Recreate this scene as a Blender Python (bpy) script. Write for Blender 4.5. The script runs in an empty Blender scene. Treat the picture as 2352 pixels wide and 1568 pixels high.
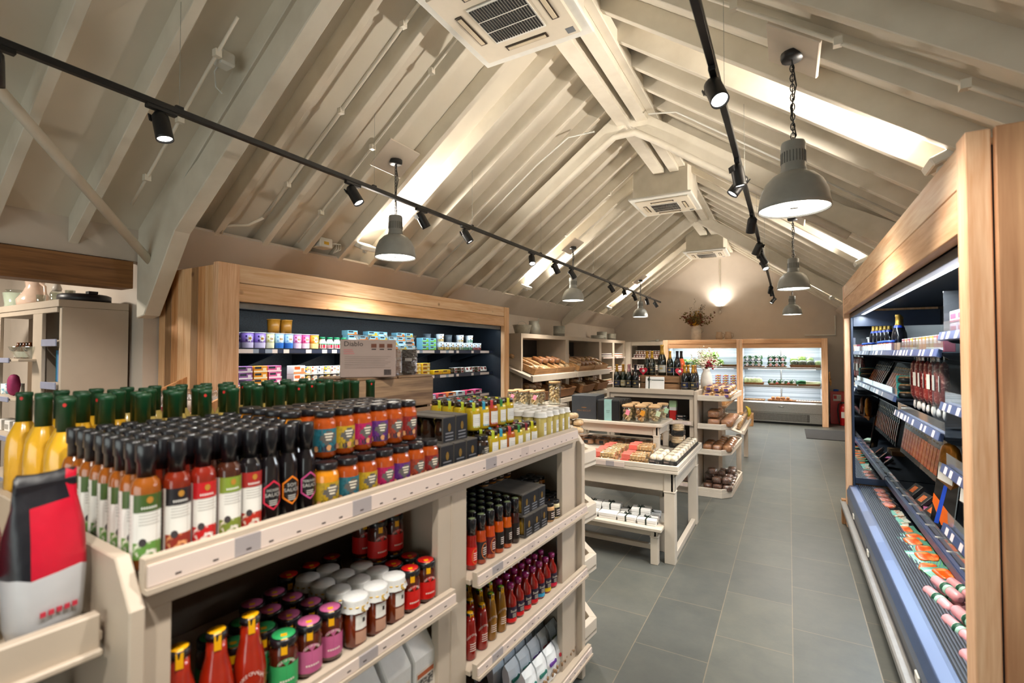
import bpy, random
from math import sin, cos, pi, radians, atan2, sqrt
from mathutils import Vector, Matrix, Euler
random.seed(11)
S = bpy.context.scene
COL = S.collection

# ---------------------------------------------------------------- camera, world, exposure
cd = bpy.data.cameras.new('camera')
cam = bpy.data.objects.new('camera', cd)
COL.objects.link(cam)
cd.sensor_width = 36.0
cd.lens = 36.0 * 1120 / 2352
cd.clip_start = 0.02
cam.location = (0, 0, 1.7)
cam.rotation_euler = (radians(90 + 1.334), 0, radians(29.59))
cd.dof.use_dof = True
cd.dof.focus_distance = 5.5
cd.dof.aperture_fstop = 2.6
S.camera = cam
S.view_settings.view_transform = 'Standard'
S.view_settings.look = 'None'
S.view_settings.gamma = 1.0
S.view_settings.use_curve_mapping = False
S.view_settings.exposure = 1.33
w = bpy.data.worlds.new('world')
S.world = w
w.use_nodes = True
w.node_tree.nodes['Background'].inputs[0].default_value = (1.0, 0.9, 0.78, 1)
w.node_tree.nodes['Background'].inputs[1].default_value = 0.25
cy = S.cycles
cy.max_bounces = 7
cy.diffuse_bounces = 3
cy.glossy_bounces = 3
cy.transmission_bounces = 4
cy.transparent_max_bounces = 10
cy.caustics_reflective = False
cy.caustics_refractive = False
cy.sample_clamp_indirect = 4.0
cy.use_denoising = True
cy.adaptive_threshold = 0.03
WARM = (1.0, 0.91, 0.79)
COOL = (0.80, 0.92, 1.0)

# ---------------------------------------------------------------- materials
def lin(h):
    h = h.lstrip('#')
    return tuple(((c / 12.92) if c <= .04045 else ((c + .055) / 1.055) ** 2.4) for c in (int(h[i:i + 2], 16) / 255 for i in (0, 2, 4)))

_M = {}
def mat(name, col='#888888', rough=.5, metal=0., noise=.06, scale=18., bump=0., emit=0., coat=0., ecol=None):
    if name in _M: return _M[name]
    m = bpy.data.materials.new(name); m.use_nodes = True
    nt = m.node_tree; N = nt.nodes; Lk = nt.links
    b = N['Principled BSDF']
    c = lin(col)
    tc = N.new('ShaderNodeTexCoord'); nz = N.new('ShaderNodeTexNoise')
    nz.inputs['Scale'].default_value = scale; nz.inputs['Detail'].default_value = 3
    Lk.new(tc.outputs['Object'], nz.inputs['Vector'])
    rp = N.new('ShaderNodeValToRGB')
    rp.color_ramp.elements[0].position = .3; rp.color_ramp.elements[1].position = .7
    rp.color_ramp.elements[0].color = (*[max(0, x * (1 - noise)) for x in c], 1)
    rp.color_ramp.elements[1].color = (*[min(1, x * (1 + noise)) for x in c], 1)
    Lk.new(nz.outputs['Fac'], rp.inputs['Fac']); Lk.new(rp.outputs['Color'], b.inputs['Base Color'])
    b.inputs['Roughness'].default_value = rough; b.inputs['Metallic'].default_value = metal
    b.inputs['Coat Weight'].default_value = coat; b.inputs['Coat Roughness'].default_value = .08
    if bump:
        bp = N.new('ShaderNodeBump'); bp.inputs['Strength'].default_value = bump; bp.inputs['Distance'].default_value = .01
        Lk.new(nz.outputs['Fac'], bp.inputs['Height']); Lk.new(bp.outputs['Normal'], b.inputs['Normal'])
    if emit:
        b.inputs['Emission Color'].default_value = (*(ecol or c), 1); b.inputs['Emission Strength'].default_value = emit
    _M[name] = m
    return m

def wood(name, ca, cb, axis='Z', sc=7., rough=.55, knots=True):
    if name in _M: return _M[name]
    m = bpy.data.materials.new(name); m.use_nodes = True
    nt = m.node_tree; N = nt.nodes; Lk = nt.links; b = N['Principled BSDF']
    tc = N.new('ShaderNodeTexCoord'); mp = N.new('ShaderNodeMapping')
    s = [sc * 2.2] * 3; s['XYZ'.index(axis)] = sc * .14
    mp.inputs['Scale'].default_value = s
    Lk.new(tc.outputs['Object'], mp.inputs['Vector'])
    nz = N.new('ShaderNodeTexNoise'); nz.inputs['Scale'].default_value = 1.4; nz.inputs['Detail'].default_value = 6; nz.inputs['Distortion'].default_value = .8
    Lk.new(mp.outputs['Vector'], nz.inputs['Vector'])
    wv = N.new('ShaderNodeTexNoise'); wv.inputs['Scale'].default_value = 6; wv.inputs['Detail'].default_value = 2
    Lk.new(mp.outputs['Vector'], wv.inputs['Vector'])
    mx = N.new('ShaderNodeMath'); mx.operation = 'MULTIPLY_ADD'; mx.inputs[1].default_value = .45
    Lk.new(wv.outputs['Fac'], mx.inputs[0]); Lk.new(nz.outputs['Fac'], mx.inputs[2])
    rp = N.new('ShaderNodeValToRGB'); rp.color_ramp.elements[0].position = .52; rp.color_ramp.elements[1].position = .92
    rp.color_ramp.elements[0].color = (*lin(ca), 1); rp.color_ramp.elements[1].color = (*lin(cb), 1)
    Lk.new(mx.outputs[0], rp.inputs['Fac'])
    out = rp.outputs['Color']
    if knots:
        vo = N.new('ShaderNodeTexVoronoi'); vo.inputs['Scale'].default_value = 3.2
        Lk.new(tc.outputs['Object'], vo.inputs['Vector'])
        kr = N.new('ShaderNodeValToRGB'); kr.color_ramp.elements[0].position = .03; kr.color_ramp.elements[1].position = .09
        kr.color_ramp.elements[0].color = (.35, .26, .2, 1); kr.color_ramp.elements[1].color = (1, 1, 1, 1)
        Lk.new(vo.outputs['Distance'], kr.inputs['Fac'])
        mu = N.new('ShaderNodeMix'); mu.data_type = 'RGBA'; mu.blend_type = 'MULTIPLY'; mu.inputs['Factor'].default_value = .85
        Lk.new(out, mu.inputs['A']); Lk.new(kr.outputs['Color'], mu.inputs['B']); out = mu.outputs['Result']
    Lk.new(out, b.inputs['Base Color'])
    b.inputs['Roughness'].default_value = rough
    bp = N.new('ShaderNodeBump'); bp.inputs['Strength'].default_value = .15; bp.inputs['Distance'].default_value = .004
    Lk.new(mx.outputs[0], bp.inputs['Height']); Lk.new(bp.outputs['Normal'], b.inputs['Normal'])
    _M[name] = m
    return m

def clear(name, tint='#ffffff', glossy=.12, rough=.03, bump=0., bscale=40., haze=0.):
    """thin glass or film: mostly see-through, with a reflection"""
    if name in _M: return _M[name]
    m = bpy.data.materials.new(name); m.use_nodes = True
    nt = m.node_tree; N = nt.nodes; Lk = nt.links
    N.remove(N['Principled BSDF']); o = N['Material Output']
    tr = N.new('ShaderNodeBsdfTransparent'); tr.inputs[0].default_value = (*lin(tint), 1)
    gl = N.new('ShaderNodeBsdfGlossy'); gl.inputs['Roughness'].default_value = rough
    lw = N.new('ShaderNodeLayerWeight'); lw.inputs['Blend'].default_value = .35
    ma = N.new('ShaderNodeMath'); ma.operation = 'MULTIPLY_ADD'; ma.inputs[1].default_value = .55; ma.inputs[2].default_value = glossy
    Lk.new(lw.outputs['Facing'], ma.inputs[0])
    tc = N.new('ShaderNodeTexCoord'); nz = N.new('ShaderNodeTexNoise'); nz.inputs['Scale'].default_value = bscale
    Lk.new(tc.outputs['Object'], nz.inputs['Vector'])
    if bump:
        bp = N.new('ShaderNodeBump'); bp.inputs['Strength'].default_value = bump; bp.inputs['Distance'].default_value = .02
        Lk.new(nz.outputs['Fac'], bp.inputs['Height']); Lk.new(bp.outputs['Normal'], gl.inputs['Normal']); Lk.new(bp.outputs['Normal'], lw.inputs['Normal'])
    mx = N.new('ShaderNodeMixShader')
    Lk.new(ma.outputs[0], mx.inputs[0]); Lk.new(tr.outputs[0], mx.inputs[1]); Lk.new(gl.outputs[0], mx.inputs[2])
    res = mx.outputs[0]
    if haze:
        df = N.new('ShaderNodeBsdfDiffuse'); df.inputs[0].default_value = (.85, .87, .9, 1)
        m2 = N.new('ShaderNodeMixShader'); m2.inputs[0].default_value = haze
        Lk.new(res, m2.inputs[1]); Lk.new(df.outputs[0], m2.inputs[2]); res = m2.outputs[0]
    Lk.new(res, o.inputs['Surface'])
    _M[name] = m
    return m

def stripes(name, axis, cells, cols, rough=.45, jitter=.5, scale2=None):
    """random colour cells along one object axis (tickets on a price rail, boards in a panel)"""
    if name in _M: return _M[name]
    m = bpy.data.materials.new(name); m.use_nodes = True
    nt = m.node_tree; N = nt.nodes; Lk = nt.links; b = N['Principled BSDF']
    tc = N.new('ShaderNodeTexCoord'); sp = N.new('ShaderNodeSeparateXYZ'); Lk.new(tc.outputs['Object'], sp.inputs[0])
    vo = N.new('ShaderNodeTexVoronoi'); vo.voronoi_dimensions = '1D'; vo.inputs['Scale'].default_value = cells; vo.inputs['Randomness'].default_value = jitter
    Lk.new(sp.outputs[axis], vo.inputs['W'])
    s2 = N.new('ShaderNodeSeparateColor'); Lk.new(vo.outputs['Color'], s2.inputs[0])
    rp = N.new('ShaderNodeValToRGB'); rp.color_ramp.interpolation = 'CONSTANT'
    while len(rp.color_ramp.elements) < len(cols): rp.color_ramp.elements.new(.5)
    for i, (p, c) in enumerate(cols):
        rp.color_ramp.elements[i].position = p; rp.color_ramp.elements[i].color = (*lin(c), 1)
    Lk.new(s2.outputs[0], rp.inputs['Fac'])
    Lk.new(rp.outputs['Color'], b.inputs['Base Color'])
    b.inputs['Roughness'].default_value = rough
    _M[name] = m
    return m

def speck(name, ca, cb, scale=60., thr=.5, rough=.5, soft=.05, coat=0., bump=0., detail=2., cc=None):
    """two-tone blotches"""
    if name in _M: return _M[name]
    m = bpy.data.materials.new(name); m.use_nodes = True
    nt = m.node_tree; N = nt.nodes; Lk = nt.links; b = N['Principled BSDF']
    tc = N.new('ShaderNodeTexCoord'); nz = N.new('ShaderNodeTexNoise'); nz.inputs['Scale'].default_value = scale; nz.inputs['Detail'].default_value = detail
    Lk.new(tc.outputs['Object'], nz.inputs['Vector'])
    rp = N.new('ShaderNodeValToRGB'); rp.color_ramp.elements[0].position = thr - soft; rp.color_ramp.elements[1].position = thr + soft
    rp.color_ramp.elements[0].color = (*lin(ca), 1); rp.color_ramp.elements[1].color = (*lin(cb), 1)
    if cc:
        e = rp.color_ramp.elements.new(min(.99, thr + .14)); e.color = (*lin(cc), 1)
    Lk.new(nz.outputs['Fac'], rp.inputs['Fac']); Lk.new(rp.outputs['Color'], b.inputs['Base Color'])
    b.inputs['Roughness'].default_value = rough; b.inputs['Coat Weight'].default_value = coat
    if bump:
        bp = N.new('ShaderNodeBump'); bp.inputs['Strength'].default_value = bump; bp.inputs['Distance'].default_value = .01
        Lk.new(nz.outputs['Fac'], bp.inputs['Height']); Lk.new(bp.outputs['Normal'], b.inputs['Normal'])
    _M[name] = m
    return m

# ---------------------------------------------------------------- mesh builder
_TXT = {}
class MB:
    def __init__(s): s.v = []; s.f = []; s.m = []; s.s = []
    def add(s, vs, fs, m=0, sm=False):
        o = len(s.v); s.v += [tuple(v) for v in vs]
        for k, f in enumerate(fs):
            s.f.append([o + i for i in f]); s.m.append(m[k] if isinstance(m, list) else m); s.s.append(sm)
        return s
    def box(s, a, b, m=0):
        x0, y0, z0 = a; x1, y1, z1 = b
        return s.add([(x0, y0, z0), (x1, y0, z0), (x1, y1, z0), (x0, y1, z0), (x0, y0, z1), (x1, y0, z1), (x1, y1, z1), (x0, y1, z1)],
                     [(0, 3, 2, 1), (4, 5, 6, 7), (0, 1, 5, 4), (1, 2, 6, 5), (2, 3, 7, 6), (3, 0, 4, 7)], m)
    def lathe(s, prof, n=16, m=0, o=(0, 0, 0), sq=0, sx=1., sy=1., sm=True):
        """prof: (r, z[, material of the ring above])"""
        ks = []
        for i in range(n):
            a = 2 * pi * i / n + (pi / n if sq else 0); k = 1.
            if sq: k = 1 / (abs(cos(a)) ** sq + abs(sin(a)) ** sq) ** (1 / sq)
            ks.append((cos(a) * k * sx, sin(a) * k * sy))
        vs = [(o[0] + c * p[0], o[1] + d * p[0], o[2] + p[1]) for p in prof for c, d in ks]
        fs = []; ms = []
        for j in range(len(prof) - 1):
            q = prof[j][2] if len(prof[j]) > 2 else m
            for i in range(n):
                fs.append((j * n + i, j * n + (i + 1) % n, (j + 1) * n + (i + 1) % n, (j + 1) * n + i)); ms.append(q)
        s.add(vs, fs, ms, sm)
        for j, rev in ((0, True), (len(prof) - 1, False)):
            if prof[j][0] > 1e-5:
                r = [j * n + i for i in range(n)]
                q = prof[j][2] if len(prof[j]) > 2 else m
                if not rev and len(prof[j]) <= 2 and len(prof[j - 1]) > 2: q = prof[j - 1][2]
                s.f.append([len(s.v) - len(vs) + i for i in (r[::-1] if rev else r)]); s.m.append(q); s.s.append(False)
        return s
    def cyl(s, p, q, r, n=10, m=0, r2=None, sm=True):
        p = Vector(p); q = Vector(q); d = (q - p).normalized()
        u = d.orthogonal().normalized(); v = d.cross(u)
        r2 = r if r2 is None else r2
        vs = [p + (u * cos(2 * pi * i / n) + v * sin(2 * pi * i / n)) * r for i in range(n)] + [q + (u * cos(2 * pi * i / n) + v * sin(2 * pi * i / n)) * r2 for i in range(n)]
        s.add(vs, [(i, (i + 1) % n, n + (i + 1) % n, n + i) for i in range(n)], m, sm)
        o = len(s.v) - 2 * n
        s.f += [[o + i for i in range(n)][::-1], [o + n + i for i in range(n)]]; s.m += [m, m]; s.s += [False, False]
        return s
    def tube(s, pts, r, n=8, m=0, closed=False):
        pts = [Vector(p) for p in pts]; k = len(pts); rings = []
        t0 = (pts[1] - pts[0]).normalized(); u = t0.orthogonal().normalized()
        for i, p in enumerate(pts):
            if closed: d = pts[(i + 1) % k] - pts[i - 1]
            else: d = pts[min(i + 1, k - 1)] - pts[max(i - 1, 0)]
            d.normalize(); u = (u - d * u.dot(d)).normalized(); v = d.cross(u)
            rr = r[i] if isinstance(r, (list, tuple)) else r
            rings.append([p + (u * cos(2 * pi * j / n) + v * sin(2 * pi * j / n)) * rr for j in range(n)])
        vs = [v for R in rings for v in R]; fs = []
        for i in range(k if closed else k - 1):
            a = i * n; b = ((i + 1) % k) * n
            fs += [(a + j, a + (j + 1) % n, b + (j + 1) % n, b + j) for j in range(n)]
        s.add(vs, fs, m, True)
        if not closed:
            o = len(s.v) - len(vs)
            s.f += [[o + j for j in range(n)][::-1], [o + (k - 1) * n + j for j in range(n)]]; s.m += [m, m]; s.s += [False, False]
        return s
    def prism(s, poly, a, b, ax='Z', m=0):
        def mk(p, h): return {'Z': (p[0], p[1], h), 'Y': (p[0], h, p[1]), 'X': (h, p[0], p[1])}[ax]
        n = len(poly)
        s.add([mk(p, a) for p in poly] + [mk(p, b) for p in poly], [tuple(range(n))[::-1], tuple(range(n, 2 * n))] + [(i, (i + 1) % n, n + (i + 1) % n, n + i) for i in range(n)], m)
        return s
    def ell(s, c, r, n=10, k=7, m=0, j=0., sm=True):
        """ellipsoid, j = lumpiness"""
        vs = [(c[0], c[1], c[2] - r[2])]
        for a in range(1, k):
            t = pi * a / k
            for i in range(n):
                q = 1 + random.uniform(-j, j); p = 2 * pi * i / n
                vs.append((c[0] + r[0] * q * sin(t) * cos(p), c[1] + r[1] * q * sin(t) * sin(p), c[2] - r[2] * q * cos(t)))
        vs.append((c[0], c[1], c[2] + r[2])); e = len(vs) - 1
        fs = [(0, 1 + (i + 1) % n, 1 + i) for i in range(n)]
        for a in range(k - 2):
            fs += [(1 + a * n + i, 1 + a * n + (i + 1) % n, 1 + (a + 1) * n + (i + 1) % n, 1 + (a + 1) * n + i) for i in range(n)]
        fs += [(1 + (k - 2) * n + i, 1 + (k - 2) * n + (i + 1) % n, e) for i in range(n)]
        return s.add(vs, fs, m, sm)
    def wrap(s, r, z0, z1, a0, a1, m=0, n=8, r1=None):
        """patch of a cylinder; angles in degrees, 0 = +X"""
        r1 = r if r1 is None else r1
        A = [radians(a0 + (a1 - a0) * i / n) for i in range(n + 1)]
        vs = [(r * cos(a), r * sin(a), z0) for a in A] + [(r1 * cos(a), r1 * sin(a), z1) for a in A]
        return s.add(vs, [(i, i + 1, n + 2 + i, n + 1 + i) for i in range(n)], m, True)
    def quad(s, a, b, c, d, m=0): return s.add([a, b, c, d], [(0, 1, 2, 3)], m)
    def text(s, t, size, fn, m=0):
        """flat letters mapped through fn(x, y)"""
        if t not in _TXT:
            cu = bpy.data.curves.new('lettering', 'FONT'); cu.body = t; cu.size = 1; cu.align_x = 'CENTER'; cu.resolution_u = 2
            ob = bpy.data.objects.new('lettering', cu)
            me = bpy.data.meshes.new_from_object(ob)
            _TXT[t] = ([tuple(v.co) for v in me.vertices], [tuple(p.vertices) for p in me.polygons])
            bpy.data.objects.remove(ob)
        v, f = _TXT[t]
        return s.add([fn(p[0] * size, p[1] * size) for p in v], f, m)
    def xf(s, M, start=0):
        for i in range(start, len(s.v)): s.v[i] = tuple(M @ Vector(s.v[i]))
        return s
    def obj(s, name, mats, parent=None, bev=0., loc=None, rz=0.):
        me = bpy.data.meshes.new(name)
        me.from_pydata(s.v, [], s.f); me.update()
        for q in (mats if isinstance(mats, (list, tuple)) else [mats]): me.materials.append(q)
        me.polygons.foreach_set('material_index', s.m); me.polygons.foreach_set('use_smooth', s.s)
        o = bpy.data.objects.new(name, me); COL.objects.link(o)
        if parent: o.parent = parent
        if loc: o.location = loc
        if rz: o.rotation_euler = (0, 0, rz)
        if bev:
            b = o.modifiers.new('bevel', 'BEVEL'); b.width = bev; b.segments = 1; b.limit_method = 'ANGLE'; b.angle_limit = radians(50)
        return o

def tag(o, label, cat, group=None):
    o['label'] = label; o['category'] = cat
    if group: o['group'] = group
    return o
def thing(name, label, cat, loc=(0, 0, 0), rz=0., group=None):
    o = bpy.data.objects.new(name, None); COL.objects.link(o); o.empty_display_size = .05
    o.location = loc; o.rotation_euler = (0, 0, rz)
    return tag(o, label, cat, group)
def struct(o): o['kind'] = 'structure'; return o
_P = {}
def inst(key, fn, name, label, cat, loc, rz=0., group=None, tilt=(0, 0)):
    """first call builds the thing, later calls copy it with its parts"""
    if key in _P:
        src = _P[key]; r = src.copy(); COL.objects.link(r)
        for ch in list(src.children):
            c = ch.copy(); COL.objects.link(c); c.parent = r
            for g in ch.children:
                d = g.copy(); COL.objects.link(d); d.parent = c
    else:
        q = fn(name)
        if q is None or isinstance(q, tuple):
            r = bpy.data.objects.new(name, None); COL.objects.link(r); r.empty_display_size = .03
            q[0](r)
        else: r = q
        _P[key] = r
    r.location = loc; r.rotation_euler = (tilt[0], tilt[1], rz)
    if 'group' in r: del r['group']
    return tag(r, label, cat, group)
def P(build): return lambda nm: (build,)         # a thing of parts: build(root)
def W(mk): return lambda nm: mk(nm)              # a thing that is one mesh
ORD = 'first second third fourth fifth sixth seventh eighth ninth tenth eleventh twelfth thirteenth fourteenth fifteenth sixteenth seventeenth eighteenth nineteenth twentieth'.split()
def light(name, kind, loc, energy, col=WARM, size=.1, spot=90, blend=.5, aim=None, sy=None):
    d = bpy.data.lights.new(name, kind); d.energy = energy; d.color = col
    if kind == 'AREA':
        d.size = size
        if sy: d.shape = 'RECTANGLE'; d.size_y = sy
        else: d.shape = 'DISK'
    else: d.shadow_soft_size = size
    if kind == 'SPOT': d.spot_size = radians(spot); d.spot_blend = blend
    o = bpy.data.objects.new(name, d); COL.objects.link(o); o.location = loc
    if aim: o.rotation_euler = (Vector(aim) - Vector(loc)).to_track_quat('-Z', 'Y').to_euler()
    return o
# ---------------------------------------------------------------- shared materials
m_paint = speck('cream_roof_paint', '#d9d0bf', '#e5ddcd', 5, .42, .62, .16, bump=.04, detail=9)
m_deck = mat('cream_board_paint', '#e0d8c8', .65, noise=.04, scale=3)
m_wall = mat('mushroom_wall_paint', '#d2c6b9', .8, noise=.03, scale=4)
m_unit = mat('putty_shelf_paint', '#bbac9a', .5, noise=.03, scale=9)
m_white = mat('cream_table_paint', '#cfc3b3', .45, noise=.03, scale=9)
m_black = mat('black_metal', '#141416', .45, noise=.1)
m_dark = mat('dark_back_panel', '#33312f', .7)
m_navy = mat('navy_cabinet_steel', '#0d151e', .4, noise=.08)
m_rail = mat('blue_price_rail', '#3b4a70', .35, noise=.05)
m_grey = mat('grey_lamp_enamel', '#8e8f8b', .45)
m_steel = mat('brushed_steel', '#a3a19c', .32, .9, noise=.08, scale=40)
m_zinc = mat('galvanised_zinc', '#a9aaa2', .5, .45, noise=.18, scale=14)
m_plastic = mat('white_plastic', '#e4e2da', .45, noise=.03)
m_lid = mat('black_lid', '#17161a', .28, noise=.1, coat=.3)
m_film = clear('clear_wrap', glossy=.10, rough=.12, bump=.9, bscale=38)
m_glass = clear('clear_glass', tint='#f4f8f5', glossy=.07)
m_acryl = clear('clear_acrylic', tint='#eef4f8', glossy=.05, haze=.05)
m_fir = [wood('fir_board_pale', '#edc295', '#d79f6a', 'Z'), wood('fir_board_honey', '#dfa672', '#bf7f47', 'Z'), wood('fir_board_brown', '#ad8258', '#86603d', 'Z')]
m_firY = [wood('fir_beam_pale', '#f0d2ae', '#d9aa7d', 'Y'), wood('fir_beam_honey', '#e8be93', '#cc9868', 'Y')]
m_firX = wood('fir_rail', '#e2b488', '#c68f60', 'X')
m_firpost = wood('fir_post', '#f6cda6', '#dfa87c', 'Z', 10)
m_oak = wood('oak_lintel', '#96683a', '#6d4621', 'Y', 6)
m_crate = wood('weathered_crate_wood', '#a98a68', '#6c513a', 'Y', 9)
m_cratex = wood('brown_crate_wood', '#96714d', '#5f4128', 'X', 9)
m_tray = wood('bread_tray_wood', '#c79a68', '#9b6d40', 'Y', 8)
m_ticket = stripes('shelf_tickets', 1, 16, [(0, '#d9c8be'), (.84, '#a39b9b'), (.91, '#cbbab2')], .35)
m_ticketx = stripes('shelf_tickets_across', 0, 16, [(0, '#d9c8be'), (.84, '#a8a0a2'), (.91, '#cbbab2')], .35)
m_ticketb = stripes('chiller_tickets', 1, 22, [(0, '#33436c'), (.52, '#d9cdd0'), (.8, '#3d4f7c')], .3)
m_ticketn = stripes('dairy_tickets', 1, 17, [(0, '#2b3348'), (.42, '#dccfc9'), (.85, '#8d98a8')], .3)
m_led = mat('lit_tube', '#f2f8ff', .4, emit=7, ecol=(.85, .94, 1))
m_lamp = mat('lit_lens', '#fff6e8', .4, emit=18, ecol=(1, .95, .87))
m_glow = mat('lit_lamp_inside', '#fff4e2', .4, emit=7, ecol=(1, .94, .84))

# ---------------------------------------------------------------- room
XL, XR, YB, YF, RX = -4.6, 1.3, 14.4, -3.0, -1.62
def zu(x): return 4.70 - .735 * abs(x - RX)
def fl():
    m = bpy.data.materials.new('slate_floor'); m.use_nodes = True
    nt = m.node_tree; N = nt.nodes; Lk = nt.links; b = N['Principled BSDF']
    tc = N.new('ShaderNodeTexCoord'); mp = N.new('ShaderNodeMapping'); mp.inputs['Rotation'].default_value = (0, 0, radians(90)); mp.inputs['Location'].default_value = (.1, .0, 0)
    Lk.new(tc.outputs['Object'], mp.inputs['Vector'])
    br = N.new('ShaderNodeTexBrick'); br.inputs['Scale'].default_value = 1; br.inputs['Brick Width'].default_value = .62; br.inputs['Row Height'].default_value = .405
    br.inputs['Mortar Size'].default_value = .0028; br.inputs['Mortar Smooth'].default_value = .3; br.offset = .5
    br.inputs['Color1'].default_value = (*lin('#4f5250'), 1); br.inputs['Color2'].default_value = (*lin('#5a5c57'), 1); br.inputs['Mortar'].default_value = (*lin('#7b7263'), 1)
    Lk.new(mp.outputs[0], br.inputs['Vector'])
    nz = N.new('ShaderNodeTexNoise'); nz.inputs['Scale'].default_value = 5; nz.inputs['Detail'].default_value = 8; nz.inputs['Roughness'].default_value = .7
    Lk.new(tc.outputs['Object'], nz.inputs['Vector'])
    rp = N.new('ShaderNodeValToRGB'); rp.color_ramp.elements[0].position = .3; rp.color_ramp.elements[1].position = .75
    rp.color_ramp.elements[0].color = (.8, .82, .83, 1); rp.color_ramp.elements[1].color = (1.15, 1.12, 1.06, 1)
    Lk.new(nz.outputs['Fac'], rp.inputs['Fac'])
    mu = N.new('ShaderNodeMix'); mu.data_type = 'RGBA'; mu.blend_type = 'MULTIPLY'; mu.inputs['Factor'].default_value = 1
    Lk.new(br.outputs['Color'], mu.inputs['A']); Lk.new(rp.outputs['Color'], mu.inputs['B']); Lk.new(mu.outputs['Result'], b.inputs['Base Color'])
    b.inputs['Roughness'].default_value = .42
    bp = N.new('ShaderNodeBump'); bp.inputs['Strength'].default_value = .25; bp.inputs['Distance'].default_value = .004
    Lk.new(nz.outputs['Fac'], bp.inputs['Height']); Lk.new(bp.outputs['Normal'], b.inputs['Normal'])
    return m
struct(MB().box((-7.6, YF - .1, -.1), (XR + .2, YB + .2, 0)).obj('floor', fl()))
struct(MB().box((XL - .15, 1.98, 0), (XL, YB, 2.95)).obj('wall_west', m_wall))
struct(MB().box((XL - .15, YF, 2.44), (XL, 1.98, 2.95)).obj('wall_west_above_opening', m_wall))
struct(MB().box((XL - .16, YF, 2.215), (XL + .03, 1.89, 2.43)).obj('beam_oak_lintel', m_oak))
struct(MB().box((-7.6, 1.98, 0), (XL - .15, 2.1, 2.95)).obj('wall_alcove', m_wall))
struct(MB().box((-7.7, YF, 0), (-7.6, 2.1, 2.95)).obj('wall_alcove_end', m_wall))
struct(MB().box((-7.7, YF, 2.9), (XL - .15, 2.1, 3.0)).obj('ceiling_alcove', m_deck))
struct(MB().box((XR, YF, 0), (XR + .1, YB, 2.95)).obj('wall_east', m_wall))
DX0, DX1, DZ1 = -3.6, 1.0, 2.35                                   # unseen glazed shop front, added behind the camera to let cool light in
fw = MB().prism([(-7.7, DZ1), (XR + .1, DZ1), (XR + .1, 3.0), (RX, 5.3), (XL - .1, 3.0), (-7.7, 3.0)], YF - .1, YF, 'Y')
fw.box((-7.7, YF - .1, 0), (DX0, YF, DZ1)).box((DX1, YF - .1, 0), (XR + .1, YF, DZ1))
struct(fw.obj('wall_front', m_wall))
wf = MB()
for i in range(5):
    x = DX0 + (DX1 - DX0) * i / 4; wf.box((x - .03, YF - .08, 0), (x + .03, YF - .02, DZ1))
struct(wf.obj('window_added_frame', m_unit)); struct(MB().box((DX0, YF - .055, 0), (DX1, YF - .045, DZ1)).obj('window_added', m_glass))
light('added_daylight', 'AREA', ((DX0 + DX1) / 2, YF - .3, 1.3), 48, (.93, .97, 1.0), 4.4, sy=2.2, aim=((DX0 + DX1) / 2, 0, 1.45))  # added area lamp outside the unseen shop front, brightens the near end
bw = MB().prism([(XL - .1, 0), (XR + .1, 0), (XR + .1, 3.0), (RX, 5.3), (XL - .1, 3.0)], YB, YB + .1, 'Y')
struct(bw.obj('wall_back', m_wall))
for s, nm in ((-1, 'ceiling_west'), (1, 'ceiling_east')):
    xe = XL - .15 if s < 0 else XR + .1
    a = MB().prism([(xe, zu(xe) + .19), (RX, zu(RX) + .19), (RX, zu(RX) + .26), (xe, zu(xe) + .26)], YF, YB, 'Y')
    struct(a.obj(nm, m_deck))
    bx = [(XL, 2.43), (-4.3, 2.735), (-4.32, 2.76), (XL, 2.76)] if s < 0 else [(XR, 2.43), (XR, 2.76), (1.02, 2.76), (1.0, 2.735)]
    struct(MB().prism(bx, 2.06 if s < 0 else YF, YB, 'Y').obj('trim_eaves_west' if s < 0 else 'trim_eaves_east', m_wall))
y = -.72
while y < YB - .1:
    for s in (-1, 1):
        if s > 0 and y < .1: continue
        xe = XL if s < 0 else XR
        wd = .06
        a = MB().prism([(xe, zu(xe)), (RX, zu(RX)), (RX, zu(RX) + .2), (xe, zu(xe) + .2)], y, y + wd, 'Y')
        struct(a.obj('ceiling_beam_rafter', m_paint, bev=.004))
    y += .442
# ridge purlins with the dark cable gap between
for a, b, z0, z1 in ((-1.73, -1.575, 4.36, 4.62), (-1.50, -1.37, 4.36, 4.62), (-1.37, -1.285, 4.42, 4.56)):
    struct(MB().box((a, YF, z0), (b, YB, z1)).obj('beam_ridge_purlin', m_paint, bev=.006))
struct(MB().box((-1.575, YF, 4.60), (-1.50, YB, 4.64)).obj('trim_ridge_gap', mat('ridge_gap_shadow', '#1d1c1a', .9)))  # dark strip coloured to stand in for shade inside the ridge gap
# trusses
for ty in (1.92, 5.55, 10.4):
    for s in (-1, 1):
        if ty < 2 and s > 0: continue
        X = (lambda x: x) if s < 0 else (lambda x: 2 * RX - x)
        low = [(-4.58, 2.33), (-4.42, 2.40), (-3.72, 2.87), (RX, 4.37)] if ty > 2 else [(-4.58, 1.98), (-4.46, 2.0), (-4.02, 2.62), (RX, 4.37)]
        up = [(RX, 4.60), (-3.72, 3.10), (-4.58, 2.62)]
        a = MB().prism([(X(p[0]), p[1]) for p in low + up], ty, ty + .12, 'Y')
        struct(a.obj('beam_truss', m_paint, bev=.006))
struct(MB().tube([(-4.42, 1.95, 2.42), (-3.62, .85, 3.12), (-2.2, -1.1, 4.3)], .032, 10).obj('beam_wind_brace', m_paint))

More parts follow.
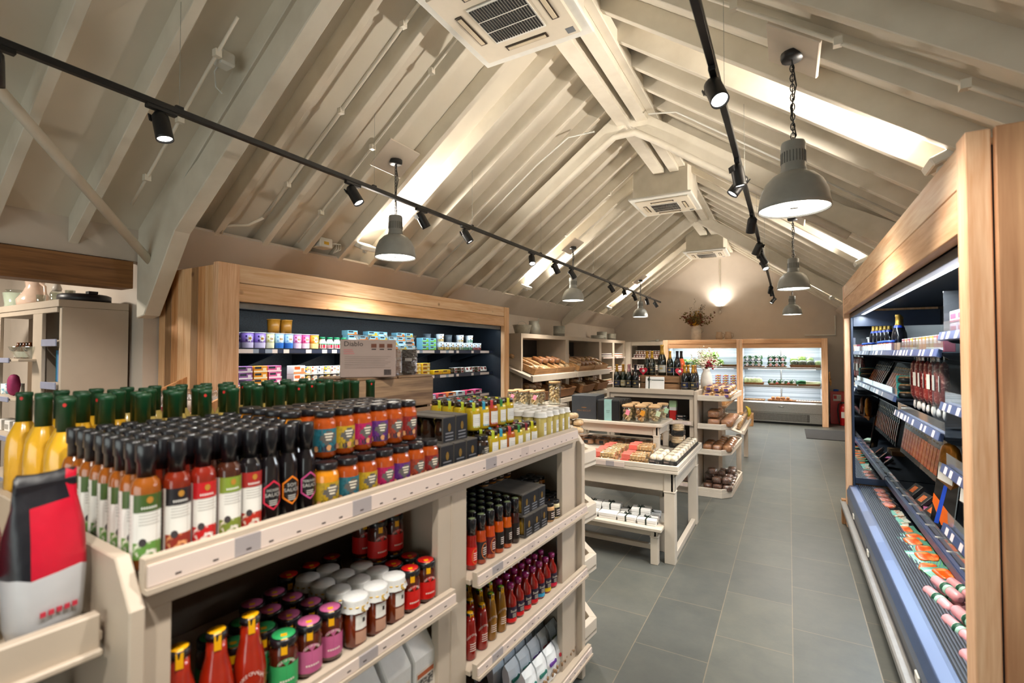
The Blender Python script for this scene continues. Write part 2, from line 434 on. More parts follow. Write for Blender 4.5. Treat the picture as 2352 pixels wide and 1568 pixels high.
# ---------------------------------------------------------------- pipes, conduits and boxes on the roof
def run(pts, r, nm, label, cat, m=m_paint, clips=None):
    t = thing(nm, label, cat, pts[0]); o = Vector(pts[0])
    MB().tube([Vector(p) - o for p in pts], r, 8).obj('pipe', m, t)
    for c in clips or []:
        c = Vector(c) - o
        MB().box(c - Vector((.02, .02, .022)), c + Vector((.02, .02, .022))).obj('clip', m, t)
    return t
zt = lambda x: 2.87 + (x + 3.72) * .714
run([(-4.4, 5.50, 2.37), (-3.75, 5.50, 2.80), (-2.0, 5.50, 4.06), (-1.75, 5.50, 4.22), (-1.5, 5.50, 4.22), (-1.25, 5.50, 4.06), (.5, 5.50, 2.79)], .038, 'roof_pipe', 'fat cream pipe bent over the peak along the middle roof truss', 'pipe',
    clips=[(-3.2, 5.50, 3.20), (-2.6, 5.50, 3.63), (-1.62, 5.50, 4.22), (-.6, 5.50, 3.59)])
run([(-1.9, 5.25, 4.22), (-2.2, 5.2, 4.2), (-2.6, 5.2, zu(-2.6) - .02), (-4.2, 5.2, zu(-4.2) - .02)], .009, 'roof_cable', 'thin white cable curving down from the ridge beside the middle truss', 'cable', m_plastic)
run([(-1.3, 5.3, 4.3), (-1.0, 5.25, zu(-1.0) - .02), (.9, 5.25, zu(.9) - .02)], .009, 'roof_cable', 'thin white cable descending the aisle roof slope beside the middle truss', 'cable', m_plastic)
def conduit(yy, xa, xb, label, r=.011):
    pts = [(xa + (xb - xa) * i / 6, yy, zu(xa + (xb - xa) * i / 6) - .012) for i in range(7)]
    return run(pts, r, 'cable_conduit', label, 'conduit', clips=[pts[1], pts[3], pts[5]])
c = conduit(2.66, -2.1, -4.05, 'cream conduit clipped under a roof beam near the tall dairy chiller end', .014)
run([(-4.05, 2.66, zu(-4.05) - .012), (-4.15, 2.58, 2.83), (-4.24, 2.42, 2.80), (-4.29, 2.42, 2.74)], .014, 'conduit_elbow', 'kinked cream conduit end dropping to the eaves above the dairy chiller', 'conduit')
conduit(3.12, -2.2, -4.2, 'thin cream conduit on the beam beside the first grey pendant plate', .009)
conduit(7.2, -2.0, -4.2, 'thin cream conduit on a roof beam past the middle truss', .009)
conduit(3.02, -.5, .98, 'cream conduit clipped to the beam above the aisle pendant', .012)
conduit(1.72, -2.9, -4.2, 'old cream conduit running down the beam near the big truss', .01)
t = thing('plug_socket', 'square white plug box on the roof boards near the big truss', 'socket', (-3.18, 1.80, zu(-3.18) + .1), 0)
MB().box((-.05, -.05, -.09), (.05, .05, .0)).obj('box', m_plastic, t, .012)
MB().tube([(-.05, 0, -.05), (-.11, 0, -.09), (-.09, 0, -.2), (-.02, 0, -.26)], .005, 6).obj('cord', m_plastic, t)
t = thing('junction_box', 'white junction box with small yellow sticker on the eaves', 'junction box', (-4.22, 3.42, 2.79))
MB().box((-.07, -.08, 0), (.07, .08, .1)).obj('box', m_plastic, t, .008)
MB().box((.07, -.03, .03), (.0715, .03, .06)).obj('sticker', mat('yellow_sticker', '#e0b22c'), t)
for k in range(3):
    MB().tube([(.05, .07, .05), (.05, .14 + .03 * k, .07), (.03, .16 + .03 * k, .02), (.0, .14, -.03)], .005, 6).obj('cord', m_plastic, t)

# ---------------------------------------------------------------- lamps
def aircon(yy, yl, label, rise):
    t = thing('ceiling_air_conditioner', label, 'air conditioner', (-1.65, yy, 4.01))
    w_ = .46
    MB().box((-w_, 0, 0), (w_, yl, .035)).obj('panel', m_plastic, t, .01)
    MB().box((-.40, .06, .035), (.40, yl - .06, rise)).obj('boxing', m_paint, t, .004)
    f = w_ * .86; cyy = yl / 2
    fa = MB().box((-f, cyy - f, -.022), (f, cyy + f, 0)).obj('fascia', mat('ivory_plastic', '#ddd2bf', .4, noise=.02), t, .012)
    g = MB()
    g.box((-.2, cyy - .2, -.030), (.2, cyy + .2, -.0225), 0)
    for i in range(19):
        x = -.185 + .37 * i / 18
        g.box((x - .0055, cyy - .18, -.034), (x + .0055, cyy + .18, -.029), 1)
    for k in (-.06, .06): g.box((-.19, cyy + k - .004, -.0355), (.19, cyy + k + .004, -.0345), 0)
    g.obj('grille', [m_plastic, m_black], fa)
    for a in range(4):
        b = MB()
        b.box((-.17, .262, -.027), (.17, .318, -.0215), 0); b.box((-.155, .274, -.033), (.155, .308, -.027), 1)
        b.xf(Matrix.Translation((0, cyy, 0)) @ Matrix.Rotation(a * pi / 2, 4, 'Z'))
        b.obj('louvre', [mat('louvre_slot', '#3a2c1c', .6), mat('louvre_flap', '#cfc0a6', .4)], fa, .004)
    MB().box((.3, cyy + .3, -.0235), (.36, cyy + .36, -.022)).obj('receiver', mat('grey_receiver', '#777a7e', .3), fa)
    return t
aircon(2.36, .95, 'big square air conditioner on the ridge, nearest the camera overhead', .62)
aircon(7.3, 1.0, 'boxed air conditioner hanging from the ridge between two trusses', .62)
aircon(11.7, .95, 'air conditioner high in front of the gable wall', .62)

def pendant(r):
    MB().lathe([(.0, 0), (.055, 0), (.06, .015), (.06, .04), (.0, .04)], 14).obj('ceiling_hook', m_black, r)
    ch = MB(); L = .49
    for i in range(17):
        z = -i * L / 17; p = []
        for k in range(8):
            a = 2 * pi * k / 8; x = cos(a) * .011; q = sin(a) * .024
            p.append((x, 0, z - .02 + q) if i % 2 else (0, x, z - .02 + q))
        ch.tube(p, .0034, 5, closed=True)
    ch.obj('chain', m_black, r)
    MB().tube([(.0, 0, 0), (.02, .01, -.15), (-.008, 0, -.3), (.016, 0, -.45), (0, 0, -L)], .004, 6).obj('flex', m_black, r)
    n = MB().lathe([(.0, -L), (.06, -L), (.064, -L - .012), (.064, -L - .15), (.07, -L - .17), (.07, -L - .19), (.0, -L - .19)], 24)
    for i in range(24):
        a = 2 * pi * i / 24
        n.box((.0635, -.003, -L - .125), (.066, .003, -L - .06), 1); n.xf(Matrix.Rotation(a, 4, 'Z'), len(n.v) - 8)
    n.obj('lamp_cap', [m_grey, mat('vent_slot', '#5d5e5c', .6)], r)
    z = -L - .18
    MB().lathe([(.075, z), (.11, z - .018), (.15, z - .06), (.176, z - .12), (.187, z - .19), (.19, z - .215), (.185, z - .215), (.172, z - .12), (.14, z - .06), (.1, z - .025), (.07, z - .008)], 36).obj('shade', m_grey, r)
    df_ = MB().lathe([(.0, z - .05), (.1, z - .055), (.165, z - .12), (.18, z - .205), (.178, z - .2), (0, z - .19)], 28).obj('diffuser', m_glow, r)
    MB().box((-.02, -.015, z - .2065), (.02, .015, z - .204)).obj('sensor', m_grey, df_)
PEND = [(-3.2, 3.42, 'grey dome pendant hanging over the dairy chiller side, nearest of its row'),
        (-3.2, 7.75, 'grey dome pendant over the bread cabinets, middle of its row'),
        (-3.2, 12.1, 'grey dome pendant far along the bread side by the gable'),
        (.035, 3.27, 'large grey dome pendant above the slate aisle close to the camera'),
        (.06, 7.2, 'grey dome pendant above the aisle, middle of its row'),
        (.07, 11.9, 'grey dome pendant above the aisle end by the vegetable chiller')]
boards = []
for x, yy, lb in PEND:
    zz = zu(x) - .02
    r_ = inst('pendant', P(pendant), 'pendant_lamp', lb, 'lamp', (x, yy, zz - .045), 0, 'grey dome pendants')
    bd = MB().box((-.16, -.2, .0), (.16, .2, .022)).xf(Matrix.Translation((0, 0, .045)) @ Matrix.Rotation((-1 if x < RX else 1) * radians(36.3), 4, 'Y'))
    boards.append((bd, r_))
    light('pendant_light', 'SPOT', (x, yy, zz - .93), 95, WARM, .12, 128, .7, (x, yy, 0))

for bd, r_ in boards: bd.obj('mounting_board', m_white, r_, .005)
# tracks and their spots
def track(x, label):
    t = thing('light_track', label, 'light track', (x, 0, 3.05))
    MB().box((-.018, -1.2, 0), (.018, 13.4, .034)).obj('rail', m_black, t, .003)
    for yy in (.4, 1.45, 2.95, 4.4, 6.1, 8.2, 10.3, 12.3):
        MB().cyl((0, yy, .034), (0, yy, zu(x) + .02 - 3.05), .0014, 5).obj('wire', m_zinc, t)
        MB().box((-.01, yy - .02, .034), (.01, yy + .02, .05)).obj('hanger', m_black, t)
track(-3.0, 'long black lighting track hung over the dairy and bread side')
track(-.3, 'long black lighting track hung over the slate aisle')
def spot(aim):
    d = Vector(aim).normalized()
    def b(r):
        MB().box((-.017, -.075, -.022), (.017, .075, .0)).obj('adaptor', m_black, r, .003)
        MB().cyl((0, 0, -.022), (0, 0, -.06), .011, 8).obj('stem', m_black, r)
        q = d.to_track_quat('-Z', 'Y').to_matrix().to_4x4()
        T = Matrix.Translation((0, 0, -.075)) @ q
        bd = MB().lathe([(.0, .055), (.025, .052), (.04, .03), (.042, .0), (.043, -.09), (.043, -.105), (.038, -.105), (.036, -.09), (.0, -.088)], 20)
        for i in range(7): bd.box((-.03 + .01 * i - .002, -.044, .005), (-.03 + .01 * i + .002, -.036, .045))
        lb_ = bd.xf(T).obj('lamp_body', m_black, r)
        MB().lathe([(0, -.094), (.036, -.094), (.036, -.092), (0, -.09)], 18).xf(T).obj('lens', m_lamp, lb_)
    return b
AIM = [(.55, .25, -1), (-.5, .35, -1), (-.2, .6, -1), (.35, -.5, -1), (.15, .1, -1), (-.7, -.2, -1), (-.5, .16, -1), (.5, .2, -1), (-.62, .18, -1)]
SPL = [(-.55, 4), (.70, 8), (1.36, 4), (2.72, 0), (3.55, 2), (4.27, 1), (5.82, 3), (6.58, 2), (7.2, 0), (9.18, 1), (10.07, 3), (10.83, 2), (11.95, 4), (12.8, 0)]
SPR = [(-.4, 6), (.35, 6), (.95, 6), (1.5, 7), (2.5, 3), (3.75, 4), (4.0, 5), (5.27, 2), (6.53, 1), (7.28, 0), (7.8, 3), (10.9, 2), (11.4, 4), (13.2, 5)]  # those nearest the camera are unseen, added to brighten gondola and chiller post
for x, lst, side in ((-3.0, SPL, 'dairy side'), (-.3, SPR, 'aisle')):
    for i, (yy, k) in enumerate(lst):
        if yy < .4 and x > -1: pass
        a = AIM[k] if x > -1 or k == 8 else (abs(AIM[k][0]) * .8 + .1, AIM[k][1], AIM[k][2])
        inst('spot%d%d' % (k, x > -1), P(spot(a)), 'track_spotlight', 'black cylinder spotlight on the %s track, %s along it from the camera end' % (side, ORD[i]), 'spotlight', (x, yy, 3.05), 0, 'black track spotlights')
        dv = Vector(a).normalized(); p0 = Vector((x, yy, 2.975)) + dv * .13
        light('track_beam', 'SPOT', p0, (42 if yy > 1 else 40 if k == 6 else 55), (1, .94, .86), .035, 70, .7, p0 + dv)

# uplights that wash the roof
def flood(s):
    def b(r):
        h = MB().box((-.07, -.11, -.02), (.07, .11, .035)); h.xf(Matrix.Rotation(s * radians(25), 4, 'Y')); h.obj('housing', m_plastic, r, .008)
        h = MB().box((-.055, -.095, .0352), (.055, .095, .037)); h.xf(Matrix.Rotation(s * radians(25), 4, 'Y')); h.obj('lens', m_glow, r)
        MB().box((-.02, -.015, -.06), (.02, .015, -.01)).obj('bracket', m_plastic, r)
    return b
for s in (-1, 1):
    for i, yy in enumerate((3.86, 7.66, 12.2)):
        x = RX + s * 2.5
        inst('flood%d' % s, P(flood(-s)), 'floodlight', 'white floodlight on the %s ledge washing the roof, %s from the camera' % ('dairy side' if s < 0 else 'aisle side', ORD[i]), 'floodlight', (x - s * .06, yy, zu(x) + .0), 0, 'roof uplights')
        light('roof_wash', 'SPOT', (x - s * .09, yy, zu(x) + .05), 150, WARM, .06, 125, .8, (x - s * 1.3, yy + .05, zu(x - s * 1.3) + .35))
t = thing('wall_uplight', 'small uplight with pipe drop glowing on the gable wall', 'wall lamp', (-1.62, YB - .06, 2.92))
MB().lathe([(.0, 0), (.05, 0), (.075, .03), (.08, .05), (.07, .05), (.0, .04)], 16).obj('bowl', m_plastic, t)
MB().lathe([(.0, .049), (.07, .052), (0, .053)], 16).obj('lens', m_lamp, t)
MB().tube([(.0, .045, -.1), (0, .045, 1.35)], .014, 8).obj('pipe', m_paint, t)
MB().lathe([(.0, -.16), (.02, -.15), (.03, -.1), (0, -.06)], 10, o=(0, .02, 0)).obj('bulb', m_plastic, t)
light('wall_wash', 'SPOT', (-1.62, YB - .12, 3.0), 24, WARM, .05, 150, .9, (-1.62, YB + .05, 4.0))
t = run([(.35, YB - .02, 2.14), (1.0, YB - .02, 2.14), (1.0, YB - .02, 2.62)], .014, 'wall_conduit', 'thin white conduit cornering on the gable wall above the vegetable chiller', 'conduit', m_plastic)
# ---------------------------------------------------------------- tall sauce gondola (turned a little from the room)
GA = -radians(2.8)
def Gw(x, y, z=0.):
    return (x * cos(GA) - y * sin(GA), x * sin(GA) + y * cos(GA), z)
g = thing('display_gondola', 'putty painted two-bay shelf unit full of sauce bottles and jars', 'shelf unit', Gw(-1.6, 1.4), GA)
def gp(nm, mb, m, bev=.003, par=None): return mb.xf(Matrix.Translation((1.6, -1.4, 0))).obj(nm, m, par or g, bev)
F_, B_ = -1.10, -2.10
def chamf(y0, y1, low=1.225):
    return MB().prism([(F_ + .03, 0), (F_ + .03, low), (F_ - .04, 1.31), (B_ + .04, 1.31), (B_ - .03, low), (B_ - .03, 0)], y0, y1, 'Y')
gp('side_panel', chamf(.386, .412), m_unit); gp('side_panel', chamf(2.37, 2.41, 1.22), m_unit)
gp('top', MB().box((B_, .425, 1.235), (F_ - .02, 2.37, 1.2712)), m_unit)
def lip(y0, y1, zt, h=.052, x=F_ + .02, d=.022, tk=m_ticket):
    """front board with a price rail on its face"""
    a = MB().box((x - d, y0, zt - h - .012), (x, y1, zt), 0)
    a.box((x, y0 + .004, zt - h), (x + .006, y1 - .004, zt - .012), 1)
    a.box((x, y0, zt - h - .012), (x + .012, y1, zt - h - .002), 0)
    n = int((y1 - y0 - .04) / .064)
    for k in range(n):
        yy = y0 + .05 + .064 * k + .006 * (k * 7 % 3); a.box((x + .0055, yy, zt - h + .008), (x + .0066, yy + .011, zt - h + .0115), 2)
    return a
m_price = mat('price_figures', '#4a4040', .5)
gp('price_rail', lip(.412, 2.34, 1.31), [m_unit, m_ticket, m_price], 0)
gp('price_rail', MB().box((B_ - .02, .425, 1.25), (B_, 2.37, 1.31)), m_unit)
fr = MB().box((F_ - .03, .412, 1.205), (F_, 2.37, 1.25))
for a, b in ((.412, .468), (1.27, 1.425), (2.20, 2.37)): fr.box((F_ - .03, a, .1), (F_, b, 1.206))
fr.box((F_ - .03, 1.335, .1), (F_ + .004, 1.339, 1.2))
gp('face_frame', fr, m_unit)
gp('back_panel', MB().box((-1.62, .425, .1), (-1.6, 2.37, 1.235)), mat('brown_back_board', '#7b6a5a', .7))
gp('divider', MB().box((-1.6, 1.325, .1), (F_ - .03, 1.35, 1.235)), m_unit)
gp('plinth', MB().box((B_, .425, 0), (F_ - .04, 2.37, .1)), m_unit)
for y0, y1, zt in ((.47, 1.30, .905), (.47, 1.30, .545), (1.42, 2.385, .912), (1.42, 2.385, .588), (1.40, 2.44, .155)):
    s_ = MB().box((-1.6, y0 if y0 > 1.3 else .425, zt - .052), (F_ + .02, min(y1, 2.37), zt - .032))
    sh = gp('shelf', s_, m_unit)
    gp('price_rail', lip(y0, y1, zt, .04, F_ + .05, .02), [m_unit, m_ticket, m_price], 0, None)
# trays on the far end of the gondola
def tray_poly(): return [(-1.10, 2.412), (-1.085, 2.60), (-1.30, 2.82), (-1.9, 2.82), (-2.1, 2.60), (-2.09, 2.412)]
for z in (1.13, .83, .545, .19):
    a = MB().prism(tray_poly(), z - .045, z - .03)
    o = tray_poly(); i_ = [(-1.14, 2.412), (-1.125, 2.585), (-1.315, 2.78), (-1.885, 2.78), (-2.06, 2.585), (-2.05, 2.412)]
    for k in range(5):
        q = [o[k], o[k + 1], i_[k + 1], i_[k]]; a.prism(q, z - .06, z + .025)
    gp('end_tray', a, m_white, .002)
# low unit joined to the near end
t = thing('low_shelf_unit', 'lower putty shelf unit carrying coffee bags in the near corner', 'shelf unit', Gw(-1.6, -.3), GA)
def lp(nm, mb, m, bev=.003): return mb.xf(Matrix.Translation((1.6, .3, 0))).obj(nm, m, t, bev)
for zt in (1.205, .80, .3):
    lp('shelf', MB().box((-2.0, -.95, zt - .055), (-1.17, .38, zt - .035)), m_unit)
    lp('front_lip', MB().box((-1.19, -.95, zt - .075), (-1.165, .375, zt)).box((-1.165, -.95, zt - .075), (-1.15, .375, zt - .062)), m_unit)
lp('back_panel', MB().box((-2.02, -.95, 0), (-2.0, .38, 1.35)), m_unit)
lp('side_panel', MB().box((-2.0, -.97, 0), (-1.16, -.95, 1.24)), m_unit)
lp('plinth', MB().box((-1.98, -.95, 0), (-1.25, .38, .1)), m_unit)

# ---------------------------------------------------------------- cake table, riser and bench
def table(nm, label, cat, x0, x1, y0, y1, zt, ap, lg, rim=0, low=(), r=0.):
    t = thing(nm, label, cat, ((x0 + x1) / 2, (y0 + y1) / 2, 0)); o = Matrix.Translation((-(x0 + x1) / 2, -(y0 + y1) / 2, 0))
    ov = .035
    a = MB()
    if r:
        pts = []
        for cx_, cy_, s0 in ((x1 + ov - r, y0 - ov + r, -90), (x1 + ov - r, y1 + ov - r, 0), (x0 - ov + r, y1 + ov - r, 90), (x0 - ov + r, y0 - ov + r, 180)):
            pts += [(cx_ + r * cos(radians(s0 + 22.5 * k)), cy_ + r * sin(radians(s0 + 22.5 * k))) for k in range(5)]
        a.prism(pts, zt - .03, zt)
    else: a.box((x0 - ov, y0 - ov, zt - .028), (x1 + ov, y1 + ov, zt))
    a.xf(o).obj('tabletop', m_white, t, .005)
    a = MB().box((x0, y0 + .012, zt - .028 - ap), (x1, y0 + .03, zt - .028)).box((x0, y1 - .03, zt - .028 - ap), (x1, y1 - .012, zt - .028)).box((x0 + .012, y0, zt - .028 - ap), (x0 + .03, y1, zt - .028)).box((x1 - .03, y0, zt - .028 - ap), (x1 - .012, y1, zt - .028))
    a.xf(o).obj('apron', m_white, t, .002)
    for x in (x0, x1 - lg):
        for y in (y0, y1 - lg):
            MB().box((x, y, 0), (x + lg, y + lg, zt - .028)).box((x - .004, y - .004, zt - .036 - ap), (x + lg + .004, y + lg + .004, zt - .024 - ap)).xf(o).obj('leg', m_white, t, .003)
    if rim:
        h = zt + rim
        for q in (((x0 - ov, y0 - ov, zt), (x1 + ov, y0 - ov + .02, h)), ((x0 - ov, y1 + ov - .02, zt), (x1 + ov, y1 + ov, h)), ((x0 - ov, y0 - ov + .02, zt), (x0 - ov + .02, y1 + ov - .02, h)), ((x1 + ov - .02, y0 - ov + .02, zt), (x1 + ov, y1 + ov - .02, h))):
            MB().box(*q).xf(o).obj('rim', m_white, t, .003)
        MB().box((x0 - ov + .1, y0 - ov - .004, zt - .012), (x1 - .4, y0 - ov, zt + rim - .012)).xf(o).obj('price_strip', m_ticketx, t)
    for k in low: MB().box(*k).xf(o).obj('stretcher', m_white, t, .003)
    return t
table('display_table', 'cream display table with raised rim loaded with wrapped cakes', 'table', -2.15, -.81, 4.07, 5.22, .755, .15, .085, .04,
      [((-.865, 4.155, 0), (-.825, 5.135, .055)), ((-2.135, 4.155, 0), (-2.095, 5.135, .055))])
table('riser_table', 'small cream riser standing on the cake table under biscuit jars', 'table', -2.0, -1.07, 4.68, 5.14, 1.03, .085, .055, 0, (), .05)
for o in bpy.data.objects:
    if o.name.startswith('riser_table'): o.location.z = 0
for ch in [c for c in bpy.data.objects if c.parent and c.parent.name.startswith('riser_table') and c.name.startswith('leg')]:
    for v in ch.data.vertices:
        if v.co.z < .5: v.co.z = .757
table('step_bench', 'low cream bench under the cake table holding white gift boxes', 'bench', -1.98, -.93, 4.0, 4.36, .30, .05, .06, 0, [((-1.92, 4.15, .06), (-.99, 4.19, .10))])
table('step_bench', 'taller cream bench behind the bench of white gift boxes', 'bench', -2.0, -1.0, 4.62, 4.86, .45, .05, .055, 0)

# ---------------------------------------------------------------- wine counter with bread end shelves
def W0(t, o=(0, 0, 0)): return Matrix.Translation((-t.location.x, -t.location.y, -t.location.z))
c = thing('display_counter', 'putty counter with sparkling wine on top and dark shelf bays', 'counter', (-1.5, 6.8, 0))
def cp(nm, mb, m, bev=.003): return mb.xf(W0(c)).obj(nm, m, c, bev)
cp('side_panel', MB().box((-1.0, 6.18, 0), (-.965, 7.42, 1.24)), m_unit); cp('side_panel', MB().box((-2.08, 6.18, 0), (-2.045, 7.42, 1.24)), m_unit)
cp('top', MB().box((-2.045, 6.2, 1.2), (-1.0, 7.4, 1.235)), m_unit)
cp('front_lip', MB().box((-2.045, 6.165, 1.19), (-1.0, 6.19, 1.252)), m_unit)
fr = MB().box((-2.045, 6.2, 1.135), (-1.0, 6.23, 1.2)).box((-1.055, 6.2, .1), (-1.0, 6.23, 1.136)).box((-2.045, 6.2, .1), (-1.99, 6.23, 1.136))
cp('face_frame', fr, m_unit)
cp('back_panel', MB().box((-2.045, 6.62, .1), (-1.0, 6.64, 1.2)), mat('dark_brown_board', '#4a4038', .7))
for z in (.86, .53, .12):
    cp('shelf', MB().box((-2.045, 6.23, z - .03), (-1.0, 6.62, z - .01)), m_unit)
    cp('price_rail', MB().box((-2.0, 6.17, z - .035), (-1.01, 6.19, z + .02), 0).box((-1.98, 6.166, z - .025), (-1.03, 6.17, z + .012), 1), [m_unit, m_ticketx], 0)
cp('plinth', MB().box((-2.045, 6.24, 0), (-1.0, 7.36, .09)), m_unit)
e = thing('end_shelf', 'cream end shelves with chamfered trays of wrapped loaves beside the aisle', 'shelf unit', (-.78, 6.8, 0))
def ep(nm, mb, m, bev=.003): return mb.xf(W0(e)).obj(nm, m, e, bev)
ep('post', MB().box((-.96, 6.62, 0), (-.78, 7.0, 1.17)), m_unit)
EZ = (1.16, .825, .525, .07)
for z in EZ:
    o = [(-.962, 6.18), (-.70, 6.18), (-.60, 6.30), (-.56, 7.25), (-.66, 7.38), (-.962, 7.38)]
    i_ = [(-.94, 6.20), (-.71, 6.20), (-.62, 6.31), (-.58, 7.24), (-.67, 7.36), (-.94, 7.36)]
    a = MB().prism(o, z - .03 if z > .2 else 0, z)
    for k in range(5): a.prism([o[k], o[k + 1], i_[k + 1], i_[k]], z, z + .035)
    ep('tray', a, m_white, .003)

# ---------------------------------------------------------------- fruit stand beyond the end shelves
fs = thing('fruit_stand', 'slatted wooden stand with snack bags beyond the loaf shelves', 'stand', (-.72, 8.25, 0))
def fp(nm, mb, m, bev=.003): return mb.xf(W0(fs)).obj(nm, m, fs, bev)
for yy in (7.55, 8.85): fp('leg', MB().box((-.66, yy, 0), (-.60, yy + .06, .55)), m_unit); fp('leg', MB().box((-1.0, yy, 0), (-.94, yy + .06, .98)), m_unit)
fp('shelf', MB().prism([(-1.0, .92), (-.78, .92), (-.78, .95), (-1.0, .95)], 7.5, 8.95, 'Y'), m_crate)
fp('tray', MB().prism([(-1.0, .7), (-.55, .56), (-.55, .62), (-.58, .62), (-.58, .585), (-1.0, .725)], 7.5, 8.95, 'Y'), m_white)
fp('back_board', MB().box((-1.02, 7.5, .5), (-1.0, 8.95, 1.0)), m_cratex)

# ---------------------------------------------------------------- dairy chiller on the west wall
d = thing('dairy_chiller', 'long open chiller in pale fir boards stocked with yogurt pots', 'chiller', (-4.14, 4.25, 0))
def dp(nm, mb, m, bev=.003, par=None): return mb.xf(W0(d)).obj(nm, m, par or d, bev)
xs = [-4.58 + .88 * i / 9 for i in range(10)]
for i in range(9):
    a = dp('side_board', MB().box((xs[i], 2.085, 0), (xs[i + 1] - .003, 2.11, 2.37)), m_fir[(i * 2 + i // 4) % 3], .002)
dp('post', MB().box((-3.76, 2.07, 0), (-3.695, 2.235, 2.385)), m_firpost)
dp('post', MB().box((-3.76, 6.28, 0), (-3.695, 6.42, 2.385)), m_fir[0])
dp('fascia_board', MB().box((-3.75, 2.235, 2.245), (-3.702, 6.28, 2.385)), m_firY[0])
dp('fascia_board', MB().box((-3.75, 2.235, 2.10), (-3.702, 6.28, 2.241)), m_firY[1])
dp('roof_panel', MB().box((-4.58, 2.1, 2.34), (-3.75, 6.40, 2.36)), m_fir[0])
perf = speck('perforated_back', '#0b0f14', '#1a2129', 90, .46, .45, .02)
dp('back_panel', MB().box((-4.58, 2.11, .3), (-4.52, 6.38, 2.34)), perf)
dp('inner_wall', MB().box((-4.52, 6.275, .3), (-3.76, 6.30, 2.34)), m_navy); dp('inner_wall', MB().box((-4.52, 2.2, .3), (-3.76, 2.225, 2.34)), m_navy)
dp('inner_roof', MB().box((-4.52, 2.225, 2.10), (-3.76, 6.275, 2.13)), m_navy)
dp('canopy_rail', MB().box((-3.80, 2.235, 2.05), (-3.765, 6.275, 2.10)), mat('grey_aluminium', '#8b9094', .35, .7))
for i in range(7): dp('bracket', MB().prism([(-4.52, 1.55), (-4.52, 1.71), (-4.0, 1.71), (-4.0, 1.69)], 2.75 + .55 * i, 2.757 + .55 * i, 'Y'), m_navy, 0)
DZ = (1.735, 1.42, 1.11, .78)
for z in DZ:
    dp('shelf', MB().box((-4.52, 2.225, z - .025), (-3.925, 6.275, z)), m_navy)
    dp('price_rail', MB().box((-3.925, 2.225, z - .045), (-3.905, 6.275, z + .004), 0).box((-3.905, 2.225, z - .038), (-3.901, 6.275, z - .004), 1), [m_navy, m_ticketn], 0)
    dp('shelf_light', MB().box((-3.96, 2.3, z - .036), (-3.94, 6.2, z - .027)), m_led)
dp('base', MB().box((-4.52, 2.11, .05), (-3.72, 6.3, .45)), m_navy)
for z in DZ[:3]: light('dairy_led', 'AREA', (-3.97, 4.25, z - .04), 3, COOL, 3.9, sy=.05, aim=(-4.12, 4.25, z - .5)).rotation_euler[2] = pi / 2
dp('canopy_light', MB().box((-3.86, 2.4, 2.085), (-3.83, 6.1, 2.098)), mat('dim_tube', '#dfe8f2', .4, emit=1.5))
light('dairy_top', 'AREA', (-3.82, 4.25, 2.05), 5, COOL, 3.9, sy=.05, aim=(-4.0, 4.25, 1.5)).rotation_euler[2] = pi / 2

# ---------------------------------------------------------------- bread cabinets and jam shelves
b = thing('bread_cabinet', 'long putty wall cabinet with slanted bread crates and jam bays', 'cabinet', (-4.25, 10.1, 0))
def bp_(nm, mb, m, bev=.003): return mb.xf(W0(b)).obj(nm, m, b, bev)
bp_('side_panel', MB().box((-4.58, 7.18, 0), (-3.9, 7.24, 2.03)), m_unit)
for a, b2 in ((9.05, 9.22), (11.05, 11.2), (12.05, 12.2), (13.0, 13.15)): bp_('divider', MB().box((-4.58, a, 0), (-3.9, b2, 1.96)), m_unit)
bp_('top', MB().box((-4.58, 7.24, 1.955), (-3.9, 13.15, 2.03)), m_unit)
bp_('back_panel', MB().box((-4.58, 7.24, 1.2), (-4.55, 11.05, 1.955)), m_dark); bp_('back_panel', MB().box((-4.58, 11.2, 0), (-4.55, 13.1, 1.955)), mat('taupe_board', '#8c7d6e', .7))
bp_('back_panel', MB().box((-4.58, 7.24, 0), (-4.55, 11.05, 1.2)), mat('warm_board', '#85705a', .7))
for y0, y1 in ((7.06, 8.98), (9.0, 10.98)):
    bp_('sloping_shelf', MB().prism([(-3.62, 1.22), (-3.62, 1.32), (-3.66, 1.335), (-3.66, 1.30), (-4.5, 1.62), (-4.5, 1.57)], y0, y1, 'Y'), m_white)
    bp_('lower_shelf', MB().prism([(-3.55, .80), (-3.55, .88), (-3.58, .88), (-3.58, .84), (-4.5, 1.05), (-4.5, 1.0)], y0 + .15, y1, 'Y'), m_white)
for y0, y1 in ((11.2, 12.05), (12.2, 13.0)):
    for z in (1.585, 1.25, .95, .6):
        bp_('shelf', MB().box((-4.55, y0, z - .02), (-3.86, y1, z), 0).box((-3.86, y0, z - .025), (-3.85, y1, z + .012), 1), [m_white, m_ticket])
j = thing('jam_cabinet', 'cream corner shelves of small jam jars beside the vegetable chillers', 'cabinet', (-3.4, 13.7, 0))
def jp(nm, mb, m, bev=.003): return mb.xf(W0(j)).obj(nm, m, j, bev)
jp('side_panel', MB().box((-3.9, 13.16, 0), (-3.76, 13.3, 2.0)), m_white); jp('side_panel', MB().box((-2.97, 13.3, 0), (-2.92, 14.38, 2.0)), m_white)
jp('top', MB().box((-3.9, 13.28, 1.9), (-2.92, 14.38, 2.0)), m_white); jp('back_panel', MB().box((-3.76, 13.85, 0), (-2.97, 13.88, 1.9)), mat('taupe_board', '#8c7d6e', .7))
for z in (1.56, 1.27, .98, .66): jp('shelf', MB().box((-3.76, 13.3, z - .02), (-2.97, 13.85, z), 0).box((-3.8, 13.285, z - .03), (-2.97, 13.30, z + .012), 1), [m_white, m_ticketx])

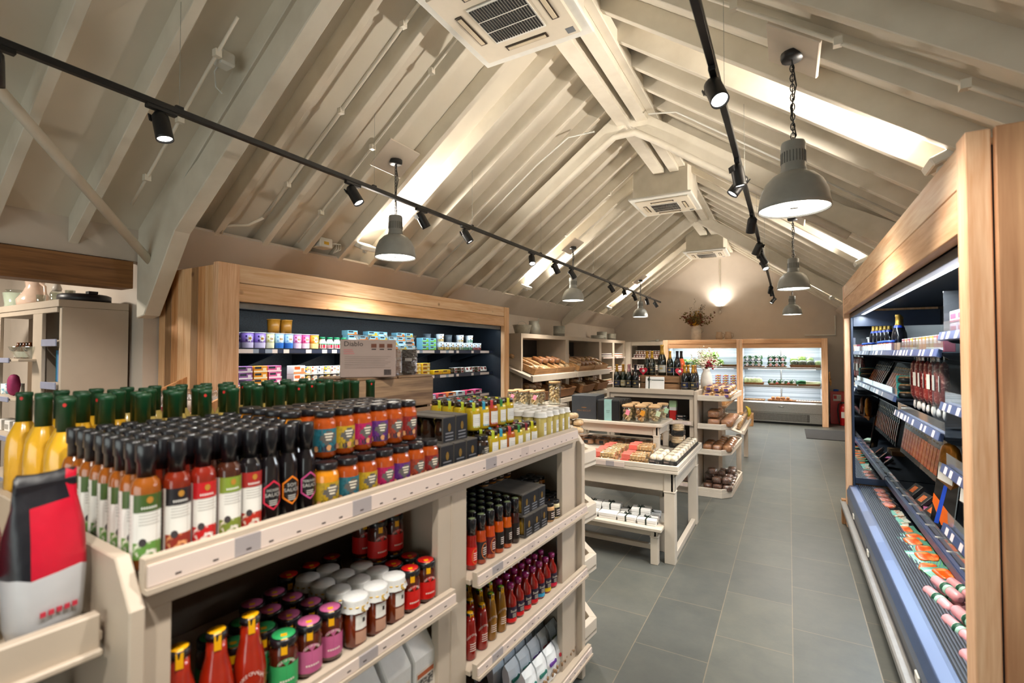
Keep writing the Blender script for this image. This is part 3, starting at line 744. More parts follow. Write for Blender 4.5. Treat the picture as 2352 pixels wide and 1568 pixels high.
# ---------------------------------------------------------------- vegetable chillers on the gable wall
m_ribw = stripes('ribbed_white_steel', 2, 60, [(0, '#cfd6da'), (.5, '#aab4ba')], .35, .1)
def veg(x0, x1, label, posts):
    v = thing('vegetable_chiller', label, 'chiller', ((x0 + x1) / 2, 13.8, 0))
    def q(nm, mb, m, bev=.004): return mb.xf(W0(v)).obj(nm, m, v, bev)
    for a, b in posts: q('post', MB().box((a, 13.25, 0), (b, 13.37, 2.035)), m_firpost)
    i0, i1 = x0 + .14 * (x0 < -2), x1
    xa = max(p[1] for p in posts if p[0] < (x0 + x1) / 2); xb = min([p[0] for p in posts if p[0] > (x0 + x1) / 2] or [x1])
    q('header_board', MB().box((xa, 13.26, 1.925), (xb, 13.32, 2.035)), m_firX); q('header_board', MB().box((xa, 13.265, 1.815), (xb, 13.32, 1.921)), m_firX)
    q('roof_panel', MB().box((x0, 13.3, 1.99), (x1, 14.38, 2.03)), m_fir[0])
    q('back_panel', MB().box((xa - .05, 14.0, .5), (xb + .05, 14.04, 1.99)), m_ribw)
    q('inner_wall', MB().box((xa - .05, 13.37, .5), (xa, 14.0, 1.99)), m_ribw); q('inner_wall', MB().box((xb, 13.37, .5), (xb + .05, 14.0, 1.99)), m_ribw)
    q('inner_roof', MB().box((xa, 13.37, 1.88), (xb, 14.0, 1.9)), m_plastic)
    for z in (1.335, .90): q('shelf', MB().box((xa, 13.48, z - .03), (xb, 14.0, z), 0).box((xa, 13.47, z - .035), (xb, 13.48, z + .015), 0), [m_steel])
    for z in (1.86, 1.295, .86):
        q('shelf_light', MB().box((xa + .1, 13.56, z), (xb - .1, 13.6, z + .01)), m_led)
        L = light('veg_led', 'AREA', ((xa + xb) / 2, 13.58, z - .01), 3 if z < 1.5 else 4.5, (.93, .97, 1), xb - xa - .2, sy=.06, aim=((xa + xb) / 2, 13.75, z - .5))
    q('upright', MB().box(((xa + xb) / 2 - .015, 13.985, .5), ((xa + xb) / 2 + .015, 14.0, 1.9)), m_steel)
    q('well', MB().box((xa, 13.37, .46), (xb, 14.0, .5)), m_steel)
    q('steel_front', MB().prism([(13.3, .28), (13.3, .5), (13.34, .53), (13.38, .53), (13.38, .28)], xa, xb, 'X'), m_steel)
    q('bin_pull', MB().lathe([(.0, 0), (.06, .005), (.07, .02), (.0, .02)], 12, sy=.4).xf(Matrix.Translation(((xa + xb) / 2, 13.295, .41))), m_steel)
    q('kick_panel', MB().box((xa, 13.32, .05), (xb, 13.36, .28)), m_steel)
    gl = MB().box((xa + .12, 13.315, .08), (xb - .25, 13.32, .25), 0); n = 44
    for k in range(n):
        x = xa + .14 + (xb - xa - .43) * k / n; gl.box((x, 13.311, .085), (x + .008, 13.315, .245), 1)
    for k in range(7): gl.box((xa + .13, 13.3105, .1 + .022 * k), (xb - .26, 13.3112, .104 + .022 * k), 1)
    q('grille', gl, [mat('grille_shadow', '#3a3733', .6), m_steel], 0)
    q('plinth', MB().box((xa, 13.38, 0), (xb, 14.0, .05)), m_black)
    return v
veg(-2.9, -1.07, 'fir framed vegetable chiller beside the jam shelves, with tomato packs', [(-2.91, -2.78), (-1.13, -1.07)])
veg(-1.065, .77, 'fir framed vegetable chiller beside the red fire point, with leeks', [(-1.065, -1.0), (.65, .77)])

# ---------------------------------------------------------------- meat chiller on the east side
KX = thing('meat_chiller', 'tall fir framed open chiller of packed meats and fish by the aisle', 'chiller', (.89, 3.9, 0))
def kp(nm, mb, m, bev=.003): return mb.xf(W0(KX)).obj(nm, m, KX, bev)
kp('post', MB().box((.475, 1.97, 0), (.535, 2.06, 2.375)), m_firpost)
kp('side_panel', MB().box((.54, 1.955, 0), (1.29, 1.98, 2.375)), wood('fir_gable', '#dba97e', '#b5825c', 'Z', 5))
kp('post', MB().box((.475, 5.79, 0), (.525, 5.88, 2.36)), m_firpost)
kp('side_panel', MB().box((.525, 5.86, 0), (1.29, 5.88, 2.36)), m_fir[0])
kp('fascia_board', MB().box((.477, 2.06, 2.225), (.52, 5.79, 2.36)), m_firY[0]); kp('fascia_board', MB().box((.475, 2.06, 2.08), (.52, 5.79, 2.221)), m_firY[1])
kp('roof_panel', MB().box((.52, 1.98, 2.33), (1.29, 5.86, 2.35)), m_fir[0])
kp('back_panel', MB().box((1.2, 1.98, .3), (1.28, 5.84, 2.33)), mat('deep_blue_back', '#0d1722', .35))
kp('inner_roof', MB().box((.62, 1.98, 2.12), (1.2, 5.76, 2.15)), m_navy)
kp('canopy', MB().prism([(.525, 2.04), (.525, 2.08), (.66, 2.16), (.66, 2.10), (.58, 2.05)], 2.0, 5.78, 'Y'), mat('charcoal_canopy', '#2a2c30', .4))
kp('canopy_light', MB().box((.600, 2.1, 2.066), (.635, 5.7, 2.078)), m_led)
light('meat_top', 'AREA', (.63, 3.9, 2.05), 18, (.86, .94, 1), 3.6, sy=.05, aim=(.85, 3.9, 1.2)).rotation_euler[2] = pi / 2
fm = MB().box((.525, 5.755, .40), (.545, 5.78, 2.05)).box((.545, 5.755, .44), (1.2, 5.78, .50)).box((.545, 5.755, 1.955), (1.2, 5.78, 2.10))
kp('end_frame', fm, mat('navy_end_frame', '#1e2c42', .35))
mm = mat('mirror_end', '#d8e0e6', .02, 1.0, noise=.0)
kp('mirror_panel', MB().box((.545, 5.762, .5), (1.2, 5.775, 1.955)), mm, 0)
kp('end_panel', MB().box((.52, 1.985, .3), (1.2, 2.0, 2.33)), m_navy)
m_dk = mat('slate_blue_steel', '#27303c', .4, .3)
KS = [(4.55, 5.75, 1.715), (4.55, 5.75, 1.375), (3.29, 4.53, 1.715), (3.29, 4.53, 1.28), (2.02, 3.27, 1.80), (2.02, 3.27, 1.445), (2.02, 3.27, 1.13), (2.02, 3.27, .83)]
for y0, y1, z in KS:
    kp('shelf', MB().box((.69, y0, z - .03), (1.2, y1, z - .012)), m_dk)
    kp('price_rail', MB().prism([(.665, z - .035), (.685, z - .04), (.69, z + .0), (.675, z + .006)], y0, y1, 'Y', 0).quad((.6645, y0 + .01, z - .032), (.6645, y1 - .01, z - .032), (.6735, y1 - .01, z + .003), (.6735, y0 + .01, z + .003), 1), [m_rail, m_ticketb], 0)
    kp('acrylic_guard', MB().box((.692, y0, z - .012), (.694, y1, z + .06)), m_acryl, 0)
    for e_ in (y0 + .01, y1 - .022): kp('bracket', MB().prism([(.69, z - .03), (1.2, z - .03), (1.2, z - .13), (.72, z - .05)], e_, e_ + .012, 'Y'), m_dk, 0)
kp('deck_shelf', MB().box((.80, 2.02, .49), (1.2, 5.75, .51)), m_dk)
kp('deck_rail', MB().box((.775, 2.02, .47), (.80, 5.75, .535), 0).box((.77, 2.02, .48), (.775, 5.75, .53), 1), [m_rail, m_rail], .002)
kp('deck_glass', MB().box((.802, 2.02, .535), (.806, 5.75, .60)), m_acryl, 0)
for i in range(14): kp('glass_clip', MB().box((.79, 2.2 + .26 * i, .53), (.84, 2.215 + .26 * i, .54)), m_plastic, 0)
kp('well', MB().box((.62, 2.02, .36), (1.2, 5.75, .40)), m_dk)
ri = MB().box((.565, 2.02, .40), (.70, 5.755, .425), 0)
for i in range(9): ri.box((.57 + .0145 * i, 2.02, .425), (.577 + .0145 * i, 5.755, .431), 1)
kp('air_grille', ri, [m_black, mat('grille_grey', '#5c6470', .35, .5)], 0)
kp('front_lip', MB().prism([(.475, .30), (.475, .36), (.495, .41), (.565, .428), (.565, .40), (.51, .38), (.49, .30)], 2.02, 5.78, 'Y'), mat('lip_blue_steel', '#46587a', .3, .4))
kp('price_strip', MB().quad((.5, 2.1, .4135), (.5, 5.7, .4135), (.545, 5.7, .4255), (.545, 2.1, .4255)), stripes('lip_strip', 1, 3, [(0, '#62779f'), (.55, '#546a94'), (.85, '#48597a')], .45), 0)
kp('lower_front', MB().box((.482, 2.02, .12), (.60, 5.8, .30)), mat('gunmetal_front', '#41444a', .35, .5))
kp('bumper_rail', MB().box((.432, 2.0, .175), (.482, 5.95, .225)), mat('grey_bumper', '#8e8d8b', .4, .3), .008)
for yy in (2.75, 4.3, 5.2): kp('clip', MB().box((.472, yy, .245), (.482, yy + .07, .285)), m_plastic)
kp('toe_kick', MB().box((.53, 2.0, 0), (1.2, 5.84, .12)), m_black)
kp('end_foot', MB().box((.44, 5.88, 0), (.48, 5.95, .24)), m_fir[2])

# ---------------------------------------------------------------- shelves in the side room
u = thing('shop_shelving', 'tall putty shelving of crockery and glass under the oak lintel', 'shelf unit', (-5.6, 1.73, 0))
def up_(nm, mb, m, bev=.003): return mb.xf(W0(u)).obj(nm, m, u, bev)
up_('side_panel', MB().box((-4.82, 1.52, 0), (-4.775, 1.95, 2.049)), m_unit)
up_('top', MB().box((-6.9, 1.5, 2.05), (-4.774, 1.95, 2.105)), m_unit)
up_('face_frame', MB().box((-5.29, 1.505, .1), (-5.1, 1.53, 2.01)).box((-6.2, 1.505, .1), (-6.04, 1.53, 2.01)).box((-6.9, 1.507, 2.01), (-4.822, 1.53, 2.049)), m_unit)
up_('back_panel', MB().box((-6.9, 1.93, 0), (-4.82, 1.95, 2.05)), mat('warm_board', '#85705a', .7))
for z in (1.80, 1.47, 1.1): up_('shelf', MB().box((-5.1, 1.53, z - .02), (-4.82, 1.93, z), 0).box((-5.1, 1.5, z - .05), (-4.82, 1.51, z + .005), 1), [m_unit, mat('lilac_rail', '#8d93ad', .35)])
for z in (1.65, 1.34, 1.03, .7): up_('shelf', MB().box((-6.04, 1.40, z - .02), (-5.2, 1.93, z), 0).box((-6.04, 1.385, z - .03), (-5.36, 1.395, z + .01), 1), [m_unit, mat('lilac_rail', '#8d93ad', .35)])
up_('divider', MB().box((-5.22, 1.53, 0), (-5.19, 1.93, 2.049)), m_unit)
# ---------------------------------------------------------------- bottles and jars on the gondola
def gput(key, fn, nm, label, cat, x, y, z, rz=0., group=None, tilt=(0, 0)):
    return inst(key, fn, nm, label, cat, Gw(x, y, z), GA + rz, group, tilt)
def glossy(nm, c, ns=.12): return mat(nm, c, .18, noise=ns, scale=30, coat=.6)
m_lab = mat('white_label', '#dcdad4', .5, noise=.03)
m_lines = mat('label_small_print', '#a5a29c', .5)
def pats(r, z0, z1, cols, a0=-150, a1=60, n=9, k=1.006):
    """label patches stacked by height: cols = [(fraction top, material index)]"""
    b = MB(); z = z0
    for f, m in cols:
        zz = z0 + (z1 - z0) * f; b.wrap(r * k, z, zz, a0, a1, m, n); z = zz
    return b
def curve(r, a, z, k=1.012): return lambda x, y: (r * k * cos(radians(a) + x / r), r * k * sin(radians(a) + x / r), z + y)
# tall square-shouldered sauce bottles
def sauce(body, band, pic):
    def b(t):
        MB().lathe([(.022, 0), (.0255, .004), (.0255, .158), (.022, .172), (.015, .180), (.014, .19)], 14).obj('body', body, t)
        MB().lathe([(.0158, .178), (.0158, .208), (.0185, .212), (.0185, .243), (.0165, .247), (.0, .247)], 14).obj('cap', m_lid, t)
        L = pats(.0255, .022, .148, [(.26, 2), (.72, 0), (1, 1)], -70, 62)
        L.wrap(.02575, .022, .148, -150, -70, 0, 5)
        for i in range(5): L.wrap(.0259, .112 - .006 * i, .114 - .006 * i, -45, 40 - 9 * (i % 2), 3, 5)
        for i in range(12): L.wrap(.0259, .135 - .008 * i, .1365 - .008 * i, -140, -85, 3, 3)
        L.add([(.0262 * cos(radians(-5 + 13 * cos(q))), .0262 * sin(radians(-5 + 13 * cos(q))), .137 + .007 * sin(q)) for q in [k * pi / 4 for k in range(8)]], [tuple(range(8))], 4)
        for i in range(7): L.wrap(.0259, .1195, .124, -36 + 9 * i, -31 + 9 * i, 0, 1)
        L.add([(.0263 * cos(radians(-30 + 15 * cos(q))), .0263 * sin(radians(-30 + 15 * cos(q))), .055 + .008 * sin(q)) for q in [k * pi / 4 for k in range(8)]], [tuple(range(8))], 5)
        L.obj('label', [m_lab, band, pic, m_lines, mat('gold_crest', '#a5742c', .4), mat('dark_seal', '#3a3436', .5)], t)
    return b
SV = [('green', '#8a4a12', '#39521f', ('#5d8a3c', '#e3ddd0')), ('black', '#701f0c', '#191519', ('#8c2a1c', '#e5a06a')), ('red', '#7a1d10', '#b3141b', ('#c01a1c', '#ece8df')),
      ('olive', '#3d1c10', '#75892c', ('#76852f', '#e6ded0')), ('rust', '#141013', '#98221e', ('#b22a1a', '#ded9c8'))]
for ci, (cn, bc, lc, pc) in enumerate(SV):
    bm = glossy('sauce_' + cn, bc); pm = speck('label_picture_' + cn, pc[0], pc[1], 70, .52, .5, .06)
    lm = mat('band_' + cn, lc, .45)
    for r in range(8):
        gput('sauce' + cn, P(sauce(bm, lm, pm)), 'sauce_bottle', 'black-capped sauce bottle in the %s-banded column, %s' % (cn, 'at the very front' if r == 0 else ORD[r] + ' bottle back'), 'sauce bottle',
             -1.153 - .0545 * r + random.uniform(-.002, .002), .440 + .0535 * ci + random.uniform(-.002, .002), 1.272, 0, 'black-capped cooking sauces')
# dark asian sauces with hexagon labels
def hexs(col, words):
    def b(t):
        MB().lathe([(.02, 0), (.0235, .004), (.0235, .14), (.0215, .158), (.0155, .17), (.015, .19)], 14).obj('body', glossy('black_soy', '#110d10'), t)
        MB().lathe([(.0165, .176), (.0165, .206), (.019, .210), (.019, .240), (.017, .245), (.0, .245)], 14).obj('cap', m_lid, t)
        L = MB(); r = .0235; A = -8
        cr = [(0, .036), (.023, .018), (.023, -.018), (0, -.036), (-.023, -.018), (-.023, .018)]; ou = []
        for k in range(6):
            p, q = cr[k], cr[(k + 1) % 6]; ou += [(p[0] + (q[0] - p[0]) * u / 5, p[1] + (q[1] - p[1]) * u / 5) for u in range(5)]
        f = curve(r, A, .083, 1.035); n = len(ou)
        L.add([f(*p) for p in ou] + [f(p[0] * .84, p[1] * .87) for p in ou], [(i, n + i, n + (i + 1) % n, (i + 1) % n) for i in range(n)], 0)
        L.wrap(.0236, .07, .10, A - 40, A + 40, 1, 4)
        for i, wd in enumerate(words): L.text(wd, .0125 if len(wd) < 6 else .009, curve(r, A, .092 - .0125 * i, 1.06), 2)
        for i in range(3): L.wrap(r * 1.055, .069 - .005 * i, .071 - .005 * i, A - 22, A + 22, 2, 4)
        L.obj('label', [col, m_lid, mat('label_grey_letters', '#b9b6b0', .5)], t)
    return b
for ci, (cn, hc, wd) in enumerate((('pink-red', '#c5203f', ('HOISIN', 'SAUCE')), ('orange', '#e07a18', ('SOY', 'SAUCE')), ('mauve', '#b8447c', ('TERIYAKI', 'SAUCE')))):
    hm = mat('hexagon_' + cn, hc, .45)
    for r in range(8):
        gput('hex' + cn, P(hexs(hm, wd)), 'soy_bottle', 'black soy style bottle in the %s hexagon column, %s' % (cn, 'at the very front' if r == 0 else ORD[r] + ' bottle back'), 'sauce bottle',
             -1.153 - .0545 * r + random.uniform(-.002, .002), .70 + .0515 * ci, 1.272, 0, 'hexagon label sauces')
# curry sauce jars in two tiers
def jar(body, lid, r=.0325, h=.132, lab=None, lidh=.018, lr=None, parts=True):
    lr = lr or r * .88
    def b(t):
        MB().lathe([(r * .86, 0), (r, .006), (r, h * .70), (r * .93, h * .78), (r * .80, h * .84), (r * .80, h - lidh)], 18).obj('body', body, t)
        MB().lathe([(lr, h - lidh), (lr * 1.02, h - lidh + .003), (lr * 1.02, h - .003), (lr * .95, h), (lr * .85, h - .001), (0, h - .0012)], 18).obj('lid', lid, t)
        if lab: lab(r, h).obj('label', lab.mats, t)
    return b
def curry_label(base, blob):
    def f(r, h):
        b = MB().wrap(r * 1.008, h * .14, h * .62, -125, 62, 0, 12)
        for i, (a0, a1) in enumerate(((-10, 20), (-22, 40), (-36, 44), (-40, 34), (-26, 22), (-16, 4))): b.wrap(r * 1.014, h * .58 - .0065 * (i + 1), h * .58 - .0065 * i, -12 + a0, -12 + a1, 1, 6)
        for i in range(3): b.wrap(r * 1.022, h * .50 - .008 * i, h * .53 - .008 * i, -30 + 4 * i, 14 - 5 * i, 2, 4)
        for i in range(6):
            a = -70 + 21 * i; q = curve(r, a, h * .2 + .003 * (i % 2), 1.015 + .001 * i)
            b.add([q(.0075 * cos(k * pi / 4), .0085 * sin(k * pi / 4)) for k in range(8)], [tuple(range(8))], 3 + i % 3)
        return b
    f.mats = [base, mat('label_cloud', '#55524f', .5), mat('label_cream_letters', '#d3cbb8', .5), mat('label_figure_tan', '#c08a5c', .5), blob, mat('label_figure_dark', '#2d2433', .5)]
    return f
m_curry = glossy('curry_sauce', '#99400f', .2)
CL = [('mustard', '#a98a12', '#6b5a10'), ('teal', '#1d6473', '#123c48'), ('yellow', '#b0911c', '#7a6414'), ('magenta', '#a40d53', '#6d0a3a'), ('purple', '#55236f', '#351546'), ('rust', '#8e3620', '#5a2114'), ('dark red', '#7d1a18', '#47100f')]
cj = []
for cn, c1, c2 in CL:
    bs = speck('curry_label_' + cn, c1, c2, 55, .55, .5, .1)
    cj.append(P(jar(m_curry if cn != 'mustard' else glossy('korma_sauce', '#c87e14'), m_lid, lab=curry_label(bs, mat('curry_blob_' + cn, c2, .5)))))
for i, (cn, _, _) in enumerate(CL):
    for r in range(4):
        gput('curry' + cn, cj[i], 'curry_jar', 'curry sauce jar with %s label, lower tier, %s' % (cn, 'front row' if r == 0 else ORD[r] + ' row back'), 'jar', -1.143 - .068 * r, .858 + .0685 * i, 1.272, 0, 'curry sauce jars')
up = [1, 2, 3, 4, 5, 6]
for i, q in enumerate(up):
    for r in range(4):
        cn = CL[q][0]
        gput('curry' + cn, cj[q], 'curry_jar', 'curry sauce jar with %s label, upper tier, %s' % (cn, 'front row' if r == 0 else ORD[r] + ' row back'), 'jar', -1.20 - .068 * r, .892 + .066 * i, 1.405, .1 * ((i + r) % 3 - 1), 'curry sauce jars')
for r in range(4):
    gput('currymustard', cj[0], 'curry_jar', 'curry sauce jar on the upper tier behind the mauve hexagon bottles, %s row back' % ORD[r], 'jar', -1.26 - .068 * r, .826, 1.405, .3, 'curry sauce jars')
# black carrier packs of three jars
def carrier(r0=.029, h=.09, gold='#9a7a3c', jc='#2b1a10', n=3):
    def b(t):
        L = n * .068
        MB().box((-L / 2, -.034, 0), (L / 2, .034, .006)).box((-L / 2, -.034, h), (L / 2, .034, h + .006)).box((L / 2 - .005, -.034, .006), (L / 2, .034, h)).box((-L / 2, -.034, .006), (-L / 2 + .005, .034, h)).obj('sleeve', [mat('carrier_grey_card', '#55504a', .6)], t)
        f = MB().box((L / 2, -.033, .004), (L / 2 + .001, .033, h + .002), 0)
        f.add([(L / 2 + .002, .009 * cos(k * pi / 4), h * .62 + .016 * sin(k * pi / 4)) for k in range(8)], [tuple(range(8))], 1)
        for k in range(3): f.box((L / 2 + .0012, -.022, h * .36 - .012 * k), (L / 2 + .002, .022, h * .36 + .005 - .012 * k), 2)
        f.obj('printed_end', [mat('carrier_black', '#17181c', .45), mat('carrier_gold', gold, .35, .6), mat('carrier_print', '#6c6d72', .5)], t)
        for i in range(n):
            x = -L / 2 + .034 + .068 * i
            MB().lathe([(r0 * .8, .006), (r0, .012), (r0 * 1.02, h * .5), (r0 * .9, h * .75), (r0 * .75, h * .84), (r0 * .75, h * .98)], 14, o=(x, 0, 0)).obj('jar', glossy('dark_relish_' + jc[1:], jc), t)
    return b
for i, (y, z, lb) in enumerate(((1.365, 0, 'lower tier beside the dark red curry jars'), (1.44, 0, 'lower tier, middle'), (1.515, 0, 'lower tier beside the chutneys'), (1.40, .0965, 'upper tier towards the curry jars'), (1.475, .0965, 'upper tier in front of the chutneys'))):
    gput('carrier', P(carrier()), 'jar_multipack', 'black card carrier of three dark relish jars, ' + lb, 'multipack', -1.245 - (.02 if z else 0), y, 1.273 + z, 0, 'black relish carriers')
gput('minijar', P(jar(glossy('dark_relish_2b1a10', '#2b1a10'), m_lid, .03, .1, curry_label(mat('carrier_black', '#17181c', .45), mat('carrier_gold', '#9a7a3c', .35, .6)))), 'relish_jar', 'single dark relish jar with black label beside the carrier packs', 'jar', -1.15, 1.585, 1.273)
# chutneys with strips over the lids
def plain_label(w0=-45, w1=50, m=None, z0=.12, z1=.6):
    def f(r, h):
        b = MB().wrap(r * 1.008, h * z0, h * z1, w0, w1, 0, 8)
        for i in range(3): b.wrap(r * 1.014, h * (z0 + z1) / 2 + .008 - .007 * i, h * (z0 + z1) / 2 + .010 - .007 * i, w0 * .7, w1 * .7, 1, 4)
        b.wrap(r * 1.012, h * z0, h * (z0 + .05), w0, w1, 2, 6)
        return b
    f.mats = [m_lab, m_lines, m or m_lines]
    return f
def strip(t, r, h, m, a=-40, w=.006):
    s = MB(); c, d = cos(radians(a)), sin(radians(a)); p = Vector((-d, c, 0)) * w
    pts = [Vector((0, 0, h + .0006)), Vector((c * r * .8, d * r * .8, h + .0006)), Vector((c * (r * .94), d * (r * .94), h - .004)), Vector((c * (r * .97), d * (r * .97), h - .035))]
    for i in range(3): s.quad(pts[i] - p, pts[i] + p, pts[i + 1] + p, pts[i + 1] - p)
    s.obj('paper_strip', m, t)
def chut(body, sc):
    def b(t):
        m = mat('strip_' + sc[1:], sc, .5)
        jar(body, glossy('brown_lid', '#2a1a14'), .03, .112, plain_label(m=m))(t); strip(t, .03, .112, m)
    return b
CH = [('lime', '#b59a1e', '#a8b52c'), ('blue', '#c2a21c', '#2f8fae'), ('red', '#a8560f', '#b8323c'), ('green', '#c4ac3a', '#2f7a3c'), ('maroon', '#bfae58', '#7a1f2c'), ('yellow', '#b59a1e', '#c9c41a')]
for i in range(6):
    cn, bc, sc = CH[i % 6]
    for r in range(3):
        gput('chut' + cn, P(chut(glossy('chutney_' + cn, bc), sc)), 'chutney_jar', 'chutney jar with %s strip over its dark lid, lower tier, %s row' % (cn, ('front', 'second', 'third')[r]), 'jar', -1.145 - .063 * r, 1.645 + .0645 * i, 1.272, random.uniform(-.15, .15), 'chutney jars')
for i in range(5):
    cn, bc, sc = CH[(0, 1, 2, 3, 5)[i]]
    for r in range(4):
        gput('chut' + cn, P(chut(glossy('chutney_' + cn, bc), sc)), 'chutney_jar', 'chutney jar with %s strip over its dark lid, upper tier, %s row' % (cn, ('front', 'second', 'third', 'fourth')[r]), 'jar', -1.205 - .0625 * r, 1.60 + .0645 * i, 1.385, random.uniform(-.15, .15), 'chutney jars')
for i in range(5):
    gput('chut' + CH[i][0], P(chut(glossy('chutney_' + CH[i][0], CH[i][1]), CH[i][2])), 'chutney_jar', 'chutney jar with %s strip, lower tier at the rear of the stack' % CH[i][0], 'jar', -1.36, 1.60 + .0645 * i, 1.272, 0, 'chutney jars')
# white cloth topped jars
def cloth_top(t, r, z, m, n=26, drop=.022, hex_=6):
    b = MB(); R1 = r * 1.04
    def ring(rr, zz, j):
        return [(rr * (1 + j * (k % 2)) * cos(2 * pi * k / n), rr * (1 + j * (k % 2)) * sin(2 * pi * k / n), zz + (j * .004 if k % 2 else 0)) for k in range(n)]
    rs = [ring(R1 * .96, z, 0), ring(R1, z - .003, 0), ring(R1 * .98, z - .012, 0), ring(R1 * 1.1, z - drop, .08)]
    o = len(b.v); vs = [(0, 0, z + .001)] + [v for q in rs for v in q]
    fs = [(0, 1 + i, 1 + (i + 1) % n) for i in range(n)]
    for j in range(3): fs += [(1 + j * n + i, 1 + (j + 1) * n + i, 1 + (j + 1) * n + (i + 1) % n, 1 + j * n + (i + 1) % n) for i in range(n)]
    b.add(vs, fs, 0, True); b.obj('cloth_cap', m, t)
m_cloth = mat('white_cap_cloth', '#e6e3dd', .75, noise=.05, scale=90, bump=.1)
def tallwhite(t):
    MB().lathe([(.027, 0), (.0295, .005), (.0295, .118), (.026, .128)], 18).obj('body', glossy('lemon_curd', '#cdbb6e', .06), t)
    cloth_top(t, .029, .142, m_cloth)
    plain_label(-20, 40, z0=.3, z1=.85)(.0295, .112).obj('label', [m_lab, mat('bee_print', '#3b3a36', .5), m_lines], t)
for i in range(5):
    for r in range(6):
        gput('curd', P(tallwhite), 'curd_jar', 'pale curd jar under a white cloth cap, %s, %s from the far end' % ('front row' if r == 0 else ORD[r] + ' row back', ORD[4 - i]), 'jar', -1.143 - .063 * r, 2.055 + .064 * i, 1.272, random.uniform(-.1, .1), 'white-capped curd jars')
# green-topped juice bottles on the far half of the top
m_juice = mat('cloudy_juice', '#d9a528', .2, noise=.06, coat=.5); m_pale = mat('pale_juice', '#cdb566', .2, noise=.05, coat=.5); m_gcap = mat('green_foil', '#0f3a1f', .4, noise=.12, scale=50)
def juice(mj, dot):
    def b(t):
        MB().lathe([(.036, 0), (.04, .006), (.04, .15), (.036, .185), (.024, .215), (.0165, .232), (.0155, .25)], 16).obj('body', mj, t)
        MB().lathe([(.0185, .228), (.018, .30), (.0195, .302), (.0195, .309), (.018, .313), (0, .314)], 16).obj('cap', m_gcap, t)
        if dot:
            q = curve(.0185, -50, .296, 1.02); MB().add([q(.004 * cos(k * pi / 4), .005 * sin(k * pi / 4)) for k in range(8)], [tuple(range(8))]).obj('seal', mat('red_seal', '#b3231f', .5), t)
    return b
for r in range(5):
    for i in range(13):
        dt = (i * 3 + r) % 4 == 0
        if (r > 0 and .445 + .083 * i + .02 * (r % 2) > 1.43): continue
        gput('juice%d%d' % (r > 0 and i > 2 or i > 3, dt), P(juice(m_juice if not (r > 0 and i > 2 or i > 3) else m_pale, dt)), 'juice_bottle', 'cloudy juice bottle with green foil neck, %s row back, %s from the coffee bags' % (ORD[r], ORD[i]), 'juice bottle',
             -1.63 - .086 * r + random.uniform(-.002, .002), .445 + .083 * i + random.uniform(-.001, .001) + .02 * (r % 2), 1.272, random.uniform(-.5, .5), 'green-necked juice bottles')
# wooden crate with boxed crackers and gift bags on top
def crate(L, Wd, H, n=2, gap=.012, mt=None):
    def b(t):
        h = (H - gap * (n - 1)) / n
        for k in range(n):
            z = k * (h + gap)
            for s in (-1, 1):
                MB().box((s * Wd / 2 - .006, -L / 2, z), (s * Wd / 2 + .006, L / 2, z + h)).obj('slat', mt or m_crate, t, .003)
                MB().box((-Wd / 2 + .006, s * L / 2 - .006, z), (Wd / 2 - .006, s * L / 2 + .006, z + h)).obj('slat', m_cratex if mt is None else mt, t, .003)
        for sx in (-1, 1):
            for sy in (-1, 1): MB().box((sx * (Wd / 2 - .02) - .012, sy * (L / 2 - .02) - .012, 0), (sx * (Wd / 2 - .02) + .012, sy * (L / 2 - .02) + .012, H - .004)).obj('corner_post', m_crate, t)
        MB().box((-Wd / 2 + .006, -L / 2 + .006, .004), (Wd / 2 - .006, L / 2 - .006, .014)).obj('floor_board', m_crate, t)
    return b
gput('crateA', P(crate(.50, .28, .30, 2)), 'wooden_crate', 'weathered wooden crate upside down under the cracker box', 'crate', -1.90, 1.73, 1.273, 0)
MBt = MB().box((-.14, -.25, 0), (.14, -.005, .012)).box((-.14, .005, 0), (.14, .25, .012)).obj('wooden_board_lid', m_crate, None, .003); MBt.location = Gw(-1.90, 1.73, 1.5735); MBt.rotation_euler = (0, 0, GA)
tag(MBt, 'split plank lid lying across the weathered crate', 'plank lid')
gput('crateB', P(crate(.23, .28, .10, 1)), 'wooden_crate', 'low pale wooden crate between juice bottles and curd jars', 'crate', -1.86, 2.245, 1.273, 0)
for i in range(6):
    q = MB().box((-.16, -.021, 0), (.16, .021, .012)).obj('wooden_slat_lid', m_fir[1], None, .003); q.location = Gw(-1.86, 2.13 + .046 * i, 1.374 + .001); q.rotation_euler = (0, 0, GA)
    tag(q, 'pale wooden slat across the low crate, %s from the weathered crate' % ORD[i], 'wood slat', 'slats on the low crate')
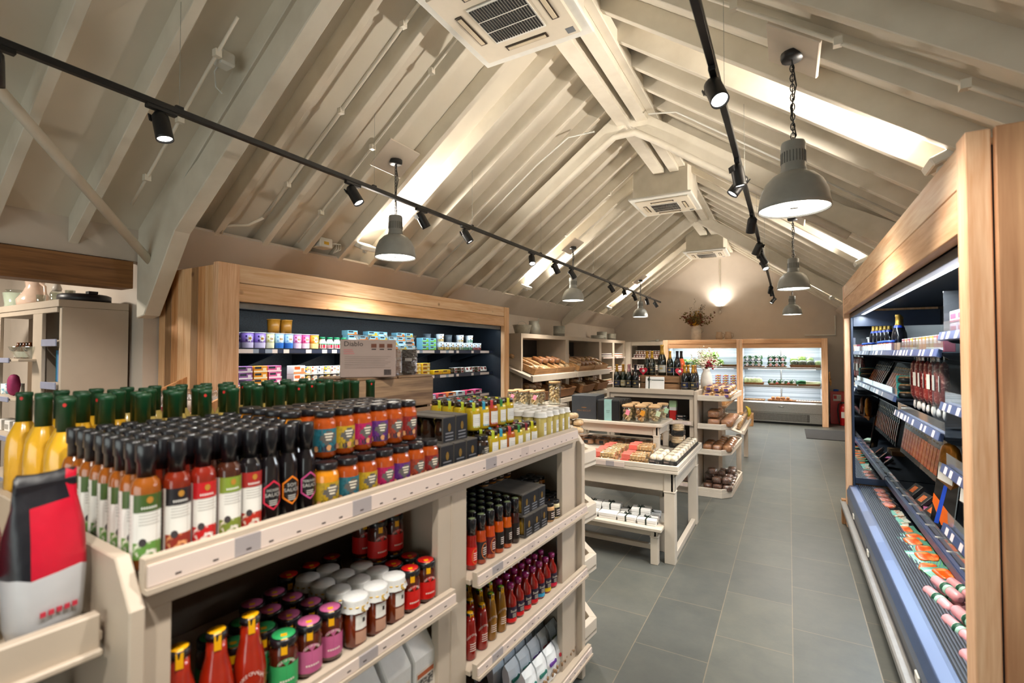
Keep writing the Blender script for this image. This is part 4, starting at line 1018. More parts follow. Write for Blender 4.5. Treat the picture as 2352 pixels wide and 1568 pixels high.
def crackers(t):
    ct = MB().box((-.03, -.125, 0), (.03, .125, .175)).obj('carton', mat('mauve_grey_card', '#a7938a', .5, noise=.03), t, .003)
    L = MB(); X = .0306
    fn = lambda y0, z0: (lambda x, y: (X + .0004, y0 + x, z0 + y))
    L.text('Diablo', .032, fn(-.066, .145), 0)
    for i in range(3): L.box((X - .0006, .012 + .036 * i, .138), (X + .0003, .036 + .036 * i, .156), 1); L.box((X - .0006, .014 + .036 * i, .128), (X + .0003, .034 + .036 * i, .133), 0)
    for i in range(3): L.box((X - .0006, -.11, .126 - .009 * i), (X + .0002, -.07 + .004 * i, .131 - .009 * i), 2)
    for i in range(7): L.box((X - .0006, -.105, .095 - .0085 * i), (X + .0002, .1 - .012 * (i % 3), .0975 - .0085 * i), 3)
    for i in range(14): L.box((X - .0006, .07 + .0024 * i, .01), (X + .0002, .0712 + .0024 * i + .0006 * (i % 3), .036), 0)
    L.obj('print', [mat('print_black', '#2a2325', .5), mat('print_brown', '#6b3c28', .5), mat('print_pink', '#b77a78', .5), mat('print_faint', '#8b7a72', .5)], ct)
p = inst('crackers', P(crackers), 'cracker_box', 'mauve-grey cracker carton printed Diablo, standing on the crate', 'box', Gw(-1.80, 1.575, 1.586), radians(-42))
def giftbag(c):
    def b(t):
        m = glossy('fudge_' + c[1:], c)
        MB().box((-.028, -.04, 0), (.028, .04, .13)).obj('contents', m, t, .008)
        s = MB(); ring = lambda w, d, z: [(-w, -d, z), (w, -d, z), (w, d, z), (-w, d, z)]
        rs = [ring(.031, .043, .0), ring(.032, .044, .135), ring(.01, .014, .165), ring(.03, .04, .205), ]
        vs = [v for q in rs for v in q]
        s.add(vs, [(j * 4 + i, j * 4 + (i + 1) % 4, j * 4 + 4 + (i + 1) % 4, j * 4 + 4 + i) for j in range(3) for i in range(4)], 0, True); s.obj('cellophane', m_film, t)
        MB().tube([(.013 * cos(a), .016 * sin(a), .165) for a in [k * pi / 4 for k in range(8)]], .004, 5, closed=True).obj('ribbon', mat('brown_ribbon', '#5a2f22', .5), t)
        MB().box((.0285, -.02, .07), (.0292, .015, .085)).obj('label', m_lab, t)
    return b
gput('giftA', P(giftbag('#7a553a')), 'fudge_bag', 'cellophane bag of brown fudge beside the cracker carton', 'sweet bag', -1.86, 1.785, 1.587, -.6)
gput('giftB', P(giftbag('#35211c')), 'fudge_bag', 'cellophane bag of dark chocolate at the crate end', 'sweet bag', -1.85, 1.895, 1.587, -.8)
gput('giftA', None, 'fudge_bag', 'cellophane bag of fudge poking up behind the cracker carton', 'sweet bag', -1.95, 1.67, 1.587, .2)
# ------------------------------------------------ bay nearer the camera
def tablid(cc): # dark lid with a coloured disc and a yellow paper tab
    def b(t, r, h, a):
        MB().lathe([(0, h + .0004), (r * .8, h + .0008), (r * .8, h + .0002)], 16).obj('lid_disc', mat('disc_' + cc[1:], cc, .4), t)
        strip(t, r, h, mat('yellow_tab', '#e3a400', .45), a, .007)
    return b
def seal_jar(cc, bc='#4a1a0c', lab=None):
    def b(t):
        lm = mat('label_' + cc[1:], cc, .4)
        def L(r, h):
            q = MB().wrap(r * 1.008, .012, h * .52, -120, 62, 0, 12)
            f = curve(r, -20, h * .52, 1.008); n = 9
            q.add([f(0, 0)] + [f(.022 * cos(pi * k / n), .017 * sin(pi * k / n)) for k in range(n + 1)], [(0, k + 1, k + 2) for k in range(n)], 0)
            for k, chx in enumerate('ISLE OF WIGHT'):
                if chx == ' ': continue
                th = radians(155 - 130 * k / 12); ct, st = cos(th - pi / 2), sin(th - pi / 2)
                q.text(chx, .0085, (lambda th, ct, st: (lambda x, y: curve(r, -20, h * .50, 1.02)(.017 * cos(th) + x * ct - y * st, .013 * sin(th) + x * st + y * ct)))(th, ct, st), 1)
            for i in range(6): q.wrap(r * 1.015, h * .22, h * .255, -45 + 10 * i, -38 + 10 * i, 1, 1)
            return q
        L.mats = [lm, mat('pale_print', '#e6d6cc', .5)]
        jar(glossy('relish_' + bc[1:], bc), m_lid, .0335, .128, L, lr=.032)(t)
        tablid(cc)(t, .0335, .128, -30)
    return b
def ketchup(bc, cc, tall=.205, r=.03):
    def b(t):
        MB().lathe([(r * .9, 0), (r, .006), (r * .98, .09), (r * .8, .13), (r * .58, .16), (r * .52, tall - .012)], 16).obj('body', glossy('ketchup_' + bc[1:], bc), t)
        MB().lathe([(r * .6, tall - .014), (r * .6, tall), (0, tall + .001)], 14).obj('cap', m_lid, t)
        tablid(cc)(t, r * .62, tall + .001, -20)
        q = MB()
        for k, chx in enumerate('ISLE OF WIGHT'):
            if chx == ' ': continue
            q.text(chx, .011, (lambda k: (lambda x, y: curve(r, -20, .07, 1.02)(-.024 + .004 * k + x, .02 - .00045 * (k - 6) ** 2 + y)))(k), 0)
        for i in range(4): q.wrap(r * 1.01, .058 - .008 * i, .061 - .008 * i, -50, 10, 0, 4)
        q.obj('print', mat('pale_print', '#e6d6cc', .5), t)
    return b
for i, y in enumerate((.497, .572, .647)):
    gput('ketA', P(ketchup('#97200a', '#e3a400', .21, .036)), 'ketchup_bottle', 'red ketchup bottle with yellow lid tab in the lower bay, %s from its near end' % ORD[i], 'ketchup bottle', -1.135, y, .878, 0, 'ketchup bottles with yellow tabs')
for r, y in ((0, .730), (1, .720), (2, .705), (1, .645), (2, .63)):
    gput('jgreen', P(seal_jar('#2f9e5a')), 'relish_jar', 'green-lidded relish jar beside the ketchup, %s' % ('at the front' if r == 0 else ORD[r] + ' row back' + (', nearer the shelf end' if y < .66 else '')), 'jar', -1.132 - .07 * r, y, .878, 0, 'green relish jars')
for r in range(4):
    for i, y in enumerate((.80, .872)):
        gput('jpink', P(seal_jar('#b85a86')), 'relish_jar', 'pink-lidded relish jar, %s, on the %s side of the pink column' % ('front row' if r == 0 else ORD[r] + ' row back', 'green' if i == 0 else 'honey'), 'jar', -1.132 - .07 * r - .01 * i, y - .01 * r, .878, 0, 'pink relish jars')
def honey(t):
    MB().lathe([(.03, 0), (.0335, .006), (.0335, .094), (.03, .10)], 18).obj('body', glossy('amber_honey', '#6a2406'), t)
    cloth_top(t, .034, .132, mat('silver_white_paper', '#d8d7d4', .4, noise=.06, scale=60), drop=.034)
    MB().tube([(.036 * cos(k * pi / 6), .036 * sin(k * pi / 6), .112) for k in range(12)], .0022, 5, closed=True).tube([(.036, -.006, .112), (.046, -.014, .106), (.045, -.002, .10), (.036, -.006, .112)], .002, 4).obj('gold_tie', mat('gold_cord', '#c9a23a', .35, .5), t)
    b = MB().wrap(.0339, .05, .09, -38, 22, 0, 6).wrap(.0339, .012, .045, -38, 22, 1, 6).wrap(.0342, .068, .08, -4, 10, 2, 2); b.obj('label', [m_lab, mat('pale_brown_print', '#b98f78', .5), mat('print_black', '#2a2325', .5)], t)
for r in range(4):
    for i, y in enumerate((.948, 1.022, 1.096)):
        if r == 3 and i == 2: continue
        gput('honey', P(honey), 'honey_jar', 'honey jar with gold-tied white paper cap, %s, %s from the pinks' % ('front row' if r == 0 else ORD[r] + ' row back', ORD[i]), 'honey jar', -1.13 - .073 * r, y, .878, random.uniform(-.1, .1), 'white-capped honey jars')
for r in range(4):
    for i, y in enumerate((1.168, 1.242)):
        gput('jred', P(seal_jar('#c3130f')), 'relish_jar', 'red-lidded relish jar on the shelf board, %s, %s the bay divider' % ('front row' if r == 0 else ORD[r] + ' row back', 'next to' if i else 'one in from'), 'jar', -1.132 - .071 * r, y - .004 * r, .878, 0, 'red relish jars')
for r, y in ((2, 1.168), (2, 1.242), (3, 1.168), (3, 1.242)):
    gput('jred', None, 'relish_jar', 'red-lidded relish jar stacked on another, %s, %s the bay divider' % ('third row back' if r == 2 else 'fourth row back', 'next to' if y > 1.2 else 'one in from'), 'jar', -1.132 - .071 * r, y - .004 * r, 1.008, .1, 'red relish jars')
for i in range(3):
    gput('jred', None, 'relish_jar', 'red-lidded relish jar deep in the bay behind the honey, %s from the divider' % ORD[i], 'jar', -1.42, 1.09 - .08 * i, .878, .1, 'red relish jars')
def flour(t):
    w_, d_, h = .045, .052, .19
    v = [(-w_, -d_, 0), (w_, -d_, 0), (w_, d_, 0), (-w_, d_, 0), (-w_, -d_, h), (w_, -d_, h), (w_, d_, h), (-w_, d_, h), (-.004, -d_ * .96, h + .055), (-.004, d_ * .96, h + .055), (.004, -d_ * .96, h + .055), (.004, d_ * .96, h + .055)]
    MB().add(v, [(0, 3, 2, 1), (0, 1, 5, 4), (1, 2, 6, 5), (2, 3, 7, 6), (3, 0, 4, 7), (5, 6, 11, 10), (7, 4, 8, 9), (4, 5, 10, 8), (6, 7, 9, 11), (8, 10, 11, 9)]).obj('paper_bag', mat('white_flour_paper', '#ecebe8', .6, noise=.04, scale=25, bump=.25), t, .006)
    b = MB().box((w_, -.042, .025), (w_ + .0008, .042, .15), 0)
    b.box((w_ + .0008, -.038, .128), (w_ + .0014, .038, .142), 1).box((w_ + .0008, -.035, .09), (w_ + .0014, .035, .122), 2).box((w_ + .0008, -.034, .07), (w_ + .0014, .034, .078), 1).box((w_ + .0008, -.02, .03), (w_ + .0014, .02, .064), 2)
    b.obj('label', [mat('cream_label', '#e0d8cc', .5), mat('orange_print', '#c0653a', .5), speck('mill_engraving', '#4a4644', '#b3aca2', 120, .5)], t)
for i, y in enumerate((.99, 1.11, 1.225)):
    gput('flour', P(flour), 'flour_bag', 'white paper flour bag with orange and grey label, %s' % ('next to the divider', 'in the middle', 'lowest in view')[2 - i], 'flour bag', -1.16, y, .515, 0, 'paper flour bags')
# ------------------------------------------------ far bay, upper shelf
def slim(bc, lc, dark=None, ring=True, cap='#17161a'):
    def b(t):
        MB().lathe([(.018, 0), (.0215, .004), (.021, .09), (.0185, .108), (.0195, .118), (.014, .135), (.0135, .145)], 14).obj('body', glossy('dressing_' + bc[1:], bc), t)
        MB().lathe([(.0185, .128), (.0185, .185), (.0175, .188), (0, .1875)], 14).lathe([(0, .1882), (.014, .1884), (.0141, .1876)], 12, m=1).obj('cap', [glossy('cap_' + cap[1:], cap), mat('cap_top_olive', '#5f6a4a', .4)], t)
        q = MB().wrap(.0218, .018, .085, -130, 60, 0, 9)
        f = curve(.0215, -5, .05, 1.03)
        if ring: q.add([f(.016 * cos(k * pi / 8), .03 * sin(k * pi / 8)) for k in range(16)] + [f(.0135 * cos(k * pi / 8), .0265 * sin(k * pi / 8)) for k in range(16)], [(k, (k + 1) % 16, 16 + (k + 1) % 16, 16 + k) for k in range(16)], 1)
        for i in range(4): q.wrap(.0224, .06 - .008 * i, .063 - .008 * i, -30, 20, 2, 3)
        q.obj('label', [mat('slim_label_' + lc[1:], lc, .45), mat('ring_orange', '#d1733a', .45), mat('pale_print', '#e6d6cc', .5)], t)
    return b
SB = [('scarlet label', '#8a1208', '#c9140f', 1), ('charcoal label', '#a83a08', '#2a2628', 1), ('maroon label', '#b5400c', '#5a1a20', 1), ('black label, orange sauce', '#b84a06', '#17130f', 0), ('black label, amber sauce', '#bb5208', '#1b130f', 0), ('black label, dark sauce', '#2e0f0a', '#19110f', 0)]
for i, (cn, bc, lc, rg) in enumerate(SB):
    for r in range(6):
        gput('slim%d' % i, P(slim(bc, lc, ring=rg)), 'dressing_bottle', 'slim black-capped dressing bottle with %s, %s' % (cn, 'front row' if r == 0 else ORD[r] + ' row back'), 'dressing bottle', -1.135 - .049 * r, 1.50 + .062 * i + .004 * r, .882, 0, 'slim dressing bottles')
def mcar(t): carrier(.026, .088, '#a5813c', '#8a6a1e', 3)(t)
for r in range(3):
    for z in (0, 1):
        gput('mcar', P(mcar), 'mustard_multipack', 'black card carrier of mustard jars, %s tier, %s from the dressings' % ('upper' if z else 'lower', ORD[r]), 'multipack', -1.215 - .012 * z, 1.895 + .07 * r, .882 + .0945 * z, 0, 'mustard carriers')
        gput('mcar', None, 'mustard_multipack', 'black card carrier of mustard jars behind the first ones, %s tier, %s from the dressings' % ('upper' if z else 'lower', ORD[r]), 'multipack', -1.425 - .012 * z, 1.895 + .07 * r, .882 + .0945 * z, 0, 'mustard carriers')
def mj(bc, lc):
    return P(jar(glossy('aioli_' + bc[1:], bc), m_lid, .0275, .088, plain_label(m=mat('lab_' + lc[1:], lc)), .016))
MJ = [('pale', '#d3a06a', '#1d1b1a'), ('cream', '#d9cba0', '#23201e'), ('amber', '#b8701c', '#33201c'), ('ivory', '#d6cdb2', '#29251f')]
def mjl(bc, lc):
    def f(r, h):
        b = MB().wrap(r * 1.01, h * .1, h * .62, -110, 60, 0, 9)
        for i in range(3): b.wrap(r * 1.02, h * .45 - .01 * i, h * .45 + .004 - .01 * i, -35, 20, 1, 3)
        return b
    f.mats = [mat('lab_' + lc[1:], lc, .5), mat('pale_print', '#e6d6cc', .5)]
    return P(jar(glossy('aioli_' + bc[1:], bc), m_lid, .0275, .088, f, .016))
for i, (cn, bc, lc) in enumerate(MJ):
    for r in range(4):
        gput('mj' + cn, mjl(bc, lc), 'condiment_jar', '%s condiment jar with black lid and label, lower tier, %s' % (cn, 'front row' if r == 0 else ORD[r] + ' row back'), 'jar', -1.135 - .057 * r, 2.125 + .058 * i, .882, 0, 'black-lidded condiment jars')
for i in range(3):
    for r in range(2):
        cn, bc, lc = MJ[i]
        gput('mj' + cn, None, 'condiment_jar', '%s condiment jar with black lid and label, upper tier, %s row' % (cn, ('front', 'second')[r]), 'jar', -1.135 - .057 * (r + 2), 2.125 + .058 * i, .971, 0, 'black-lidded condiment jars')
for i in range(7):
    gput('mj' + MJ[i % 4][0], None, 'condiment_jar', 'dark condiment jar on the carriers near the back of the shelf, %s from the dressings' % ORD[i], 'jar', -1.36 - .055 * (i % 2), 1.89 + .032 * i, 1.0716, 0, 'condiment jars on the carriers')
# ------------------------------------------------ far bay, middle shelf
for r in range(3):
    for i, y in enumerate((1.485, 1.56)):
        gput('ketB', P(ketchup('#8c1208', '#e3a400', .165, .025)), 'ketchup_bottle', 'small dark red ketchup bottle with yellow tab, %s row, %s the divider' % (('front', 'second', 'third')[r], 'beside' if i == 0 else 'one off'), 'ketchup bottle', -1.13 - .058 * r, y, .558, 0, 'small ketchup bottles')
    for i, y in enumerate((1.63, 1.70)):
        gput('mustB', P(ketchup('#8a5c0a', '#4a9a1e', .175, .025)), 'mustard_bottle', 'mustard yellow sauce bottle with green lid, %s row, %s the small ketchups' % (('front', 'second', 'third')[r], 'beside' if i == 0 else 'one off'), 'sauce bottle', -1.135 - .058 * r, y, .558, 0, 'mustard sauce bottles')
def stokes(lc, cap='#8d1a5a'):
    def b(t):
        MB().lathe([(.024, 0), (.0275, .004), (.0275, .08), (.024, .098), (.013, .115), (.012, .14)], 16).obj('body', glossy('bbq_red', '#8a1308'), t)
        MB().lathe([(.0145, .138), (.0155, .145), (.0155, .158), (0, .159)], 12).obj('cap', glossy('cap_' + cap[1:], cap), t)
        q = MB().wrap(.0279, .024, .07, -130, 60, 0, 10).wrap(.0279, .008, .024, -130, 60, 1, 10)
        q.text('Stokes', .015, curve(.0275, -12, .048, 1.03), 2)
        for i in range(3): q.wrap(.0283, .04 - .006 * i, .042 - .006 * i, -35, 5, 2, 3)
        q.obj('label', [mat('aubergine_label', '#221630', .45), mat('band_' + lc[1:], lc, .45), mat('label_cream_letters', '#d3cbb8', .5)], t)
    return b
ST = [('red', '#d01a1c'), ('red', '#d01a1c'), ('red', '#d01a1c'), ('crimson', '#c41824'), ('blue', '#2f9ac4'), ('yellow', '#d6b012'), ('pink', '#c4183e')]
for i, (cn, lc) in enumerate(ST):
    for r in range(4):
        gput('stk' + cn, P(stokes(lc)), 'barbecue_bottle', 'magenta-capped red sauce bottle with %s band, %s, %s of its line' % (cn, 'front row' if r == 0 else ORD[r] + ' row back', ORD[i]), 'sauce bottle', -1.135 - .06 * r, 1.775 + .0625 * i, .558, 0, 'magenta-capped sauces')
for i, (y, lc) in enumerate(((2.245, '#1f9aa6'), (2.31, '#c8201c'))):
    gput('brn%d' % i, P(slim('#5a1c0c', lc, ring=0, cap='#b9b6b2')), 'hot_sauce_bottle', 'brown sauce bottle with pale cap and %s label at the shelf end' % ('teal', 'red')[i], 'sauce bottle', -1.135, y, .558)
# ------------------------------------------------ far bay, bottom shelf
def pouch(bc, band):
    def b(t):
        s = MB(); n = 6; fr = []; bk = []
        for j in range(n + 1):
            z = .15 * j / n; d = .02 * sin(pi * min(1, .18 + .9 * (1 - j / n)) * .9) if j < n else .001
            fr.append([(d, -.044, z), (d * 1.6, 0, z), (d, .044, z)]); bk.append([(-d, -.044, z), (-d * 1.4, 0, z), (-d, .044, z)])
        vs = [p for q in fr for p in q] + [p for q in bk for p in q]; o = 3 * (n + 1); fs = []
        for j in range(n):
            for i in range(2):
                a = 3 * j + i; fs += [(a, a + 1, a + 4, a + 3), (o + a + 1, o + a, o + a + 3, o + a + 4)]
            fs += [(3 * j + 2, o + 3 * j + 2, o + 3 * j + 5, 3 * j + 5), (o + 3 * j, 3 * j, 3 * j + 3, o + 3 * j + 3)]
        s.add(vs, fs, 0, False); s.obj('pouch', mat('pouch_' + bc[1:], bc, .45, noise=.03, scale=12), t)
        q = MB(); X = .033
        q.box((.0045, -.006, .118), (.0155, .006, .128), 0)
        if band:
            q.box((.026, -.036, .075), (.0335, .022, .088), 1)
            for k in range(4): q.ell((X - .004, -.025 + .017 * k, .035 + .01 * (k % 2)), (.005, .009, .010), 6, 4, 2, .2)
        q.obj('print', [mat('print_black', '#2a2325', .5), mat('bandp_' + (band or '#111111')[1:], band or '#111111', .5), mat('nut_print', '#8a6a4a', .6)], t)
    return b
BD = ['#1f6a5e', '#1f6a5e', '#5a2a86', '#a8202c', '#9fae86']
for r in range(5):
    for i in range(5):
        col = ('#e9ecee', '#e2e8ed', '#d2dce5', '#c0cfdf', '#b8c8da')[r]
        bd = BD[i] if r < 2 else None
        gput('pouch%d%s' % (r, bd), P(pouch(col, bd)), 'snack_pouch', 'pale stand-up snack pouch, %s row from the front, %s from the far end' % (ORD[r], ORD[4 - i]), 'snack pouch', -1.125 - .082 * r, 1.93 + .098 * i - .012 * r, .124 + .012 * r, .0, 'pale snack pouches', (0, -.16))
for r in range(3):
    for i in range(2):
        gput('pinkbox', P(lambda t: (MB().box((-.045, -.045, 0), (.045, .045, .05)).obj('carton', mat('dusty_pink_card', '#a3687a', .5), t, .002), MB().box((-.0455, -.0455, .012), (.0455, .0455, .03)).obj('band', mat('slate_card', '#4c4a52', .5), t), MB().lathe([(.024, .0505), (.0245, .051), (.0, .0512)], 14).obj('window', speck('popcorn', '#d9cfae', '#8a7442', 90, .5), t))), 'sweet_box', 'small dusty pink box with popcorn window, %s, %s the divider' % (('front row', 'second row', 'third row')[r], 'nearer' if i == 0 else 'off'), 'sweet box', -1.14 - .094 * r, 1.72 + .10 * i, .124, 0, 'dusty pink sweet boxes')
for i in range(3):
    gput('dkjar', P(jar(glossy('black_olive', '#15161d'), m_lid, .04, .10)), 'preserve_jar', 'dark jar low in the corner under the ketchups, %s from the divider' % ORD[i], 'jar', -1.14 - .06 * i, 1.50 + .085 * (i % 2), .124, 0, 'dark corner jars')
# ------------------------------------------------ coffee bags on the low shelf
def coffee(t):
    prof = [(0, .048, .038), (.03, .055, .045), (.12, .06, .046), (.19, .058, .034), (.245, .05, .018), (.275, .048, .004), (.30, .048, .003)]
    n = 14; vs = []; fs = []; ms = []
    for z, w_, d_ in prof:
        for k in range(n):
            a = 2 * pi * k / n; vs.append((d_ * (abs(cos(a)) ** .7) * (1 if cos(a) > 0 else -1), w_ * (abs(sin(a)) ** .6) * (1 if sin(a) > 0 else -1) * (1 + .03 * sin(z * 60 + k)), z + .004 * sin(k * 2.3)))
    for j in range(len(prof) - 1):
        for k in range(n):
            fs.append((j * n + k, j * n + (k + 1) % n, (j + 1) * n + (k + 1) % n, (j + 1) * n + k))
            a = 2 * pi * (k + .5) / n
            dark = (sin(a) < -.55 or cos(a) < 0) or (j >= 4 and sin(a) < .3)
            ms.append(0 if j < 2 and prof[j][0] < .08 else (1 if dark else 2))
    fs += [tuple(range(n))[::-1], tuple((len(prof) - 1) * n + k for k in range(n))]; ms += [0, 1]
    b = MB().add(vs, fs, ms, True)
    bg = b.obj('bag', [mat('pale_grey_foil', '#b9babd', .4, noise=.04, scale=14, bump=.2), mat('black_foil', '#14141b', .38, noise=.1, scale=14, bump=.3), mat('crimson_foil', '#b8122c', .35, noise=.12, scale=14, bump=.3)], t)
    q = MB()
    for i in range(5): q.box((.047, -.026 + .012 * i, .047), (.0495, -.018 + .012 * i, .056))
    q.obj('print', mat('red_print', '#b0283c', .5), bg)
    MB().box((-.004, -.048, .268), (.005, .048, .284)).obj('fold', mat('black_foil', '#14141b', .38), t, .002)
gput('coffee', P(coffee), 'coffee_bag', 'black, crimson and grey coffee bag on the low shelf', 'coffee bag', -1.255, .315, 1.171, .18, 'coffee bags')
gput('coffee', None, 'coffee_bag', 'coffee bag cut off by the picture edge, beside the other', 'coffee bag', -1.30, .205, 1.171, .1, 'coffee bags')
gput('coffee', None, 'coffee_bag', 'coffee bag on the shelf below, lost in shadow', 'coffee bag', -1.30, .27, .766, .3, 'coffee bags')
# ---------------------------------------------------------------- food builders
def sup(b, c, r, p=.5, m=0, n=14, k=8, j=0.):
    """rounded block: p = 1 ellipsoid, smaller is boxier"""
    f = lambda t: (abs(t) ** p) * (1 if t >= 0 else -1)
    o = len(b.v); vs = [(c[0], c[1], c[2] - r[2])]; fs = []
    for a in range(1, k):
        t = -pi / 2 + pi * a / k
        for i in range(n):
            q = 2 * pi * i / n; d = 1 + random.uniform(-j, j)
            vs.append((c[0] + r[0] * f(cos(t)) * f(cos(q)) * d, c[1] + r[1] * f(cos(t)) * f(sin(q)) * d, c[2] + r[2] * f(sin(t))))
    vs.append((c[0], c[1], c[2] + r[2])); e = len(vs) - 1
    fs = [(0, 1 + (i + 1) % n, 1 + i) for i in range(n)] + [(1 + a * n + i, 1 + a * n + (i + 1) % n, 1 + (a + 1) * n + (i + 1) % n, 1 + (a + 1) * n + i) for a in range(k - 2) for i in range(n)] + [(1 + (k - 2) * n + i, 1 + (k - 2) * n + (i + 1) % n, e) for i in range(n)]
    return b.add(vs, fs, m, True)
m_crust = speck('golden_crust', '#c4833f', '#e6b97e', 26, .5, .6, .25, bump=.2)
m_dcrust = speck('brown_crust', '#86491f', '#b57a42', 28, .5, .6, .25, bump=.2)
m_pcrust = speck('pale_crust', '#d8a868', '#f0dab2', 24, .5, .65, .25, bump=.2)
m_rye = speck('dark_fruit_loaf', '#3d2114', '#71452a', 60, .5, .6, .2, bump=.3)
m_mer = speck('meringue', '#e3cfae', '#f4ead8', 30, .5, .6, .2, bump=.3)
m_blk = mat('black_card', '#1b1b1d', .5)
m_coral = mat('coral_label', '#d9695c', .5)
m_basket = speck('wicker', '#6b4426', '#a5764a', 110, .5, .7, .15, bump=.8)
def loaf(m, L, Wd, H, p=.55, lab=None, wrapk=1.06):
    def b(t):
        sup(MB(), (0, 0, H / 2), (L / 2, Wd / 2, H / 2), p, j=.02).obj('loaf', m, t)
        sup(MB(), (0, 0, H / 2 + .001), (L / 2 * wrapk + .006, Wd / 2 * wrapk, H / 2 * wrapk), p * 1.1, j=.035).obj('wrapper', m_film, t)
        if lab: MB().box((-.02, -Wd * .53, H * .25), (.025, -Wd * .535, H * .75)).box((-.02, -Wd * .4, H * 1.03), (.025, Wd * .4, H * 1.045)).obj('label', lab, t)
    return b
def plain_loaf(m, L, Wd, H, p=.7): return W(lambda nm: sup(MB(), (0, 0, H / 2), (L / 2, Wd / 2, H / 2), p, j=.03).obj(nm, m))
def wput(key, fn, nm, label, cat, loc, rz=0., group=None, tilt=(0, 0)): return inst(key, fn, nm, label, cat, loc, rz, group, tilt)

# ---------------------------------------------------------------- on the cake table
def shortbread(lc):
    def b(t):
        for i in range(7): MB().box((-.095 + .027 * i, -.03, 0), (-.071 + .027 * i, .03, .036)).obj('biscuit', speck('shortbread_' + lc[1:], lc, '#e6c890', 40, .5, .7, .25, bump=.3), t, .003)
        MB().box((-.1, -.032, -.0), (.1, .032, .040)).obj('wrapper', m_film, t, .006)
        MB().box((-.101, -.0325, .001), (-.03, .0325, .0405)).obj('label', m_coral, t)
    return b
for col, (x, lc, nm) in enumerate(((-1.43, '#cfa768', 'pale'), (-1.165, '#c07f3a', 'golden'))):
    for r in range(7):
        for k in range(2 + (col == 1 and r > 2)):
            if col == 1 and r == 6 and k: continue
            if r > 5 and k > 1: continue
            yy = 4.135 + .074 * r
            if yy > 4.62: continue
            wput('short%d' % col, P(shortbread(lc)), 'biscuit_pack', 'coral-labelled pack of %s biscuits, %s row from the table front, %s layer' % (nm, ORD[r], ORD[k]), 'biscuit pack', (x + .012 * ((r + k) % 2), yy, .7555 + .0415 * k), random.uniform(-.06, .06), 'coral-labelled biscuit packs')
for i in range(6):
    wput('flat%d' % (i % 2), P(lambda t: (MB().box((-.05, -.035, 0), (.05, .035, .03)).obj('flapjack', m_dcrust, t, .006), MB().box((-.055, -.038, 0), (.055, .038, .036)).obj('wrapper', m_film, t, .008))), 'flapjack_pack', 'small wrapped flapjack near the gondola end of the table, %s from the front' % ORD[i], 'flapjack', (-1.66 - .115 * (i % 2), 4.14 + .08 * (i // 2), .7555 + .0), random.uniform(-.1, .1), 'wrapped flapjacks')
def meringue(t):
    MB().box((-.055, -.055, 0), (.055, .055, .062)).box((-.05, -.0555, .044), (-.01, -.055, .057), 1).obj('tray', [m_blk, mat('tray_print', '#7a6a62', .5)], t, .002)
    for i in range(4): MB().ell((-.025 + .05 * (i % 2), -.025 + .05 * (i // 2), .075), (.028, .028, .028), 9, 6, 0, .12).obj('meringue', m_mer, t)
    sup(MB(), (0, 0, .058), (.058, .058, .052), .6, j=.1).obj('wrapper', m_film, t)
for r in range(9):
    for i in range(2 if r < 3 else 1):
        wput('mer', P(meringue), 'meringue_tray', 'black tray of wrapped meringues, %s from the table front, %s' % (ORD[r], 'along the aisle edge' if i == 0 else 'inner line'), 'meringue tray', (-.85 - .115 * i, 4.15 + .118 * r, .7555), 0, 'wrapped meringue trays')
def crumpet(t):
    MB().box((-.06, -.06, 0), (.06, .06, .045)).obj('tray', m_blk, t, .002)
    for k in range(3): MB().lathe([(.0, 0), (.05, .0), (.055, .008), (.052, .018), (0, .02)], 16, o=(0, .01 * k - .01, .046 + .019 * k)).obj('shortcake', m_pcrust, t)
    sup(MB(), (0, 0, .055), (.064, .064, .056), .6, j=.06).obj('wrapper', m_film, t)
for i, (x, y, z) in enumerate(((-.985, 5.09, 0), (-.985, 5.21, 0), (-.985, 5.15, .116), (-1.11, 5.19, 0))):
    wput('crump', P(crumpet), 'shortcake_tray', 'black tray of big pale shortcakes at the table back, %s' % ('lower near one', 'lower far one', 'stacked on top', 'inside the riser leg')[i], 'shortcake tray', (x, y, .7555 + z), 0, 'pale shortcake trays')
for i in range(6):
    wput('cakeblk', P(loaf(m_dcrust, .15, .07, .06, .5, m_blk)), 'wrapped_cake', 'wrapped brown cake with black band under the riser, %s from the aisle' % ORD[i], 'cake', (-1.22 - .155 * i, 4.82 + .03 * (i % 2), .7555), 0, 'black-banded cakes')
    wput('cakeblk', None, 'wrapped_cake', 'wrapped brown cake with black band at the back of the table, %s from the aisle' % ORD[i], 'cake', (-1.25 - .155 * i, 5.0, .7555), .05, 'black-banded cakes')
def cakestand(t):
    MB().lathe([(.07, 0), (.072, .006), (.03, .02), (.014, .04), (.013, .16), (.03, .18)], 18).obj('stem', m_glass, t)
    MB().lathe([(.0, .18), (.15, .18), (.158, .19), (.158, .205), (.152, .205), (.15, .192), (.0, .19)], 26).obj('plate', m_glass, t)
wput('stand', P(cakestand), 'cake_stand', 'glass cake stand piled with wrapped bakes beside the gondola end', 'cake stand', (-1.80, 4.34, .7555))
for i, (x, y, z) in enumerate(((-.06, -.05, 0), (.06, -.05, 0), (0, .06, 0), (-.05, .0, .055), (.05, .02, .055), (0, 0, .11))):
    wput('bake', P(loaf(m_pcrust, .125, .10, .06, .7)), 'wrapped_bake', 'wrapped pale bake on the glass stand, %s' % ('bottom front left corner', 'bottom front aisle corner', 'bottom rear', 'middle layer inner', 'middle layer aisle side', 'topmost')[i].replace('left ', 'inner '), 'bake', (-1.80 + x, 4.34 + y, .7555 + .1925 + z * 1.1), .5 * i, 'bakes on the glass stand', (0, .15 * (i % 2)))
